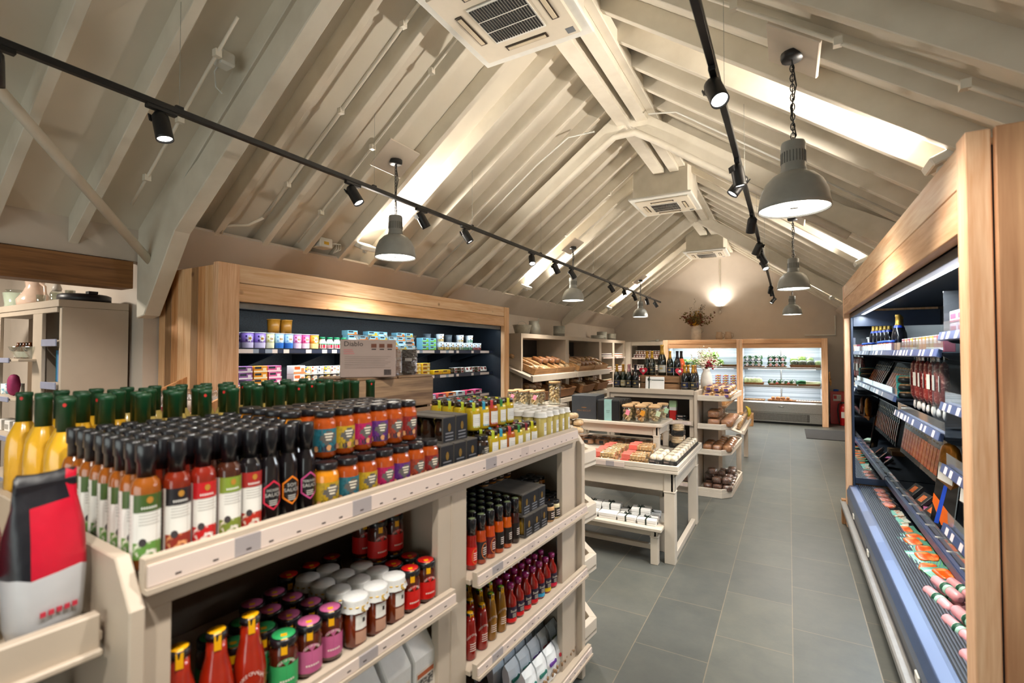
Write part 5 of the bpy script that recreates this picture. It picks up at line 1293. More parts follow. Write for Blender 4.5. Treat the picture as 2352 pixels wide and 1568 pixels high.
# riser
def giftbox(t):
    bx = MB().box((-.13, -.15, 0), (.13, .15, .235)).obj('box', mat('slate_gift_box', '#34383d', .5), t, .003)
    b = MB(); f = lambda x, y: (x * 1.0, -.1506, .075 + y)
    b.text('MINI BISCUIT', .025, f); b.add([(.03 * cos(k * pi / 4), -.1506, .115 + .006 * sin(k * pi / 4)) for k in range(8)], [tuple(range(8))]); b.obj('lettering', mat('copper_print', '#8d6743', .4, .4), bx)
wput('gift', P(giftbox), 'gift_box', 'big slate gift box printed MINI BISCUIT on the riser table', 'gift box', (-1.83, 4.84, 1.0305), .06)
def tin(band):
    def b(t):
        MB().box((-.115, -.018, 0), (.115, .018, .205)).obj('tin', mat('black_tin', '#17181b', .35), t, .012)
        MB().box((-.1155, -.0075, .01), (.1155, -.0065, .195)).obj('seam', mat('brass_seam', '#5b5337', .4, .5), t)
        if band: MB().box((-.04, -.0186, .0), (.035, .0186, .2056)).obj('band', mat('aqua_band', '#8fb9b6', .5, noise=.1), t); MB().box((-.022, -.019, .095), (.018, -.0187, .1)).box((-.018, -.019, .08), (.014, -.0187, .084)).obj('print', mat('print_grey', '#5a7472', .5), t)
    return b
for i in range(8):
    wput('tin%d' % (i == 0), P(tin(i == 0)), 'biscuit_tin', 'black biscuit tin in the row on the riser, %s' % ('front one with aqua band' if i == 0 else ORD[i] + ' behind the banded one'), 'biscuit tin', (-1.565 + .004 * i, 4.70 + .041 * i, 1.0305), .05, 'black biscuit tins')
def cookiejar(kind, tagc):
    def b(t):
        MB().lathe([(.0, .002), (.05, .002), (.058, .012), (.058, .115), (.05, .132), (.046, .14), (.048, .145)], 20).obj('glass', m_glass, t)
        MB().lathe([(.044, .142), (.054, .143), (.055, .158), (.05, .163), (0, .163)], 20).obj('lid', mat('bamboo_lid', '#cfa878', .5, noise=.08), t)
        MB().tube([(.049 * cos(k * pi / 8), .049 * sin(k * pi / 8), .138) for k in range(16)], .0025, 5, closed=True).obj('wire_clasp', m_steel, t)
        for i in range(15):
            a = i * 2.4; rr = .034 * sqrt((i % 5 + .5) / 5); z = .02 + .0065 * i
            bb = MB().lathe([(0, 0), (.02, 0), (.021, .004), (.019, .009), (0, .01)], 10) if kind < 2 else MB().ell((0, 0, .007), (.022, .014, .009), 8, 5)
            bb.xf(Matrix.Translation((rr * cos(a), rr * sin(a), z)) @ Euler((random.uniform(.5, 1.5), random.uniform(-.5, .5), a)).to_matrix().to_4x4())
            bb.obj('cookie', (m_pcrust, m_crust, mat('cream_cookie', '#dcbf92', .7, noise=.1))[kind], t)
        if tagc: MB().box((-.02, -.064, .075), (.02, -.0615, .125)).xf(Matrix.Rotation(.35, 4, 'Y')).obj('tag', mat('tag_' + tagc[1:], tagc, .5), t)
    return b
CJ = [(-1.385, 4.735, 0, '#e58fa4'), (-1.255, 4.735, 1, '#e09a2c'), (-1.125, 4.745, 2, '#cfe0b8'), (-1.40, 4.87, 2, None), (-1.27, 4.87, 0, None), (-1.14, 4.88, 1, None), (-1.39, 5.01, 1, None), (-1.26, 5.01, 0, None), (-1.115, 5.05, 2, '#bfe0b4')]
CW = ('pink tag', 'orange tag', 'pale green tag', None, None, None, None, None, 'mint tag')
for i, (x, y, kd, tg) in enumerate(CJ):
    lb = 'glass jar of cookies with bamboo lid and %s on the riser' % CW[i] if CW[i] else 'glass jar of cookies with bamboo lid, %s row on the riser, %s from the tins' % ('second' if i < 6 else 'third', ORD[i % 3])
    wput('cj%d%s' % (kd, tg), P(cookiejar(kd, tg)), 'cookie_jar', lb, 'cookie jar', (x, y, 1.0305), .2 * (i % 3 - 1), 'bamboo-lidded cookie jars')
table('side_stand', 'narrow cream stand of cookie jars behind the gondola end', 'stand', -2.86, -2.25, 4.72, 5.15, 1.12, .08, .05)
for i in range(6):
    wput('cj%d%s' % (i % 2 * 2, '#e58fa4' if i in (0, 2) else None), P(cookiejar(i % 2 * 2, '#e58fa4' if i in (0, 2) else None)), 'cookie_jar', 'glass cookie jar on the narrow stand, %s row, %s from the dairy side' % ('front' if i < 3 else 'rear', ORD[i % 3]), 'cookie jar', (-2.72 + .14 * (i % 3), 4.80 + .14 * (i // 3), 1.1205), 0, 'bamboo-lidded cookie jars')
def talljar(t):
    MB().lathe([(.0, .002), (.062, .002), (.07, .015), (.07, .2), (.06, .225), (.056, .24)], 20).obj('glass', m_glass, t)
    MB().lathe([(.05, .24), (.064, .241), (.065, .26), (0, .262)], 20).obj('lid', mat('bamboo_lid', '#cfa878', .5), t)
    for i in range(26):
        a = i * 2.4; MB().ell((0, 0, 0), (.026, .02, .012), 8, 5).xf(Matrix.Translation((.038 * cos(a), .038 * sin(a), .03 + .0068 * i)) @ Euler((i, .4, a)).to_matrix().to_4x4()).obj('cookie', m_pcrust, t)
wput('talljar', P(talljar), 'cookie_jar', 'tall glass jar of pale cookies rising behind the other jars', 'cookie jar', (-2.30, 5.02, 1.1205))
# bench boxes
m_wbox = mat('white_gift_card', '#e8e7e4', .5, noise=.02)
def ribbonbox(rib):
    def b(t):
        MB().box((-.075, -.06, 0), (.075, .06, .035)).obj('box', m_wbox, t, .003)
        MB().box((-.078, -.063, .02), (.078, .063, .046)).obj('lid', m_wbox, t, .003)
        if rib:
            m = mat('dark_green_ribbon', '#1c2b22', .5)
            MB().box((-.012, -.0635, .001), (.0, .0635, .0466)).box((-.0785, -.006, .001), (.0785, .004, .0467)).obj('ribbon', m, t)
            q = MB()
            for s in (-1, 1): q.tube([(-.006, 0, .048), (s * .02 - .006, .008, .062), (s * .03 - .006, .012, .05), (-.006, 0, .048)], .004, 5)
            q.obj('bow', m, t)
    return b
for i in range(4):
    wput('rb%d' % (i > 1), P(ribbonbox(i > 1)), 'ribbon_box', 'white gift box on the bench front row, %s from the aisle' % ORD[3 - i], 'gift box', (-1.56 + .165 * i + .04, 4.075, .3005), .03 * (i % 2), 'white gift boxes on the bench')
for i in range(4):
    wput('rb1', P(ribbonbox(1)), 'ribbon_box', 'white gift box with dark ribbon, bench rear row, %s from the aisle' % ORD[3 - i], 'gift box', (-1.60 + .17 * i + .05, 4.235, .3005 + 0), .08 * (i % 2), 'white gift boxes on the bench')
for i, (x, y) in enumerate(((-1.52, 4.15), (-1.36, 4.17), (-1.1, 4.16))):
    wput('rb1', None, 'ribbon_box', 'white ribboned gift box stacked on the others, %s from the aisle' % ORD[2 - i], 'gift box', (x, y, .3005 + .0475), .12, 'white gift boxes on the bench')

# ---------------------------------------------------------------- on and in the wine counter
def wine(body, foil, lab, h=.315, r=.043, sc=1.):
    def b(t):
        MB().lathe([(r * .8, 0), (r, .006), (r, h * .45), (r * .93, h * .55), (r * .55, h * .70), (r * .36, h * .78), (r * .33, h * .93)], 18).obj('body', glossy('wine_glass_' + body[1:], body), t)
        MB().lathe([(r * .60, h * .68), (r * .41, h * .77), (r * .37, h * .93), (r * .43, h * .94), (r * .43, h * .985), (r * .36, h), (0, h)], 16).obj('foil', mat('foil_' + foil[1:], foil, .35, .55, noise=.15, scale=60, bump=.2), t)
        q = MB().wrap(r * 1.006, h * .1, h * .34, -160, -20, 0, 8).wrap(r * 1.01, h * .11, h * .12, -160, -20, 1, 8).wrap(r * 1.01, h * .32, h * .33, -160, -20, 1, 8).wrap(r * 1.012, h * .2, h * .26, -110, -70, 1, 3); q.obj('label', [mat('wine_label_' + lab[1:], lab, .45), mat('wine_gilt', '#a08a52', .4)], t)
    return b
GOLD, PINKF, DARKF = '#c8953a', '#d8a0a4', '#23222a'
WL = [(-1.985, 6.31, '#11170f', GOLD, '#1c2340', 'gold-necked sparkling wine at the dairy end of the counter'), (-1.915, 6.36, '#1a2212', GOLD, '#c9c2a8', 'second gold-necked sparkling wine on the counter, pale label'), (-1.825, 6.31, '#161c12', PINKF, '#24242a', 'pink-necked sparkling wine left of the wooden crate'), (-1.765, 6.40, '#131312', '#c98f6a', '#1d1c22', 'copper-necked dark wine bottle behind the pink-necked one'), (-1.735, 6.30, '#0e0e10', DARKF, '#1b1b20', 'black-necked wine bottle against the wooden crate'), (-1.86, 6.45, '#b5503f', '#9c1f2c', '#c97a6a', 'rose wine bottle behind the counter row')]
WR = [(-1.12, 6.28, '#101413', GOLD, '#1c2340', 'gold-necked sparkling wine just past the crate, front'), (-1.10, 6.40, '#101413', GOLD, '#c9c2a8', 'gold-necked sparkling wine just past the crate, behind'), (-1.025, 6.29, '#121519', GOLD, '#1f2228', 'gold-necked sparkling wine near the counter corner, front'), (-1.02, 6.41, '#121519', '#b98a5c', '#1c2340', 'bronze-necked sparkling wine near the counter corner'), (-1.035, 6.54, '#121214', DARKF, '#222', 'black-necked wine near the counter corner, rear')]
for i, (x, y, bc, fc, lc, lb) in enumerate(WL + WR):
    lc = lc if len(lc) == 7 else '#222228'
    wput('wine' + bc + fc + lc, P(wine(bc, fc, lc)), 'wine_bottle', lb.replace('left of', 'beside'), 'wine bottle', (x, y, 1.2355), 0, 'counter wine bottles')
wput('wcrate', P(lambda t: (crate(.30, .5, .165, 2, .014, m_cratex)(t))), 'wine_crate', 'dark wooden crate in the middle of the wine counter', 'crate', (-1.435, 6.50, 1.2355), 0)
q = MB().box((-.25, -.15, 0), (.25, .15, .008)).obj('crate_top', m_cratex, None, .002); q.location = (-1.435, 6.50, 1.401); tag(q, 'thin wooden board topping the wine crate', 'board')
WT = [(-1.625, 6.46, '#151a10', GOLD, '#24242a', 0, 'gold-necked wine on the crate behind the heart pack'), (-1.555, 6.44, '#10170f', '#d8a93a', '#1a1a1a', 0, 'bright gold-necked wine on the crate, second along'), (-1.43, 6.45, '#181a12', '#c9a04a', '#b5b3ac', 1, 'largest gold-necked wine bottle towering on the crate'), (-1.325, 6.43, '#11180f', GOLD, '#1c2340', 0, 'gold-necked wine with navy label on the crate'), (-1.235, 6.43, '#0d0e12', DARKF, '#1a1a1e', 0, 'black-necked wine on the crate beside the second heart pack'), (-1.205, 6.53, '#c9542a', '#2a2320', '#d98a5a', 0, 'orange wine bottle at the crate corner')]
for x, y, bc, fc, lc, big, lb in WT:
    wput('wine' + bc + fc + lc + str(big), P(wine(bc, fc, lc, .395 if big else .315, .055 if big else .043)), 'wine_bottle', lb, 'wine bottle', (x, y, 1.4095), 0, 'wines on the crate')
def heart(t):
    pts = []
    for k in range(20):
        a = 2 * pi * k / 20; pts.append((.052 * sin(a) ** 3, .058 + (.042 * cos(a) - .016 * cos(2 * a) - .006 * cos(3 * a) - .003 * cos(4 * a)) * 1.05))
    MB().prism(pts[::-1], -.014, .014, 'Y').obj('carton', speck('red_patterned_card', '#c4122f', '#d8506a', 60, .6, .4, .03), t, .004)
    MB().lathe([(0, 0), (.02, 0), (.02, .0008), (0, .001)], 16).xf(Matrix.Translation((.004, -.0146, .058)) @ Matrix.Rotation(pi / 2, 4, 'X')).obj('sticker', m_lab, t)
wput('heart', P(heart), 'heart_box', 'red heart-shaped sweet box on the crate, dairy end', 'sweet box', (-1.655, 6.385, 1.4075), -.1, 'red heart boxes')
wput('heart', None, 'heart_box', 'red heart-shaped sweet box on the crate, aisle end', 'sweet box', (-1.20, 6.375, 1.4075), .15, 'red heart boxes')
for i, x in enumerate((-1.56, -1.49)):
    wput('flute', P(lambda t: (MB().lathe([(.026, 0), (.026, .003), (.004, .008), (.004, .075), (.012, .085), (.025, .11), (.022, .165)], 14).obj('glass', m_glass, t))), 'wine_glass', 'clear wine glass standing on the crate, %s' % ('nearer the dairy side' if i == 0 else 'nearer the aisle'), 'glass', (x, 6.385, 1.4095), 0, 'crate wine glasses')
def whitebox(t):
    MB().box((-.115, -.02, 0), (.115, .02, .16)).obj('box', m_wbox, t, .004)
    m = mat('dark_green_ribbon', '#1c2b22', .5)
    q = MB().box((-.075, -.0208, 0), (-.06, .0208, .1608)).box((-.075, -.0212, .112), (.115, -.0206, .122)).ell((-.07, -.026, .125), (.016, .006, .022), 8, 5); q.obj('ribbon', m, t)
    MB().box((-.06, -.024, .095), (-.035, -.0225, .115)).obj('tag', m_lab, t)
o = wput('whitebox', P(whitebox), 'gift_box', 'white gift box with green ribbon leaning on the wine crate', 'gift box', (-1.49, 6.30, 1.2355), 0, None, (-.12, 0))
# vase of dried white flowers
def sprig(b, base, tip, n, r, m, sp):
    base = Vector(base); tip = Vector(tip); mid = (base + tip) / 2 + Vector((random.uniform(-.02, .02), random.uniform(-.02, .02), .03))
    b.tube([base, mid, tip], .0018, 4, 0)
    for i in range(n):
        f = random.uniform(.45, 1.05); p = base.lerp(tip, f) + Vector((random.gauss(0, sp), random.gauss(0, sp), random.gauss(0, sp)))
        rr = r * random.uniform(.6, 1.2); b.ell(p, (rr, rr * .8, rr * .7), 6, 4, m, .25)
v = thing('flower_vase', 'white vase of dried white blossom at the counter corner', 'vase', (-.93, 6.72, 1.2355))
MB().lathe([(.05, 0), (.07, .01), (.075, .1), (.06, .19), (.04, .23), (.045, .26), (.038, .26), (.034, .22)], 18).obj('vase', mat('white_glaze', '#dad6cc', .3, coat=.4), v)
fb = MB()
for i in range(34):
    a = random.uniform(0, 2 * pi); rr = random.uniform(.03, .21); h = random.uniform(.36, .60) - rr * .35
    sprig(fb, (0, 0, .24), (rr * cos(a), rr * sin(a), h), 10, .0105, 1, .016)
fb.obj('dried_flowers', [mat('dry_stem', '#7a6648', .7), mat('dried_white_petal', '#e9dfcc', .7)], v)
fb = MB()
for i in range(5): sprig(fb, (.01, -.03, .24), (.03 + .02 * i, -.07 - .01 * i, .33 + .03 * (i % 3)), 9, .012, 1, .014)
fb.obj('red_flowers', [mat('dry_stem', '#7a6648', .7), mat('dried_red_petal', '#8f1224', .7)], v)
def basket(L, Wd, H, m=None, taper=.9):
    def b(t):
        a = MB(); n = 0
        for (sx, sy, ex, ey) in ((-1, -1, 1, -1), (1, -1, 1, 1), (1, 1, -1, 1), (-1, 1, -1, -1)):
            a.add([(sx * L / 2 * taper, sy * Wd / 2 * taper, 0), (ex * L / 2 * taper, ey * Wd / 2 * taper, 0), (ex * L / 2, ey * Wd / 2, H), (sx * L / 2, sy * Wd / 2, H), (sx * (L / 2 * taper - .008), sy * (Wd / 2 * taper - .008), .008), (ex * (L / 2 * taper - .008), ey * (Wd / 2 * taper - .008), .008), (ex * (L / 2 - .008), ey * (Wd / 2 - .008), H), (sx * (L / 2 - .008), sy * (Wd / 2 - .008), H)], [(0, 1, 2, 3), (5, 4, 7, 6), (3, 2, 6, 7)], 0)
        a.box((-L / 2 * taper, -Wd / 2 * taper, 0), (L / 2 * taper, Wd / 2 * taper, .008))
        a.obj('basket_body', m or m_basket, t)
        MB().tube([(-L / 2, -Wd / 2, H), (L / 2, -Wd / 2, H), (L / 2, Wd / 2, H), (-L / 2, Wd / 2, H)], .007, 6, closed=True).obj('rim', m or m_basket, t)
    return b
wput('bsk', P(basket(.16, .14, .12)), 'wicker_basket', 'small wicker basket on the counter behind the loaf shelves', 'basket', (-.82, 7.05, 1.1605))
wput('cart', P(lambda t: (MB().box((-.04, -.04, 0), (.04, .04, .12), 1).obj('base', [m_lab, mat('red_carton', '#b5231f', .4)], t), MB().box((-.04, -.04, .12), (.04, .04, .20)).obj('middle', m_lab, t), MB().box((-.042, -.042, .16), (.042, .042, .24)).obj('flag', mat('mint_card', '#b9dba8', .5), t))), 'drink_carton', 'red, white and mint carton on the counter shelf', 'carton', (-1.275, 6.36, .8605))
for i, (x, z) in enumerate(((-1.17, 0), (-1.17, .038))):
    wput('dkpack', P(lambda t: (sup(MB(), (0, 0, .018), (.07, .045, .018), .5).obj('pack', glossy('dark_vacuum_pack', '#1d2224'), t), MB().box((-.04, -.0455, .008), (.02, -.0445, .024)).obj('label', mat('print_faint', '#8b7a72'), t))), 'vacuum_pack', 'dark vacuum pack on the counter shelf, %s one' % ('lower', 'upper')[i], 'pack', (x, 6.33, .8605 + z), 0, 'dark vacuum packs')
for i in range(4):
    wput('cakeblk', None, 'wrapped_cake', 'wrapped cake on the lower counter shelf, %s from the corner' % ORD[i], 'cake', (-1.13 - .17 * i, 6.36, .5305), 0, 'cakes on the lower counter shelf')
for i in range(3):
    wput('rye', P(loaf(m_rye, .13, .085, .075, .5)), 'brown_loaf', 'dark loaf on the bottom counter shelf, %s from the corner' % ORD[i], 'loaf', (-1.1 - .15 * i, 6.34, .1205), .05, 'dark loaves low in the counter')
# loaves on the end shelves
def endset(z, key, fn, nm, lab, grid, grp, sp=(.115, .13), lay=1, rz=pi / 2, dz=.07):
    k = 0
    for l in range(lay):
        for r in range(grid[1]):
            for i in range(grid[0]):
                if l and (r + i) % 3 == 2: continue
                wput(key, fn, nm, '%s, %s row along, %s%s' % (lab, ORD[r], ('outer', 'inner', 'innermost')[i], ', upper layer' if l else ''), 'loaf', (-.645 - sp[0] * i - .01 * l, 6.285 + sp[1] * r + .02 * l, z + .001 + dz * l), rz + random.uniform(-.1, .1), grp)
endset(1.16, 'tea', P(loaf(m_crust, .11, .10, .062, .6, mat('violet_print', '#5a3f74', .5))), 'tea_loaf', 'golden wrapped cake on the top end shelf', (3, 5), 'golden cakes on the end shelf', (.108, .155), 2, 0, .068)
endset(.825, 'brick', P(loaf(m_dcrust, .13, .09, .085, .45)), 'wrapped_loaf', 'brown wrapped loaf on the second end shelf', (2, 7), 'brown loaves on the end shelf', (.145, .115), 1, 0)
for i in range(4): wput('brick', None, 'wrapped_loaf', 'brown wrapped loaf stacked on the second end shelf, %s along' % ORD[i], 'loaf', (-.80, 6.33 + .115 * i, .827 + .092), 0, 'stacked brown loaves')
endset(.525, 'bun', P(loaf(m_dcrust, .105, .10, .085, .65)), 'wrapped_bun', 'round brown wrapped bun on the third end shelf', (3, 5), 'brown buns on the end shelf', (.11, .16), 1, 0)
endset(.07, 'dark', P(loaf(m_rye, .10, .10, .075, .5)), 'fruit_loaf', 'dark wrapped fruit loaf on the lowest end shelf', (3, 5), 'dark fruit loaves', (.108, .16), 2, 0, .08)
wput('dark', None, 'fruit_loaf', 'dark fruit loaf topping the pile on the lowest end shelf', 'loaf', (-.82, 6.36, .235), .3)
# fruit stand
for i in range(5):
    wput('snackbag%d' % (i % 3), P((lambda c: lambda t: (sup(MB(), (0, 0, .08), (.03, .07, .08), .6, j=.08).obj('contents', speck('snack_mix_' + c[1:], c, '#d8b26a', 60, .5, .6, .2), t), sup(MB(), (0, 0, .09), (.036, .078, .095), .6, j=.08).obj('wrapper', m_film, t)))(('#8a4a20', '#b05a2c', '#7a3a2a')[i % 3])), 'snack_bag', 'clear bag of mixed snacks on the slanted stand tray, %s along' % ORD[i], 'snack bag', (-.64, 7.68 + .24 * i, .612), 0, 'mixed snack bags', (0, .3))
for i in range(3):
    wput('scrate', P(crate(.26, .18, .09, 1, .01, m_tray)), 'fruit_crate', 'small pale wooden crate on the stand shelf, %s along' % ORD[i], 'crate', (-.89, 7.66 + .33 * i, .951), 0, 'small crates on the stand')
    for k in range(3): wput('roll', plain_loaf(m_crust, .12, .07, .06), 'bread_roll', 'golden roll in the %s small stand crate, %s' % (ORD[i], ('front', 'middle', 'rear')[k]), 'roll', (-.89, 7.58 + .33 * i + .08 * k, .967), .4 * k, 'rolls in the stand crates')
for i in range(2):
    def ban(t):
        for k in range(4): MB().tube([(.0, 0, .16), (.035, .015 * k - .02, .12), (.042, .02 * k - .03, .06), (.025, .02 * k - .03, .0)], [.006, .016, .017, .006], 8).obj('banana', mat('banana_peel', '#b5a52a', .5, noise=.15), t)
    wput('ban', P(ban), 'banana_bunch', 'greenish banana bunch hung at the stand end, %s' % ('upper', 'lower')[i], 'bananas', (-.60, 8.5 + .2 * i, .70 - .02 * i), .3, 'banana bunches')
for i in range(2):
    wput('boxw', P(crate(.28, .3, .14, 1, .01, m_tray)), 'wooden_box', 'plain wooden box on the slate floor by the vegetable chillers, %s' % ('bottom', 'stacked on top')[i], 'crate', (-.9, 12.75, .001 + .143 * i), 0, 'floor boxes by the chillers')
# ---------------------------------------------------------------- bread cabinet
SL = -.357
def bcrate(Lw): return P(crate(Lw, .52, .11, 1, .01, m_tray))
def btilt(y, x0, key, fn, nm, lab, cat, up=0., rz=0, grp=None):
    # x0: distance up the slope from the front lip
    X = -3.70 - x0 * cos(.357); Z = 1.325 + x0 * sin(.357)
    return wput(key, fn, nm, lab, cat, (X + up * sin(.357), y, Z + up * cos(.357)), rz, grp, (0, .357))
BR = [('bap', m_crust, .12, .10, .08, .8), ('bloomer', m_pcrust, .24, .10, .085, .7), ('baguette', m_crust, .34, .07, .06, .7), ('tin loaf', m_dcrust, .20, .11, .1, .5)]
def bread(bi, film=True):
    _, m, L, Wd, H, p = BR[bi]
    return P(loaf(m, L, Wd, H, p)) if film else plain_loaf(m, L, Wd, H, p)
for c in range(4):
    y0 = (7.26, 8.15, 9.24, 10.13)[c]; Lw = .87
    cn = ORD[c] + ' slanted crate'
    btilt(y0 + Lw / 2, .27, 'bcr', bcrate(Lw), 'bread_crate', 'slatted wooden bread crate, %s' % (ORD[c] + ' from the dairy chiller'), 'crate', .0, 0, 'slanted bread crates')
    for i in range(7):
        bi = (1, 2, 1, 3)[(c + i // 4) % 4]
        btilt(y0 + .08 + .118 * i, .23 + .05 * (i % 2), 'bread%d' % bi, bread(bi), 'bread_loaf', 'wrapped %s in the %s, %s along' % (BR[bi][0], cn, ORD[i]), 'bread', .02, random.uniform(-.3, .3), 'breads in the slanted crates')
        if i % 2 == c % 2:
            btilt(y0 + .10 + .118 * i, .30, 'bread%d' % ((bi + 1) % 4), bread((bi + 1) % 4), 'bread_loaf', 'wrapped %s lying on top in the %s, %s along' % (BR[(bi + 1) % 4][0], cn, ORD[i]), 'bread', .10, random.uniform(-.6, .6), 'breads in the slanted crates')
for i in range(3): btilt((7.2, 9.2, 9.42)[i], .47, 'bread%d' % (0, 3, 3)[i], bread((0, 3, 3)[i]), 'bread_loaf', 'brown loaf perched at the back of the bread crates, %s from the dairy chiller' % ORD[i], 'bread', .125, .2, 'perched loaves')
for c in range(4):
    y0 = (7.27, 8.16, 9.25, 10.14)[c]
    X, Z = -3.88, .935
    wput('wbk', P(basket(.5, .70, .16)), 'wicker_basket', 'dark wicker bread basket on the lower cabinet shelf, %s from the dairy chiller' % ORD[c], 'basket', (X, y0 + .36, Z), 0, 'lower bread baskets', (0, .22))
    for i in range(5):
        bi = (3, 0, 1, 2, 0)[i]
        wput('bread%d' % bi, bread(bi), 'bread_loaf', 'bagged %s in the %s lower basket, %s along' % (BR[bi][0], ORD[c], ORD[i]), 'bread', (X + .02, y0 + .1 + .13 * i, Z + .06), .3 * i, 'breads in the lower baskets', (0, .2))
        wput('bread%d' % ((bi + 1) % 4), bread((bi + 1) % 4), 'bread_loaf', 'bagged %s heaped on the %s lower basket, %s along' % (BR[(bi + 1) % 4][0], ORD[c], ORD[i]), 'bread', (X - .05, y0 + .12 + .13 * i, Z + .15), .5 * i, 'breads in the lower baskets', (0, .2))
# zinc ware on the cabinet
ZT = 2.031
def bucket(r, h):
    def b(t):
        MB().lathe([(r * .75, 0), (r, h * .96), (r * 1.05, h), (r * .98, h), (r * .72, .01), (0, .01)], 20).obj('pail', m_zinc, t)
        MB().tube([(0, -r, h * .95), (0, -r * .8, h + .05), (0, 0, h + .075), (0, r * .8, h + .05), (0, r, h * .95)], .004, 6).obj('handle', m_zinc, t)
    return b
wput('bkt', P(bucket(.17, .17)), 'zinc_bucket', 'tapered zinc bucket on the bread cabinet, nearest the dairy chiller', 'bucket', (-4.2, 7.77, ZT))
def churn(t):
    MB().lathe([(.10, 0), (.115, .01), (.125, .12), (.105, .2), (.09, .24), (.1, .27), (.092, .27), (.08, .23)], 18).obj('pot', m_zinc, t)
    MB().cyl((.02, .05, .12), (.05, .10, .33), .008, 6).obj('ladle', m_zinc, t)
wput('churn', P(churn), 'zinc_churn', 'bulging zinc pot with a ladle beside the tapered bucket', 'pot', (-4.2, 8.24, ZT))
def cyl_(r, h): return W(lambda nm: MB().lathe([(r, 0), (r, h * .3), (r * 1.03, h * .31), (r, h * .33), (r, h), (r * .93, h), (r * .93, .01), (0, .01)], 18).obj(nm, m_zinc))
wput('zc1', cyl_(.12, .23), 'zinc_canister', 'straight zinc canister by the bread cabinet roof strut', 'canister', (-4.2, 9.40, ZT))
wput('zc2', cyl_(.16, .11), 'zinc_tub', 'low zinc tub on the cabinet above the jam bays', 'tub', (-4.2, 11.75, ZT))
wput('zc3', cyl_(.13, .21), 'zinc_canister', 'tall zinc canister behind the low tub above the jam bays', 'canister', (-4.2, 12.1, ZT))
wput('zc4', cyl_(.12, .19), 'zinc_canister', 'pale zinc canister in the corner above the jam shelves', 'canister', (-4.2, 12.9, ZT))
# jams
def sjar(bc, lc):
    def b(t):
        MB().lathe([(.03, 0), (.034, .005), (.034, .07), (.029, .08)], 10).obj('body', glossy('jam_' + bc[1:], bc), t)
        MB().lathe([(.032, .08), (.034, .083), (.033, .1), (0, .1)], 10).obj('lid', mat('jamlid_' + lc[1:], lc, .5), t)
        MB().wrap(.0345, .02, .06, -130, 40, 0, 6).obj('label', m_lab, t)
    return b
JC = ['#6a1c10', '#8a3a12', '#3a1220', '#a0561a']
for bay, (ya, yb, z, ci, lid, word) in enumerate(((11.26, 12.02, 1.585, 2, '#e4e2de', 'upper bay beside the breads'), (12.26, 12.96, 1.585, 3, '#e4e2de', 'upper corner bay'), (11.26, 12.02, 1.25, 1, '#d8d2c8', 'middle bay beside the breads'), (12.26, 12.96, 1.25, 0, '#e4e2de', 'middle corner bay'), (11.26, 12.02, .95, 3, '#cfc8a8', 'lower bay beside the breads'))):
    n = int((yb - ya) / .078)
    for i in range(n):
        for l in range(2 if bay in (1,) else 1):
            wput('jam%d%s' % (ci, lid), P(sjar(JC[ci], lid)), 'jam_jar', 'small pale-lidded jam jar, %s, %s along%s' % (word, ORD[i], ' on the second tier' if l else ''), 'jam jar', (-3.92 - .075 * l, ya + .04 + .078 * i, z + .001 + .101 * l * 0), 0, 'jam jars in the side bays')
for si, (z, ci, lid) in enumerate(((1.56, 0, '#e4e2de'), (1.27, 2, '#d9d4cc'), (.98, 1, '#7d1420'))):
    for i in range(10):
        for l in range(2):
            wput('jam%d%s' % ((ci, (ci + 1) % 4)[i > 4], lid), P(sjar(JC[(ci, (ci + 1) % 4)[i > 4]], lid)), 'jam_jar', 'small jam jar in the corner cabinet, %s shelf, %s along, %s' % (('top', 'second', 'third')[si], ORD[i], 'front' if l == 0 else 'raised behind'), 'jam jar', (-3.70 + .075 * i, 13.37 + .085 * l, z + .001), -pi / 2, 'jam jars in the corner cabinet')
            if l: pass
for i in range(9): wput('jam3#e4e2de', P(sjar(JC[3], '#e4e2de')), 'jam_jar', 'amber jam jar stacked on the top corner shelf, %s along' % ORD[i], 'jam jar', (-3.66 + .075 * i, 13.43, 1.661), -pi / 2, 'stacked amber jams')
t = thing('tin_ornament', 'small dark tin ornament lying on the jam cabinet', 'ornament', (-3.2, 13.6, 2.001))
MB().tube([(-.2, 0, .012), (0, .02, .03)], .01, 6).obj('spout', m_zinc, t); MB().lathe([(.0, 0), (.05, 0), (.055, .05), (.03, .07), (0, .07)], 12, o=(.06, 0, 0)).obj('can', m_zinc, t)
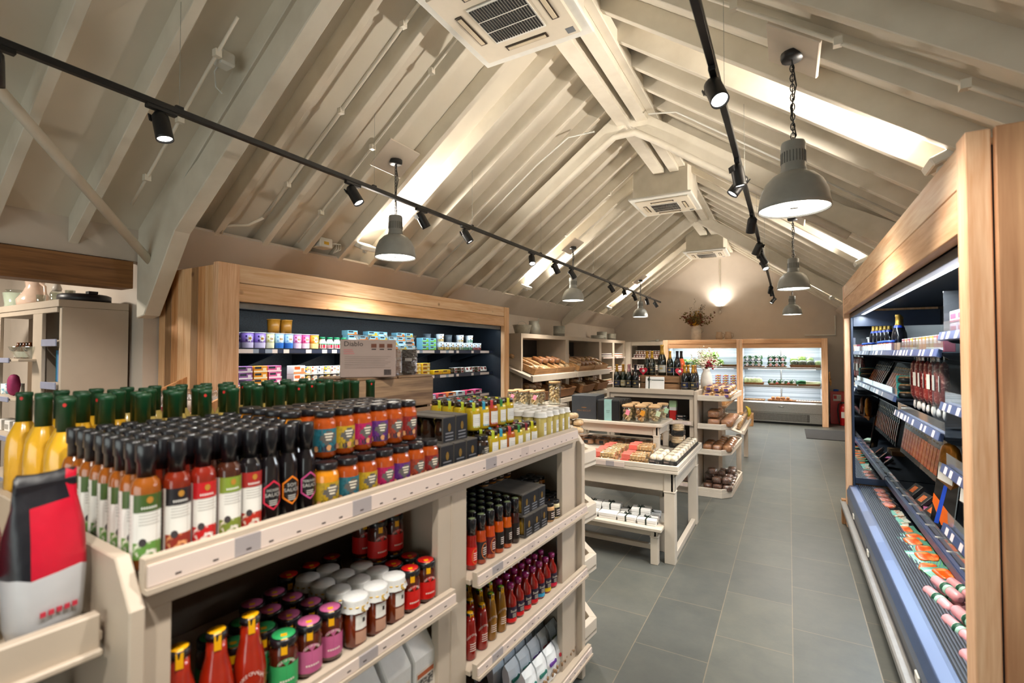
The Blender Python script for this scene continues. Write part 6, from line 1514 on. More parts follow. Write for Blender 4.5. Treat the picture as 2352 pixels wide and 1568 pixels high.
# ---------------------------------------------------------------- dairy chiller stock
def tub(c, r=.045, h=.145, lid='#e8e8ea', lab=None, blob=None, taper=.88):
    def b(t):
        MB().lathe([(r * taper, 0), (r, h * .95)], 14).obj('pot', mat('pot_' + c[1:], c, .4, noise=.04), t)
        MB().lathe([(r * 1.04, h * .95), (r * 1.05, h), (0, h)], 14).obj('lid', mat('potlid_' + lid[1:], lid, .4), t)
        if lab or blob:
            q = MB().wrap(r * .91, .006, h * .38, -90, 90, 0, 6, r * .955)
            f = lambda x, y: ((r * .975) * cos(x / r), (r * .975) * sin(x / r), h * .62 + y)
            n = 14; q.add([f(0, 0)] + [f((.026 if k % 2 else .016) * cos(2 * pi * k / n), (.034 if k % 2 else .022) * sin(2 * pi * k / n)) for k in range(n)], [(0, k + 1, (k + 1) % n + 1) for k in range(n)], 1)
            g_ = lambda x, y: ((r * 1.0) * cos(x / r), (r * 1.0) * sin(x / r), h * .62 + y)
            q.add([g_(-.011, -.009), g_(.011, -.009), g_(.011, .009), g_(-.011, .009)], [(0, 1, 2, 3)], 2)
            for k in (0, 1): q.add([g_(-.03 + .007 * cos(a), -.016 + .034 * k + .009 * sin(a)) for a in [j * pi / 4 for j in range(8)]], [tuple(range(8))], 3)
            q.obj('label', [mat('potband_' + (lab or c)[1:], lab or c, .45), m_lab, mat('gold_crest', '#b08a28', .4), mat('potfruit_' + (blob or c)[1:], blob or c, .45)], t)
    return P(b)
DX = -4.00
PT = [('purple blueberry', 2.49, '#8a6cc0', '#cfc6e6', '#2a2060', .05), ('second purple', 2.60, '#8a6cc0', '#cfc6e6', '#2a2060', .05), ('pale yellow', 2.695, '#d8d79a', '#e8e6c4', '#c9c060', .04), ('light blue', 2.785, '#a7c8e4', '#2a6ac0', '#7aa6d0', .043), ('second light blue', 2.88, '#9cc2e6', '#2a6ac0', '#7aa6d0', .043), ('pink', 2.97, '#d27ab2', '#e6c4da', '#b02458', .042), ('raspberry pink', 3.06, '#d95a9a', '#ead0de', '#c01a50', .042), ('orange', 3.155, '#e2a32c', '#ecd489', '#d07a12', .046)]
for i, (cn, y, c, lb, bl, r) in enumerate(PT):
    for k in range(2):
        wput('pt' + cn, tub(c, r, .14, '#e4e2ea', lb, bl), 'yogurt_pot', 'big %s yogurt pot on the top dairy shelf, %s' % (cn, 'front' if k == 0 else 'behind its twin'), 'yogurt pot', (DX - .10 * k, y, 1.736), -.1, 'big yogurt pots')
for k in range(2): wput('ptor', tub('#a8701c', .055, .13, '#c08a3a'), 'yogurt_pot', 'brown-orange tub stacked behind the big yogurts, %s' % ('nearer' if k == 0 else 'farther'), 'yogurt pot', (DX - .10, 2.80 + .125 * k, 1.876 + .001), 0, 'stacked orange tubs')
def dbottle(t):
    MB().lathe([(.036, 0), (.04, .01), (.04, .06), (.028, .09), (.026, .1)], 14).obj('bottle', mat('milky_plastic', '#e2e8e2', .35), t)
    MB().lathe([(.029, .1), (.029, .12), (0, .12)], 12).obj('cap', mat('jade_cap', '#128a5c', .4), t)
    MB().wrap(.0405, .012, .045, -90, 90, 0, 6).wrap(.0408, .045, .055, -90, 90, 1, 6).obj('label', [mat('berry_label', '#a8183a', .45), mat('jade_cap', '#128a5c', .4)], t)
for i in range(4): wput('dbot', P(dbottle), 'dairy_drink', 'small white drink bottle with jade cap on the top dairy shelf, %s along' % ORD[i], 'drink bottle', (DX, 3.255 + .088 * i, 1.736), -.2, 'jade-capped dairy drinks')
def cartonb(c, band, L=.14, D=.09, H=.05, k2='#1d2a38'):
    def b(t):
        MB().box((-D / 2, -L / 2, 0), (D / 2, L / 2, H)).obj('carton', mat('carton_' + c[1:], c, .45, noise=.03), t, .002)
        MB().box((D / 2, -L * .42, H * .55), (D / 2 + .001, L * .05, H * .88), 1).box((D / 2, -L * .5, H * .04), (D / 2 + .0008, L * .5, H * .28), 0).box((D / 2, L * .15, H * .3), (D / 2 + .001, L * .4, H * .7), 0).obj('label', [mat('cband_' + band[1:], band, .45), mat('cink_' + k2[1:], k2, .5)], t)
    return P(b)
for r in range(4):
    for i in range(7):
        if r == 3 and i in (1, 4): continue
        bd = ('#e07a1c', '#e0b81c', '#d8d8d0', '#e07a1c')[(i + r) % 4]
        wput('tq' + bd, cartonb('#8cc8dc', bd), 'dessert_carton', 'sky-blue dessert carton in the top dairy shelf pile, %s layer, %s along' % (ORD[r], ORD[i]), 'carton', (DX - .03 - .012 * r, 3.66 + .148 * i, 1.736 + .0505 * r), random.uniform(-.12, .12), 'sky-blue dessert cartons')
for r in range(3):
    for i in range(2):
        wput('gt', cartonb('#7fc2d8', '#7ec21c'), 'dessert_carton', 'blue and lime dessert carton beside the white tubs, %s layer, %s' % (ORD[r], 'nearer' if i == 0 else 'farther'), 'carton', (DX, 4.77 + .15 * i, 1.736 + .0505 * r), .1, 'lime-striped cartons')
WB = [('#caa21c', 0), ('#caa21c', 1), ('#7a8a9a', 2)]
def wtub(bd): return tub('#d8e2ea', .052, .105, '#eef2f6', bd, '#3c4654', .9)
BW = ['#caa21c', '#caa21c', '#a88a30', '#a88a30', '#8a9a6a', '#2f7a4a', '#2f7a4a', '#96281c', '#96281c']
for i in range(9):
    for k in range(2):
        wput('wt' + BW[i], wtub(BW[i]), 'white_tub', 'white lidded tub on the top dairy shelf, %s along, %s' % (ORD[i], 'front' if k == 0 else 'behind'), 'tub', (DX - .115 * k, 5.12 + .112 * i, 1.736), 0, 'white dairy tubs')
for i, (y, bd) in enumerate(((5.12, '#caa21c'), (5.57, '#a88a30'), (5.80, '#2f7a4a'))):
    wput('wt' + bd, wtub(bd), 'white_tub', 'white lidded tub stacked on the others, %s along' % ORD[i], 'tub', (DX, y, 1.8415), 0, 'stacked white tubs')
for i in range(5): wput('gtub', tub('#5d6870', .052, .105, '#7a858c'), 'grey_tub', 'grey tub stacked behind the white ones, %s along' % ORD[i], 'tub', (DX - .12, 5.0 + .23 * i, 1.8415), 0, 'grey tubs behind')
# second dairy shelf
for r in range(3):
    for i in range(3):
        c, bd = (('#8a5aa0', '#e8e2ee'), ('#e0941c', '#f0e2c0'), ('#d0609a', '#f2dce8'))[i]
        wput('yb' + c, cartonb(c, bd, .125, .09, .055), 'yogurt_multipack', '%s yogurt multipack on the second dairy shelf, %s layer' % (('purple', 'orange', 'pink')[i], ORD[r]), 'yogurt pack', (DX, 2.45 + .135 * i, 1.421 + .0555 * r), random.uniform(-.1, .1), 'yogurt multipacks')
for r in range(2):
    wput('wy', cartonb('#e4e2dc', '#e08a5a', .13, .09, .08, '#d8622c'), 'yogurt_multipack', 'white yogurt multipack with orange flower, second dairy shelf, %s' % ('lower', 'upper')[r], 'yogurt pack', (DX, 2.965, 1.421 + .081 * r), .08, 'white flower multipacks')
for i in range(5): wput('yj', tub('#d8c48a', .026, .06, '#e6e8ea', '#caa01c'), 'custard_pot', 'little glass-like custard pot behind the multipacks, %s along' % ORD[i], 'pot', (DX - .10, 2.62 + .06 * i, 1.421 + .0), 0, 'little custard pots')
CU = ['#d8b41c', '#dfe4ea', '#c8d0dc', '#d8b41c', '#e4e0e2', '#dfe4ea', '#d6d2dc', '#e2d8da', '#dfe4ea', '#d8b41c', '#dcd6de', '#e4e0e2']
CB = ['#2f6ac0', '#c0501c', '#3a3448', '#2f6ac0', '#7a2420', '#b08a50', '#a02440', '#c01a2c', '#5a3a7a', '#2f6ac0', '#3a3448', '#c0501c']
for i in range(14):
    j = i % 12
    for r in range(2):
        if r and i > 6: continue
        wput('cu%d' % j, tub(CU[j], .036, .072, '#e8e8ea', '#eef0f2', CB[j]), 'yogurt_cup', 'small %s yogurt cup on the second dairy shelf, %s along, %s tier' % ('yellow' if CU[j] == '#d8b41c' else 'pale', ORD[i], ('lower', 'upper')[r]), 'yogurt cup', (DX, 3.08 + .076 * i, 1.421 + .0785 * r), 0, 'small yogurt cups')
    if i < 7:
        pass
q = MB().box((-.045, -.28, 0), (.045, .28, .004)).obj('cup_tray', m_lab, None); q.location = (DX, 3.31, 1.4945); tag(q, 'thin white card tray between the two tiers of yogurt cups', 'card tray')
for r in range(3):
    for i in range(3): wput('yl', cartonb('#e0b42c', '#f0e0a0', .15, .09, .05, '#8a4a1c'), 'pudding_carton', 'yellow pudding carton on the second dairy shelf, %s layer, %s along' % (ORD[r], ORD[i]), 'carton', (DX, 4.45 + .17 * i, 1.421 + .0505 * r), .05, 'yellow pudding cartons')
for i in range(2): wput('yl2', cartonb('#e2bc1c', '#e8a01c', .17, .10, .055, '#6a3a10'), 'pudding_carton', 'bright yellow long pudding carton by the ramekin packs, %s along' % ORD[i], 'carton', (DX, 5.02 + .18 * i, 1.421), 0, 'long pudding cartons')
def ramekin(t):
    for k in range(2): MB().lathe([(.03, 0), (.034, .004), (.034, .032), (.03, .036), (0, .036)], 12, o=(-.0, -.036 + .072 * k, 0)).obj('ramekin', glossy('dark_custard_glass', '#4a3a22'), t)
    MB().box((-.03, -.072, .0362), (.03, .072, .038)).quad((.035, -.03, .004), (.035, .03, .004), (.03, .03, .037), (.03, -.03, .037), 0).box((.0352, -.02, .008), (.0362, .02, .03), 1).obj('sleeve', [m_lab, mat('oxblood_print', '#7a1c1c', .5)], t)
for g_ in range(2):
    for r in range(2):
        for i in range(2): wput('ram', P(ramekin), 'dessert_pair', 'pair of dark glass desserts in a sleeve, %s cluster, %s layer, %s' % (('first', 'end')[g_], ('lower', 'upper')[r], ('nearer', 'farther')[i]), 'dessert', (DX, 5.43 + .42 * g_ + .15 * i, 1.421 + .039 * r), 0, 'sleeved glass desserts')
    for i in range(2): wput('ramt', P(lambda t: (MB().box((-.035, -.04, 0), (.035, .04, .07)).obj('carton', m_lab, t, .003), MB().ell((.036, 0, .045), (.002, .025, .018), 10, 5).obj('print', mat('oxblood_print', '#7a1c1c', .5), t))), 'dessert_carton', 'white dessert carton with dark crest by the %s glass cluster, %s' % (('first', 'end')[g_], ('nearer', 'farther')[i]), 'carton', (DX + .01, 5.70 + .40 * g_ + .085 * i - (.0 if g_ == 0 else .02), 1.421), 0, 'crested dessert cartons', (0, -.25))
# third dairy shelf
for r in range(2):
    for i in range(3):
        wput('pk%d' % i, cartonb(('#d8527c', '#c83a5a', '#d8527c')[i], '#f0dce2', .13, .09, .05, '#7a1028'), 'mousse_carton', 'pink mousse carton on the third dairy shelf, %s layer, %s along' % (('lower', 'upper')[r], ORD[i]), 'carton', (DX, 3.22 + .14 * i, 1.111 + .0505 * r), 0, 'pink mousse cartons')
for i in range(8):
    c = ('#8a5ab0', '#7a4aa0', '#a08ac0', '#c8485a', '#d07a3a', '#b8d0d8', '#c83a5a', '#d05a8a')[i]
    wput('fr' + c, cartonb(c, '#e8e6ea', .17, .12, .06, '#3a1a40'), 'fruit_tray', 'shallow fruit dessert tray on the third dairy shelf, %s along' % ORD[i], 'fruit tray', (DX, 4.45 + .215 * i, 1.111), 0, 'shallow fruit trays')
for i in range(10): wput('mlk%d' % (i % 2), tub(('#dfe6ea', '#8cc0dc')[i % 2], .03, .19, '#3a7ac0'), 'milk_bottle', 'slim milk bottle low in the dairy chiller, %s along' % ORD[i], 'milk bottle', (DX, 2.45 + .085 * i, .781 + .0), 0, 'slim milk bottles')

# ---------------------------------------------------------------- vegetables
m_green = speck('leaf_green', '#3f7a2c', '#8fc05a', 30, .5, .6, .2, bump=.3)
m_dgreen = speck('dark_leaf', '#1f4a26', '#4f8a4a', 40, .5, .6, .2, bump=.4)
m_lettuce = speck('pale_leaf', '#8fbf5a', '#d5e8b0', 22, .5, .6, .25, bump=.4)
def leafy(b, c, r, n, m, sz):
    for i in range(n):
        a = random.uniform(0, 2 * pi); h = random.uniform(-.2, 1); rr = r * sqrt(max(0, 1 - h * h * .8)) * random.uniform(.7, 1.05)
        p = Vector((c[0] + rr * cos(a), c[1] + rr * sin(a) * .8, c[2] + r * .9 * h)); d = Vector((cos(a), sin(a), h * .8)).normalized(); u = d.orthogonal().normalized(); v_ = d.cross(u)
        u = (u * cos(i) + v_ * sin(i)); v_ = d.cross(u); s = sz * random.uniform(.7, 1.3)
        b.add([p - d * s * .3, p + u * s * .5 + d * s * .1, p + d * s * .5 + u * s * .2, p + d * s * .55 - u * s * .25, p - u * s * .5 + d * s * .1, p + d * s * .25], [(0, 1, 5), (1, 2, 5), (2, 3, 5), (3, 4, 5), (4, 0, 5)], m, True)
def cabbage(nm):
    b = MB().ell((0, 0, .09), (.09, .09, .085), 12, 8, 0, .06); leafy(b, (0, 0, .09), .1, 60, 0, .075); return b.obj(nm, m_lettuce)
for i, (x, z, r) in enumerate(((-2.02, 0, 0), (-1.81, 0, 0), (-1.60, 0, 0), (-1.92, .19, 0), (-1.70, .19, 0), (-2.23, 0, 0), (-2.44, 0, 0))):
    wput('cab', W(cabbage), 'lettuce', 'pale curly lettuce in the tomato-side chiller, %s' % ('lower, first', 'lower, middle', 'lower, third', 'on top, first', 'on top, second', 'behind the wine, first', 'behind the wine, second')[i], 'lettuce', (x, 13.72, 1.336 + z), i * 1.3, 'curly lettuces')
def vbox(L, lab='#ded8d4'):
    def b(t):
        MB().box((-L / 2, -.06, 0), (L / 2, .06, .03)).obj('tray', m_blk, t, .003)
        q = MB(); leafy(q, (0, 0, .06), .062, 36, 0, .05); q.obj('greens', m_dgreen, t)
        sup(MB(), (0, 0, .068), (L / 2, .062, .068), .55, j=.05).obj('wrapper', m_film, t)
        MB().box((-.025, -.0655, .01), (.025, -.0645, .07)).obj('label', mat('vlab_' + lab[1:], lab, .5), t)
    return P(b)
for g_, x0, n in ((0, -.92, 3), (1, -.40, 3)):
    for i in range(n):
        for k in range(2):
            wput('vb%d' % g_, vbox(.12, ('#ded8d4', '#d8a8a4')[g_]), 'greens_pack', 'plastic pack of dark greens, top shelf of the leek chiller, %s basket, %s along, %s' % (('first', 'second')[g_], ORD[i], ('lower', 'upper')[k]), 'greens', (x0 + .132 * i, 13.66 + .04 * k, 1.366 + .137 * k), 0, 'packs of dark greens')
def basktop(x, L, z, lb, H=.07, m=None, y=13.66): return wput('vbk%.2f%.2f' % (L, H), P(basket(L, .3, H, m)), 'wicker_basket', lb, 'basket', (x, y, z), 0)
basktop(-.755, .46, 1.3355, 'shallow wicker basket under the first greens packs', .03); basktop(-.27, .44, 1.3355, 'shallow wicker basket under the second greens packs', .03)
basktop(.28, .54, 1.3355, 'wicker basket of salad bags on the top chiller shelf'); basktop(.59, .10, 1.3355, 'narrow wicker basket at the chiller post')
def salad(m1, m2):
    def b(t):
        sup(MB(), (0, 0, .08), (.08, .035, .085), .6, j=.1).obj('leaves', m1, t)
        sup(MB(), (0, 0, .085), (.088, .042, .095), .6, j=.12).obj('bag', m2, t)
    return P(b)
for i in range(3):
    wput('sal', salad(speck('bagged_salad', '#121a12', '#41602f', 24, .52, .4, .08), m_film), 'salad_bag', 'dark printed salad bag in the wicker basket, %s along' % ORD[i], 'salad bag', (.12 + .165 * i, 13.60, 1.345), .1 * i, 'dark salad bags')
    wput('cel', salad(speck('celery_leaf', '#6fae2e', '#cfe88a', 22, .5, .5, .2), m_film), 'celery_bag', 'bright green leafy celery bag standing behind the salads, %s along' % ORD[i], 'celery', (.10 + .17 * i, 13.74, 1.42 + .05 * (i % 2)), .3 * i, 'leafy celery bags')
wput('sal2', salad(m_lettuce, m_film), 'lettuce_bag', 'pale lettuce bag beside the chiller post', 'lettuce', (.60, 13.64, 1.345))
basktop(-.765, .44, .9005, 'wicker basket of pale celery on the middle chiller shelf', .06); basktop(-.14, .62, .9005, 'wicker tray of packed salads on the middle chiller shelf', .05); basktop(.405, .46, .9005, 'wicker basket of leeks on the middle chiller shelf', .05)
for i in range(4):
    wput('clr', salad(speck('celery_pale', '#b8d878', '#e8f2cc', 22, .5, .5, .2), m_film), 'celery_pack', 'pale wrapped celery in the basket, %s along' % ORD[i], 'celery', (-.93 + .09 * i, 13.62, .92), .5, 'pale wrapped celery')
for i in range(5):
    wput('vb3%d' % (i % 2), vbox(.11, ('#dcdcd2', '#c8403a')[i == 1 and 1 or 0]), 'greens_pack', 'green salad pack on the wicker tray, %s along' % ORD[i], 'greens', (-.38 + .12 * i, 13.60, .91), 0, 'middle shelf salad packs')
def leek(t):
    q = MB().tube([(-.2, 0, 0), (0, 0, .008), (.1, 0, .01)], [.014, .015, .017], 8); q.obj('stem', mat('leek_white', '#dfe8c0', .5), t)
    q = MB()
    for k in range(5): q.tube([(.09, 0, .01), (.2, .012 * (k - 2), .012 + .004 * k), (.3, .03 * (k - 2), .006)], [.012, .012, .003], 5)
    q.obj('leaves', mat('leek_green', '#3c7a52', .5, noise=.2), t)
for i in range(12): wput('leek', P(leek), 'leek', 'leek lying in the basket, %s layer, %s from the front' % (ORD[i // 4], ORD[i % 4]), 'leek', (.44, 13.54 + .055 * (i % 4), .945 + .028 * (i // 4)), pi + random.uniform(-.15, .15), 'leeks in the basket')
for i, (x, L, lb) in enumerate(((-.755, .46, 'first'), (-.18, .58, 'middle'), (.36, .56, 'end'))): basktop(x, L, .5005, 'shallow wicker tray of roots in the chiller well, %s' % lb, .045, y=13.60)
for i in range(9):
    wput('pot', plain_loaf(speck('earthy_potato', '#8a5a36', '#b88458', 16, .5, .8, .2), .11, .08, .07, .8), 'sweet_potato', 'brown root vegetable in the middle tray, %s along, %s' % (ORD[i % 5], 'front' if i < 5 else 'on top'), 'vegetable', (-.40 + .105 * (i % 5) + .05 * (i > 4), 13.58, .512 + .055 * (i > 4)), i, 'brown root vegetables')
for i in range(10):
    wput('msh', W(lambda nm: MB().lathe([(.01, 0), (.012, .02), (.03, .022), (.028, .038), (.012, .05), (0, .052)], 10).obj(nm, mat('mushroom_white', '#ddd6c8', .7))), 'mushroom', 'white mushroom in the end tray, %s along' % ORD[i], 'mushroom', (.16 + .052 * i, 13.55 + .03 * (i % 2), .512), 0, 'white mushrooms')
    if i < 6: wput('pars', plain_loaf(mat('parsnip_skin', '#d0b888', .7, noise=.1), .13, .04, .035, .9), 'parsnip', 'pale parsnip in the first tray, %s along' % ORD[i], 'parsnip', (-.92 + .07 * i, 13.58, .512), .3 * i, 'pale parsnips')
def toms(t):
    q = MB().box((-.07, -.045, 0), (.07, .045, .004)); q.obj('tray', m_acryl, t)
    for k in range(12): MB().ell((-.05 + .033 * (k % 4), -.025 + .025 * (k // 4), .02 + .012 * (k % 2)), (.017, .017, .016), 8, 6).obj('tomato', glossy('tomato_red', '#b8160e'), t)
    MB().box((-.03, -.047, .03), (.035, -.0455, .055)).obj('sticker', mat('yellow_sticker', '#e0b22c', .5), t)
    sup(MB(), (0, 0, .028), (.073, .048, .03), .4).obj('wrapper', m_film, t)
for i in range(3):
    for k in range(4):
        wput('tom', P(toms), 'tomato_pack', 'clear pack of red tomatoes with yellow sticker, %s stack, %s up' % (ORD[i], ORD[k]), 'tomatoes', (-1.60 + .18 * i, 13.60 + .01 * k, .901 + .0605 * k), 0, 'tomato packs')
for i in range(4): wput('vbg', vbox(.13, '#cfd8c0'), 'greens_pack', 'green vegetable pack behind the wine bottles, %s along' % ORD[i], 'greens', (-2.72 + .15 * i, 13.62, 1.336), 0, 'veg packs behind the wine')
def cuc(nm): return MB().tube([(-.15, 0, .022), (-.13, 0, .022), (.13, .0, .022), (.15, 0, .022)], [.008, .021, .021, .008], 10).obj(nm, mat('cucumber_skin', '#1f6a2e', .4, noise=.2, scale=40))
basktop(-1.33, .34, 1.3355, 'wicker basket of cucumbers beside the lettuces', .06)
for i in range(5): wput('cuc', W(cuc), 'cucumber', 'cucumber in the basket beside the lettuces, %s from the front' % ORD[i], 'cucumber', (-1.33, 13.55 + .045 * i, 1.36), random.uniform(-.05, .05), 'cucumbers')

# ---------------------------------------------------------------- meat chiller stock
MX = .76
def sbottle(t): wine('#0e1016', '#c9a24a', '#1e2a66')(t); MB().wrap(.03, .205, .225, -180, 180, 0, 14, .0245).obj('neck_band', mat('royal_blue_band', '#1c3aa8', .4), t)
for i in range(5):
    wput('sb', P(sbottle), 'wine_bottle', 'gold-necked bottle with blue collar in the meat chiller, %s from the mirror' % ORD[4 - i], 'wine bottle', (.79 + .02 * i, 5.10 + .095 * i, 1.7035), pi / 2 * 2 + .4, 'blue-collared bottles')
for i in range(6):
    wput('rj%d' % (i % 2), P(sjar(('#a8201c', '#c8783a')[i % 2], '#2a4a9a')), 'small_jar', 'small jar along the top meat chiller shelf edge, %s from the mirror' % ORD[5 - i], 'jar', (.725, 5.02 + .085 * i, 1.7035), pi, 'small deli jars')
PC = ['#8a3a4a', '#9a5a5a', '#a88a4a', '#7a6a4a', '#c87a2c', '#b86a3a', '#8a8a5a', '#7a5a4a', '#d8a02c', '#9a4a5a', '#b88a5a', '#8a3a4a']
for i in range(12):
    wput('pate' + PC[i], P((lambda c: lambda t: (MB().box((-.03, -.034, 0), (.03, .034, .095)).obj('carton', mat('pate_' + c[1:], c, .4, noise=.1), t, .003), MB().box((-.0308, -.026, .05), (-.03, .026, .08)).obj('label', mat('pale_print', '#e6d6cc', .5), t)))(PC[i])), 'pate_carton', 'upright pate carton on the top meat chiller shelf, %s from the blue-collared bottles' % ORD[11 - i], 'carton', (.735, 3.42 + .088 * i, 1.7035), 0, 'upright pate cartons')
for r in range(2):
    for i in range(4): wput('wbx', P(lambda t: (MB().box((-.05, -.06, 0), (.05, .06, .06)).obj('carton', mat('pale_pink_card', '#d8c4cc', .5), t, .003), MB().box((-.0508, -.045, .02), (-.05, .045, .045)).box((-.0508, -.06, .004), (-.05, .06, .012)).obj('print', mat('rose_print', '#b84a6a', .5), t))), 'deli_carton', 'white and rose deli carton on the raised shelf, %s, %s from its end' % (('lower', 'upper')[r], ORD[3 - i]), 'carton', (.76, 2.80 + .127 * i, 1.7885 + .0605 * r), 0, 'rose deli cartons')
wput('mtub', P(lambda t: (MB().lathe([(.10, 0), (.12, .19)], 18).obj('pail', m_plastic, t), MB().lathe([(.127, .18), (.128, .2), (0, .2)], 18).obj('lid', m_plastic, t))), 'plastic_pail', 'white lidded pail at the back of the meat chiller top shelf', 'pail', (1.02, 3.62, 1.7035))
kp('divider', MB().box((.70, 3.30, 1.70), (1.18, 3.304, 2.02)), m_acryl, 0); kp('divider', MB().box((.70, 3.56, 1.28), (1.18, 3.564, 1.66)), m_acryl, 0)
# smoked fish in black packs
def fish(c, h=.30, w_=.13):
    def b(t):
        MB().box((-.006, -w_ / 2, 0), (.006, w_ / 2, h)).obj('pack', mat('glossy_black_pack', '#121214', .22, noise=.1, coat=.5), t, .003)
        q = MB().box((-.0095, -w_ * .32, h * .12), (-.006, w_ * .32, h * .62), 0).box((-.0075, -w_ * .34, h * .78), (-.006, w_ * .34, h * .84), 1).box((-.0075, -w_ * .3, h * .70), (-.006, w_ * .1, h * .73), 1); q.obj('window', [speck('salmon_slice_' + c[1:], c, '#f09a58', 30, .55, .3, .15, coat=.4), mat('dull_gilt', '#8a7240', .4)], t, .002)
        MB().box((.006, -w_ * .32, h * .12), (.0095, w_ * .32, h * .62)).obj('rear_window', speck('salmon_slice_' + c[1:], c, '#f09a58', 30, .55, .3, .15, coat=.4), t, .002)
    return b
FC = ['#d85a14', '#c8481a', '#d86a2c']
for i in range(9):
    wput('fsA%d' % (i % 3), P(fish(FC[i % 3], .27, .10)), 'smoked_fish', 'black smoked fish pack leaning on the far meat shelf, %s from the mirror' % ORD[8 - i], 'fish pack', (.77, 4.78 + .105 * i, 1.3635), .05, 'leaning fish packs', (0, .42))
for i in range(3):
    def sl(t):
        sup(MB(), (0, 0, .02), (.075, .06, .02), .45).obj('bowl', mat('black_bowl', '#1c2022', .3), t); sup(MB(), (0, 0, .041), (.07, .055, .01), .6).obj('salad', speck('deli_salad', '#7a5a3a', '#c8a070', 50, .5, .5, .2), t)
        MB().box((-.078, -.022, .0), (.078, .022, .054)).obj('sleeve', mat('turquoise_sleeve', '#2fb0ae', .45), t, .003)
    wput('sald', P(sl), 'salad_bowl', 'black salad bowl in a turquoise sleeve, %s' % ('lower one', 'stacked upper one', 'one nearer the mirror')[i], 'salad bowl', (.78, (4.63, 4.63, 4.70 + .06)[i] if i < 2 else 4.64, 1.3635 + (0, .056, .112)[i]), 0, 'turquoise-sleeved bowls')
def salami(c):
    def b(t):
        MB().tube([(0, 0, -.03), (0, 0, -.05), (.0, 0, -.14), (0, 0, -.26), (0, 0, -.30)], [.005, .02, .025, .024, .008], 10).obj('sausage', speck('salami_' + c[1:], c, '#b07a72', 60, .6, .4, .06, coat=.4), t)
        MB().box((-.002, -.032, -.34), (.002, .032, .0)).obj('wrapper', m_film, t)
        MB().ell((0, 0, -.335), (.012, .036, .03), 8, 5, 0, .2).obj('tail', mat('white_wrapper_end', '#d8d6d6', .5), t)
        MB().box((-.026, -.022, -.2), (-.0245, .022, -.11)).obj('label', m_lab, t)
    return b
for i in range(7):
    wput('slm%d' % (i % 2), P(salami(('#6a1a1c', '#8a2c28')[i % 2])), 'salami', 'hanging salami with white tail above the middle meat shelf, %s from the mirror side' % ORD[6 - i], 'salami', (.765, 3.62 + .125 * i, 1.678), .15 * (i % 3 - 1), 'hanging salamis')
def spack(m, lab='#a8d4c0', n=6, r=.021, L=.10):
    def b(t):
        MB().box((-.07, -.085, 0), (.07, .085, .012)).obj('tray', m_acryl, t)
        for k in range(n): MB().tube([(-.05, -.07 + .14 * (k + .5) / n, .012 + r * .9), (.05, -.07 + .14 * (k + .5) / n, .012 + r * .9)], [r * .8, r * .8], 8).ell((-.05, -.07 + .14 * (k + .5) / n, .012 + r * .9), (r * .6, r * .8, r * .8), 8, 5).obj('sausage', m, t)
        sup(MB(), (0, 0, .025), (.072, .088, .028), .4).obj('wrapper', m_film, t)
        MB().box((-.072, -.02, .0535), (.072, .02, .0545)).box((-.0735, -.02, .0), (-.0725, .02, .0545)).box((-.035, -.02, .0546), (.0, .02, .0552), 1).obj('label', [mat('mint_label', lab, .5), mat('forest_stamp', '#0f4a34', .5)], t)
    return b
m_saus = mat('pork_sausage', '#d08a74', .35, noise=.12, scale=40, coat=.3); m_pink = mat('pink_sausage', '#dc9aa0', .35, noise=.08, scale=30, coat=.3)
for zi, (z, m, w_) in enumerate(((1.4335, m_saus, 'second'), (1.1185, m_saus, 'third'), (.8185, m_pink, 'fourth'))):
    for i in range(4):
        wput('sp%d' % (zi > 1), P(spack(m)), 'sausage_pack', 'sausage pack with mint label on the %s raised shelf, %s from its far end' % (w_, ORD[3 - i]), 'sausages', (.80, 2.62 + .18 * i, z + .075), pi * 0, 'mint-labelled sausage packs', (0, 1.05))
# hanging packs over the deck
for i in range(14):
    wput('fsB%d' % (i % 3), P(fish(FC[i % 3], .36, .09)), 'smoked_fish', 'tall black smoked fish pack hung above the deck, %s from the mirror' % ORD[13 - i], 'fish pack', (.88, 4.36 + .095 * i, .80), .08, 'hung fish packs', (0, .16))
m_hook = MB()
for y0, y1 in ((4.3, 5.72), (3.4, 4.2)): kp('hanging_bar', MB().box((.93, y0, 1.15), (1.2, y1, 1.16)), m_dk, 0)
def jbag(t):
    MB().box((-.008, -.09, 0), (.008, .09, .40)).obj('pack', mat('glossy_black_pack', '#121214', .22, coat=.5), t, .004)
    q = MB()
    q.add([(-.0085, -.09, .0), (-.0085, .0, .0), (-.0085, .09, .13), (-.0085, .09, .19), (-.0085, -.09, .06)][::-1], [(0, 1, 2, 3, 4)], 0)
    q.add([(-.0088, .02, .0), (-.0088, .055, .0), (-.0088, .02, .26), (-.0088, -.01, .26)][::-1], [(0, 1, 2, 3)], 1)
    for k, wd in enumerate(('JOHN', 'ROSS')): q.text(wd, .045, (lambda k: lambda x, y: (-.0088, -x, .315 - .04 * k + y))(k), 2)
    q.obj('print', [mat('orange_print_bright', '#e0661a', .45), mat('blue_print', '#1c4ac0', .45), mat('gilt_print', '#c89a2c', .4)], t)
wput('jb', P(jbag), 'smoked_fish', 'large black pack with blue ribbon stripe and gold lettering on the deck', 'fish pack', (.87, 4.24, .56), .5, None, (0, .16))
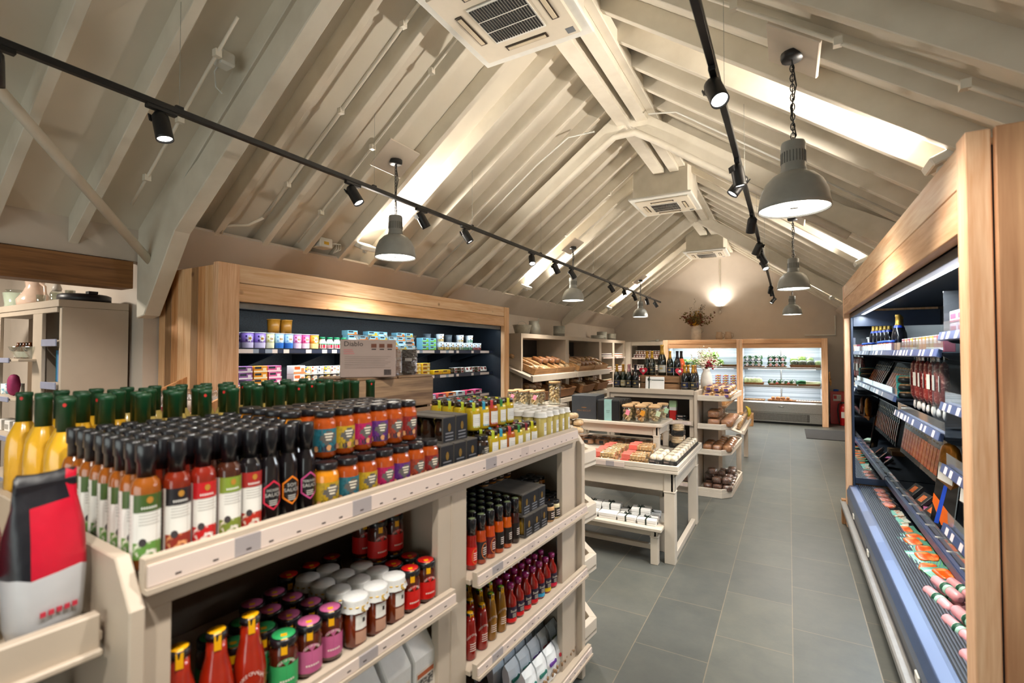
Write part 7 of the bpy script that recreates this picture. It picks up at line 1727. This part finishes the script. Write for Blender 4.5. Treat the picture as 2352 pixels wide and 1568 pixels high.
def ham(c, c2):
    def b(t):
        sup(MB(), (0, 0, .12), (.03, .075, .12), .75, j=.08).obj('joint', mat('foil_' + c[1:], c, .3, .4, noise=.3, scale=22, bump=.5), t)
        MB().box((-.034, -.06, .0), (-.031, .06, .11)).box((-.0345, -.02, .085), (-.034, .0, .1), 1).xf(Matrix.Rotation(.15, 4, 'X')).obj('label', [m_lab, m_lines], t)
        MB().add([(-.03, -.075, .01), (-.03, .075, .01), (0, .0, -.05), (.03, .075, .01), (.03, -.075, .01)], [(0, 1, 2), (1, 3, 2), (3, 4, 2), (4, 0, 2)]).obj('tail', mat('foil_' + c[1:], c, .3, .4), t)
    return b
wput('hamg', P(ham('#b8781c', 0)), 'wrapped_ham', 'gold-foiled ham with big white label hanging in the chiller', 'ham', (.86, 3.98, .90), .4)
wput('hamb', P(ham('#6a4630', 0)), 'wrapped_ham', 'brown-wrapped ham with white label hanging near the raised shelves', 'ham', (.86, 3.52, .88), .4)
for i in range(2): wput('kbox', P(lambda t: (MB().box((-.06, -.07, 0), (.06, .07, .05)).obj('carton', mat('kraft_card', '#a8845c', .6), t, .002), MB().box((-.0608, -.03, .012), (-.06, .03, .038)).obj('window', mat('print_faint', '#8b7a72'), t))), 'kraft_box', 'small kraft box at the back of the deck shelf, %s' % ('nearer', 'farther')[i], 'box', (1.08, 4.2 + .16 * i, .5105), 0, 'kraft boxes on the deck')
for i in range(3): wput('fdx', P(lambda t: (MB().box((-.055, -.065, 0), (.055, .065, .028)).obj('carton', mat('charcoal_card', '#2c2c2e', .4), t, .002), MB().box((-.03, -.03, .0281), (.03, .03, .0288)).obj('picture', speck('salmon_slice_d85a14', '#d85a14', '#f09a58', 30), t))), 'fish_carton', 'square charcoal fish carton tipped up behind the deck rail, %s from the mirror' % ORD[2 - i], 'fish pack', (.90, 4.55 + .3 * i, .56), .2, 'charcoal fish cartons', (0, -.8))
wput('pnk', P(lambda t: MB().box((-.05, -.06, 0), (.05, .06, .03)).obj('carton', mat('candy_pink_card', '#d878b0', .45), t, .002)) if 0 else P(lambda t: (MB().box((-.05, -.06, 0), (.05, .06, .03)).obj('carton', mat('candy_pink_card', '#d878b0', .45), t, .002), MB().box((-.0508, -.04, .008), (-.05, .04, .02)).obj('label', m_lab, t))), 'pink_carton', 'candy pink carton on the deck among the fish cartons', 'carton', (.93, 4.72, .5105), .2)
wput('sand', P(lambda t: (sup(MB(), (0, 0, .025), (.05, .09, .025), .5).obj('contents', mat('pale_pastry', '#d8cdb0', .6), t), MB().box((-.052, -.092, .03), (.052, .092, .051)).obj('sleeve', mat('mint_sleeve', '#b8d8c8', .45), t, .003))), 'mint_pack', 'pale mint-sleeved packet lying on the bare deck shelf', 'packet', (.92, 3.55, .5105), .3)
# deck front
def ftray(t):
    MB().box((-.055, -.08, 0), (.055, .08, .02)).obj('tray', m_blk, t, .004)
    sup(MB(), (-.005, .0, .028), (.04, .062, .016), .7).obj('fillet', speck('raw_salmon', '#e0560e', '#f5a05a', 26, .6, .3, .1, coat=.4), t)
    sup(MB(), (0, 0, .026), (.057, .082, .022), .35).obj('wrapper', m_film, t)
for i in range(4): wput('ftr', P(ftray), 'salmon_tray', 'black tray of bright orange fillet on the deck front, %s from the mirror' % ORD[i], 'fish tray', (.72, 5.60 - .16 * i, .402), pi / 2 * .1, 'orange fillet trays', (0, -.12))
for i in range(7): wput('lpk%d' % (i % 2), P((lambda c: lambda t: (MB().box((-.06, -.045, 0), (.06, .045, .012)).obj('pack', speck('fish_slices_' + c[1:], c, '#d8dcd0', 40, .5, .3, .1, coat=.5), t, .004), MB().box((-.03, -.035, .0122), (.02, .035, .0135)).obj('label', mat('sea_green_label', '#5aa898', .45), t)))(('#c87a3a', '#9ab8a8')[i % 2])), 'fish_slices', 'thin pale fish pack on the deck front, %s after the fillet trays' % ORD[i], 'fish pack', (.705 + .012 * (i % 2), 4.98 - .055 * i, .403 + .006 * (i % 3)), .15 * (i % 3 - 1), 'thin fish packs', (0, -.2))
def tartan():
    m = bpy.data.materials.new('green_tartan'); m.use_nodes = True; nt = m.node_tree; N = nt.nodes; b = N['Principled BSDF']; tc = N.new('ShaderNodeTexCoord')
    fs_ = []
    for ax in 'XY':
        wv = N.new('ShaderNodeTexWave'); wv.bands_direction = ax; wv.inputs['Scale'].default_value = 22; nt.links.new(tc.outputs['Object'], wv.inputs['Vector'])
        rp = N.new('ShaderNodeValToRGB'); rp.color_ramp.interpolation = 'CONSTANT'; rp.color_ramp.elements[0].color = (.10, .42, .14, 1); rp.color_ramp.elements[1].position = .62; rp.color_ramp.elements[1].color = (.05, .12, .35, 1)
        e_ = rp.color_ramp.elements.new(.3); e_.color = (.32, .72, .32, 1); nt.links.new(wv.outputs['Fac'], rp.inputs['Fac']); fs_.append(rp)
    mx = N.new('ShaderNodeMix'); mx.data_type = 'RGBA'; mx.inputs['Factor'].default_value = .5
    nt.links.new(fs_[0].outputs[0], mx.inputs['A']); nt.links.new(fs_[1].outputs[0], mx.inputs['B']); nt.links.new(mx.outputs['Result'], b.inputs['Base Color']); b.inputs['Roughness'].default_value = .25; b.inputs['Coat Weight'].default_value = .5
    return m
m_tar = tartan()
def tpack(t):
    q = MB(); n = 8; g2 = [[(-.075 + .15 * i / n, -.10 + .20 * j / n, .004 + .010 * sin(pi * i / n) * sin(pi * j / n) + random.uniform(0, .003)) for j in range(n + 1)] for i in range(n + 1)]
    vs = [p for r in g2 for p in r] + [(p[0], p[1], 0) for r in g2 for p in r]; o = (n + 1) ** 2; fs = []
    for i in range(n):
        for j in range(n): a = i * (n + 1) + j; fs += [(a, a + n + 1, a + n + 2, a + 1), (o + a, o + a + 1, o + a + n + 2, o + a + n + 1)]
    q.add(vs, fs, 0, True); q.obj('sleeve', m_tar, t)
    sup(MB(), (0, 0, .013), (.042, .06, .007), .5, j=.06).obj('salmon', speck('raw_salmon', '#e0560e', '#f5a05a', 26, .6, .3, .1, coat=.4), t)
TP = [(.72, 4.52, .1, 0), (.735, 4.36, -.15, .012), (.71, 4.20, .2, .02), (.74, 4.05, -.1, .026), (.715, 3.90, .12, .03), (.70, 3.74, -.25, .02), (.75, 3.62, .3, .04), (.85, 4.3, .4, .02), (.84, 3.9, -.3, .03)]
for i, (x, y, rz, dz) in enumerate(TP):
    if x > .8: x = .745
    wput('tp', P(tpack), 'salmon_pack', 'green tartan salmon pack on the deck front, %s in the overlapping row' % ORD[i], 'salmon', (x, y, .402 + dz), rz, 'tartan salmon packs', (.05, -.14))
def ssg(t):
    MB().tube([(0, -.115, .027), (0, -.10, .027), (0, 0, .029), (0, .10, .027), (0, .115, .027)], [.012, .026, .027, .026, .012], 12).obj('sausage', m_pink, t)
    MB().tube([(0, -.035, .0285), (0, .015, .029)], [.0282, .0284], 12).obj('band', mat('mint_label', '#a8d4c0', .5), t)
    MB().tube([(0, -.012, .0286), (0, .012, .029)], [.0288, .0288], 12).obj('stamp', mat('forest_stamp', '#0f4a34', .5), t)
for i, (x, y, z) in enumerate(((.66, 3.30, 0), (.725, 3.34, 0), (.79 - .02, 3.36, .045), (.70, 3.33, .05), (.67, 2.98, 0), (.735, 2.95, 0), (.705, 2.98, .05), (.66, 2.66, 0), (.725, 2.66, 0))):
    wput('ssg', P(ssg), 'sausage_tube', 'fat pink sausage roll with mint band on the deck, %s group, %s' % (('far', 'middle', 'near')[(i > 3) + (i > 6)], ('outer', 'inner', 'top inner', 'top outer', 'outer', 'inner', 'top', 'outer', 'inner')[i]), 'sausage', (x, y, .402 + z), .25, 'fat pink sausages', (0, -.1))

# ---------------------------------------------------------------- over the vegetable chillers and by the fire point
t = thing('milk_can', 'tall white milk can of dried brown flowers on the vegetable chiller', 'flower display', (-2.2, 14.05, 2.0405))
MB().lathe([(.12, 0), (.135, .01), (.135, .27), (.12, .31), (.09, .34), (.095, .38), (.12, .4), (.11, .4), (.08, .36)], 20).obj('can', mat('whitewashed_tin', '#cfcac2', .5, noise=.1), t)
MB().tube([(.13, 0, .2), (.18, 0, .24), (.18, 0, .32), (.12, 0, .34)], .008, 6).obj('handle', m_zinc, t)
random.seed(5)
for nm, cols, n, hh in (('brown_foliage', ('#5a4426', '#6b5a2e'), 40, .5), ('seed_heads', ('#5a4426', '#4a3a28'), 20, .7), ('yellow_flowers', ('#6b5a2e', '#b8861c'), 8, .48), ('russet_leaves', ('#5a4426', '#6e2a1c'), 14, .4)):
    q = MB()
    for i in range(n):
        a = random.uniform(0, 2 * pi); sp_ = random.uniform(.05, .46) * (1.1 if nm == 'russet_leaves' else 1); h = .42 + random.uniform(.1, hh) * (1 - sp_ * .9)
        sprig(q, (0, 0, .36), (sp_ * cos(a), sp_ * sin(a) * .6, h), 9, .022 if nm != 'seed_heads' else .012, 1, .03)
    q.obj(nm, [mat('dry_' + cols[0][1:], cols[0], .8), mat('dry_' + cols[1][1:], cols[1], .8, noise=.25)], t)
def jug(t):
    MB().lathe([(.06, 0), (.08, .02), (.095, .1), (.07, .18), (.075, .22), (.068, .22), (.06, .18)], 16).obj('jug_body', mat('stoneware', '#b8a590', .5, noise=.08), t)
    MB().tube([(.07, 0, .19), (.13, 0, .17), (.13, 0, .08), (.09, 0, .06)], .01, 6).obj('handle', mat('stoneware', '#b8a590', .5), t)
wput('jug', P(jug), 'stoneware_jug', 'wall-coloured stoneware jug on the chiller beside the milk can', 'jug', (-1.62, 14.1, 2.0405), .3); wput('jug', None, 'stoneware_jug', 'second stoneware jug with its handle turned to the aisle', 'jug', (-1.40, 14.1, 2.0405), -.2)
t = thing('fire_board', 'red backing board of the fire point beside the leek chiller', 'fire point', (1.05, 14.0, 0))
MB().box((-.2, 0, 0), (.24, .06, .78)).obj('board', mat('fire_red', '#a80f12', .35, coat=.3), t, .004)
MB().box((-.14, -.002, .55), (.02, 0, .70), 0).box((-.13, -.003, .60), (-.07, -.002, .68), 1).box((-.055, -.003, .64), (.01, -.002, .655), 2).box((-.055, -.003, .61), (.0, -.002, .62), 2).obj('sign', [m_lab, mat('sign_red', '#c01a1c', .5), m_lines], t)
MB().ell((-.08, .03, .80), (.06, .03, .03), 10, 6, 0, .2).obj('blue_cloth', mat('blue_cloth', '#1c5ab8', .7), t)
def ext(t):
    MB().lathe([(.075, 0), (.085, .012), (.085, .40), (.06, .46), (.025, .48), (.025, .51)], 18).obj('cylinder', mat('fire_red', '#a80f12', .35, coat=.3), t)
    MB().box((-.03, -.02, .51), (.03, .02, .54)).box((-.07, -.008, .53), (.03, .008, .55)).obj('valve', m_black, t)
    MB().tube([(-.03, 0, .52), (-.1, -.02, .50), (-.12, -.03, .35), (-.10, -.04, .12), (-.085, -.04, .05)], .013, 8).obj('hose', m_black, t)
    MB().wrap(.086, .18, .32, 230, 310, 0, 6).obj('label', m_lab, t)
wput('ext', P(ext), 'fire_extinguisher', 'red fire extinguisher with black hose in front of the red board', 'fire extinguisher', (1.10, 13.80, .001))
q = MB().box((-.42, -.68, 0), (.42, .68, .012)).obj('floor_mat', speck('charcoal_mat', '#2a2a2b', '#3c3c3c', 160, .5, .95, .1, bump=.5), None, .004); q.location = (.70, 12.02, .0005); tag(q, 'charcoal entrance mat on the slate at the aisle end', 'mat')
q = thing('hanging_gloves', 'brown work gloves hung on the chiller post by the fire point', 'gloves', (.80, 13.3, 1.25)); MB().ell((0, 0, -.1), (.02, .05, .12), 8, 6, 0, .15).ell((.02, .02, -.22), (.02, .035, .09), 8, 6, 0, .15).obj('glove', mat('tan_leather', '#7a5426', .7), q); MB().tube([(-.03, 0, .02), (0, 0, .04), (.0, 0, 0)], .004, 5).obj('loop', mat('tan_leather', '#7a5426', .7), q)

# ---------------------------------------------------------------- crisps rack and the side room shelves
t = thing('crisp_rack', 'plain pine rack of wrapped sweets beside the dairy chiller end', 'rack', (-3.55, 1.78, 0))
for x in (-.42, .42): MB().prism([(-.22, 0), (.22, 0), (.22, 1.32), (-.22, 1.52)], x - .01, x + .01, 'X').xf(Matrix.Rotation(pi, 4, 'Z')).obj('side_panel', m_fir[1], t, .003)
for z in (1.30, .9, .5): MB().box((-.41, -.2, z - .015), (.41, .2, z)).obj('shelf', m_fir[0], t)
for i in range(8):
    wput('swt', P(lambda t: (sup(MB(), (0, 0, .05), (.05, .09, .05), .7, j=.1).obj('contents', speck('clear_sweets', '#b8a090', '#d8c8bc', 40, .5, .5, .2), t), sup(MB(), (0, 0, .07), (.065, .105, .075), .7, j=.15).obj('wrapper', m_film, t), MB().box((-.02, -.1, .03), (.015, -.099, .06)).obj('label', mat('red_print', '#b0283c', .5), t))), 'sweet_bag', 'clear crinkled bag on the pine rack, %s row, %s along' % (('front', 'back')[i // 4], ORD[i % 4]), 'sweet bag', (-3.86 + .2 * (i % 4), 1.68 + .2 * (i // 4), 1.302), .2 * (i % 3), 'clear bags on the pine rack')
UZ = 2.1055
wput('jugw', P(lambda t: (MB().lathe([(.08, 0), (.12, .03), (.125, .08), (.08, .15), (.06, .2), (.07, .25), (.065, .25), (.05, .2)], 20).obj('pitcher_body', mat('blush_glaze', '#d2b8a6', .2, coat=.6), t), MB().tube([(.06, 0, .235), (.12, 0, .2), (.13, 0, .12), (.11, 0, .08)], .012, 8).obj('handle', mat('blush_glaze', '#d2b8a6', .2, coat=.6), t))), 'pitcher', 'blush glazed pitcher on the side room shelving', 'pitcher', (-6.02, 1.72, UZ), .3)
wput('cel_', P(lambda t: (MB().lathe([(.06, 0), (.08, .01), (.075, .06), (.09, .17), (.085, .17), (.07, .06)], 18).obj('vase_body', mat('celadon_glaze', '#b8c4b0', .2, coat=.5), t), MB().lathe([(.07, .17), (.075, .2), (.07, .2)], 14).obj('rim', m_glass, t))), 'vase', 'pale celadon vase at the picture edge on the shelving', 'vase', (-6.5, 1.72, UZ))
wput('gjr', P(lambda t: (MB().lathe([(.05, 0), (.055, .01), (.05, .1), (.035, .13)], 16).obj('glass', m_glass, t), MB().lathe([(.03, .13), (.035, .15), (.02, .2), (0, .2)], 14).obj('stopper', mat('grey_stopper', '#b8b0a8', .4), t))), 'glass_jar', 'glass jar with pale stopper on top of the shelving', 'jar', (-5.52, 1.72, UZ))
for i in range(3): wput('tmb', W(lambda nm: MB().lathe([(.028, 0), (.03, .005), (.034, .1), (.031, .1), (.027, .008)], 12).obj(nm, m_glass)), 'tumbler', 'glass tumbler on top of the shelving, %s along' % ORD[i], 'glass', (-5.66 + .3 * i, 1.66, UZ), 0, 'tumblers on the shelving')
wput('blkd', P(lambda t: (MB().lathe([(.0, 0), (.16, 0), (.17, .01), (.17, .055), (.15, .065), (0, .065)], 24).obj('dish', mat('navy_black_enamel', '#14151c', .4), t), MB().box((.1, -.03, .065), (.16, .03, .085)).obj('handle', mat('navy_black_enamel', '#14151c', .4), t))), 'casserole_lid', 'flat black dish on the corner of the shelving top', 'dish', (-4.99, 1.73, UZ))
for i in range(5): wput('bt%d' % (i % 2), P((lambda c: lambda t: (MB().lathe([(.025, 0), (.028, .004), (.028, .09), (.012, .12), (.012, .14), (0, .14)], 12).obj('bottle', glossy('apothecary_' + c[1:], c), t), MB().wrap(.0285, .01, .06, 200, 340, 0, 6).obj('label', m_lab, t)))(('#5a2f14', '#2a2420')[i % 2])), 'apothecary_bottle', 'dark bottle with white label in the side room, %s along' % ORD[i], 'bottle', (-6.02 + .07 * i, 1.62, 1.651), 0, 'dark apothecary bottles')
for i in range(3): wput('gbl', W(lambda nm: MB().lathe([(.05, 0), (.055, .006), (.095, .09), (.1, .1), (.094, .1), (.05, .012)], 18).obj(nm, m_glass)), 'glass_bowl', 'clear glass bowl on the side room shelf, %s along' % ORD[i], 'bowl', (-5.62 + .15 * i, 1.55 + .05 * (i % 2), 1.651), 0, 'clear glass bowls')
for i in range(6): wput('bk%d' % (i % 3), P((lambda c: lambda t: (MB().box((-.012, -.08, 0), (.012, .08, .25)).obj('cover', mat('book_' + c[1:], c, .4), t, .002), MB().box((-.0105, -.078, .003), (.0105, .082, .247)).obj('pages', m_lab, t)))(('#2a7a9a', '#6a8ab8', '#8a5a9a')[i % 3])), 'book', 'upright book in the narrow side room bay, %s along' % ORD[i], 'book', (-5.05 + .028 * i, 1.66, 1.471), 0, 'upright side room books')
for i in range(6): wput('tw', P(lambda t: (MB().lathe([(.012, 0), (.014, .003), (.014, .14), (.008, .17), (0, .171)], 10).obj('phial', mat('mauve_grey_phial', '#8a7f88', .3), t), MB().lathe([(.009, .17), (.009, .19), (0, .19)], 8).obj('cap', m_black, t))), 'phial', 'slim mauve-grey phial in the top narrow bay, %s along' % ORD[i], 'bottle', (-5.02 + .033 * i, 1.6, 1.801), 0, 'slim phials')
wput('mug', P(lambda t: (MB().lathe([(.04, 0), (.042, .004), (.042, .09), (.038, .09), (.037, .01)], 16).obj('cup', speck('blue_floral_china', '#dfe6e8', '#7ab0c8', 40, .55, .25, .04, coat=.4), t), MB().tube([(.04, 0, .075), (.07, 0, .07), (.07, 0, .03), (.04, 0, .02)], .006, 6).obj('handle', m_lab, t))), 'china_mug', 'blue floral china mug in the side room', 'mug', (-5.86, 1.58, 1.341)); wput('mug', None, 'china_mug', 'second blue floral mug nearer the picture edge', 'mug', (-6.0, 1.55, 1.341), .5)
wput('pbag', P(lambda t: (sup(MB(), (0, 0, .09), (.05, .04, .09), .8, j=.05).obj('pouch', mat('magenta_cloth', '#8a1f54', .7, noise=.15, scale=30), t), MB().tube([(.03 * cos(k * pi / 4), .025 * sin(k * pi / 4), .155) for k in range(8)], .004, 5, closed=True).obj('drawstring', mat('pink_cord', '#c890a8', .6), t))), 'drawstring_bag', 'magenta drawstring bag on the side room shelf', 'bag', (-5.66, 1.50, 1.341))
for i in range(3): wput('wbxs', P(lambda t: (MB().box((-.06, -.05, 0), (.06, .05, .09)).obj('box', m_wbox, t, .003), MB().box((-.05, -.051, .02), (.03, -.05, .06)).obj('label', m_lines, t))), 'white_box', 'small white box low in the side room, %s along' % ORD[i], 'box', (-6.0 + .2 * i, 1.55, 1.031), 0, 'white boxes in the side room')
light('side_room_fill', 'AREA', (-6.0, .2, 2.8), 30, WARM, .5, aim=(-6.0, .6, 0))  # unseen fill added to lighten the side room
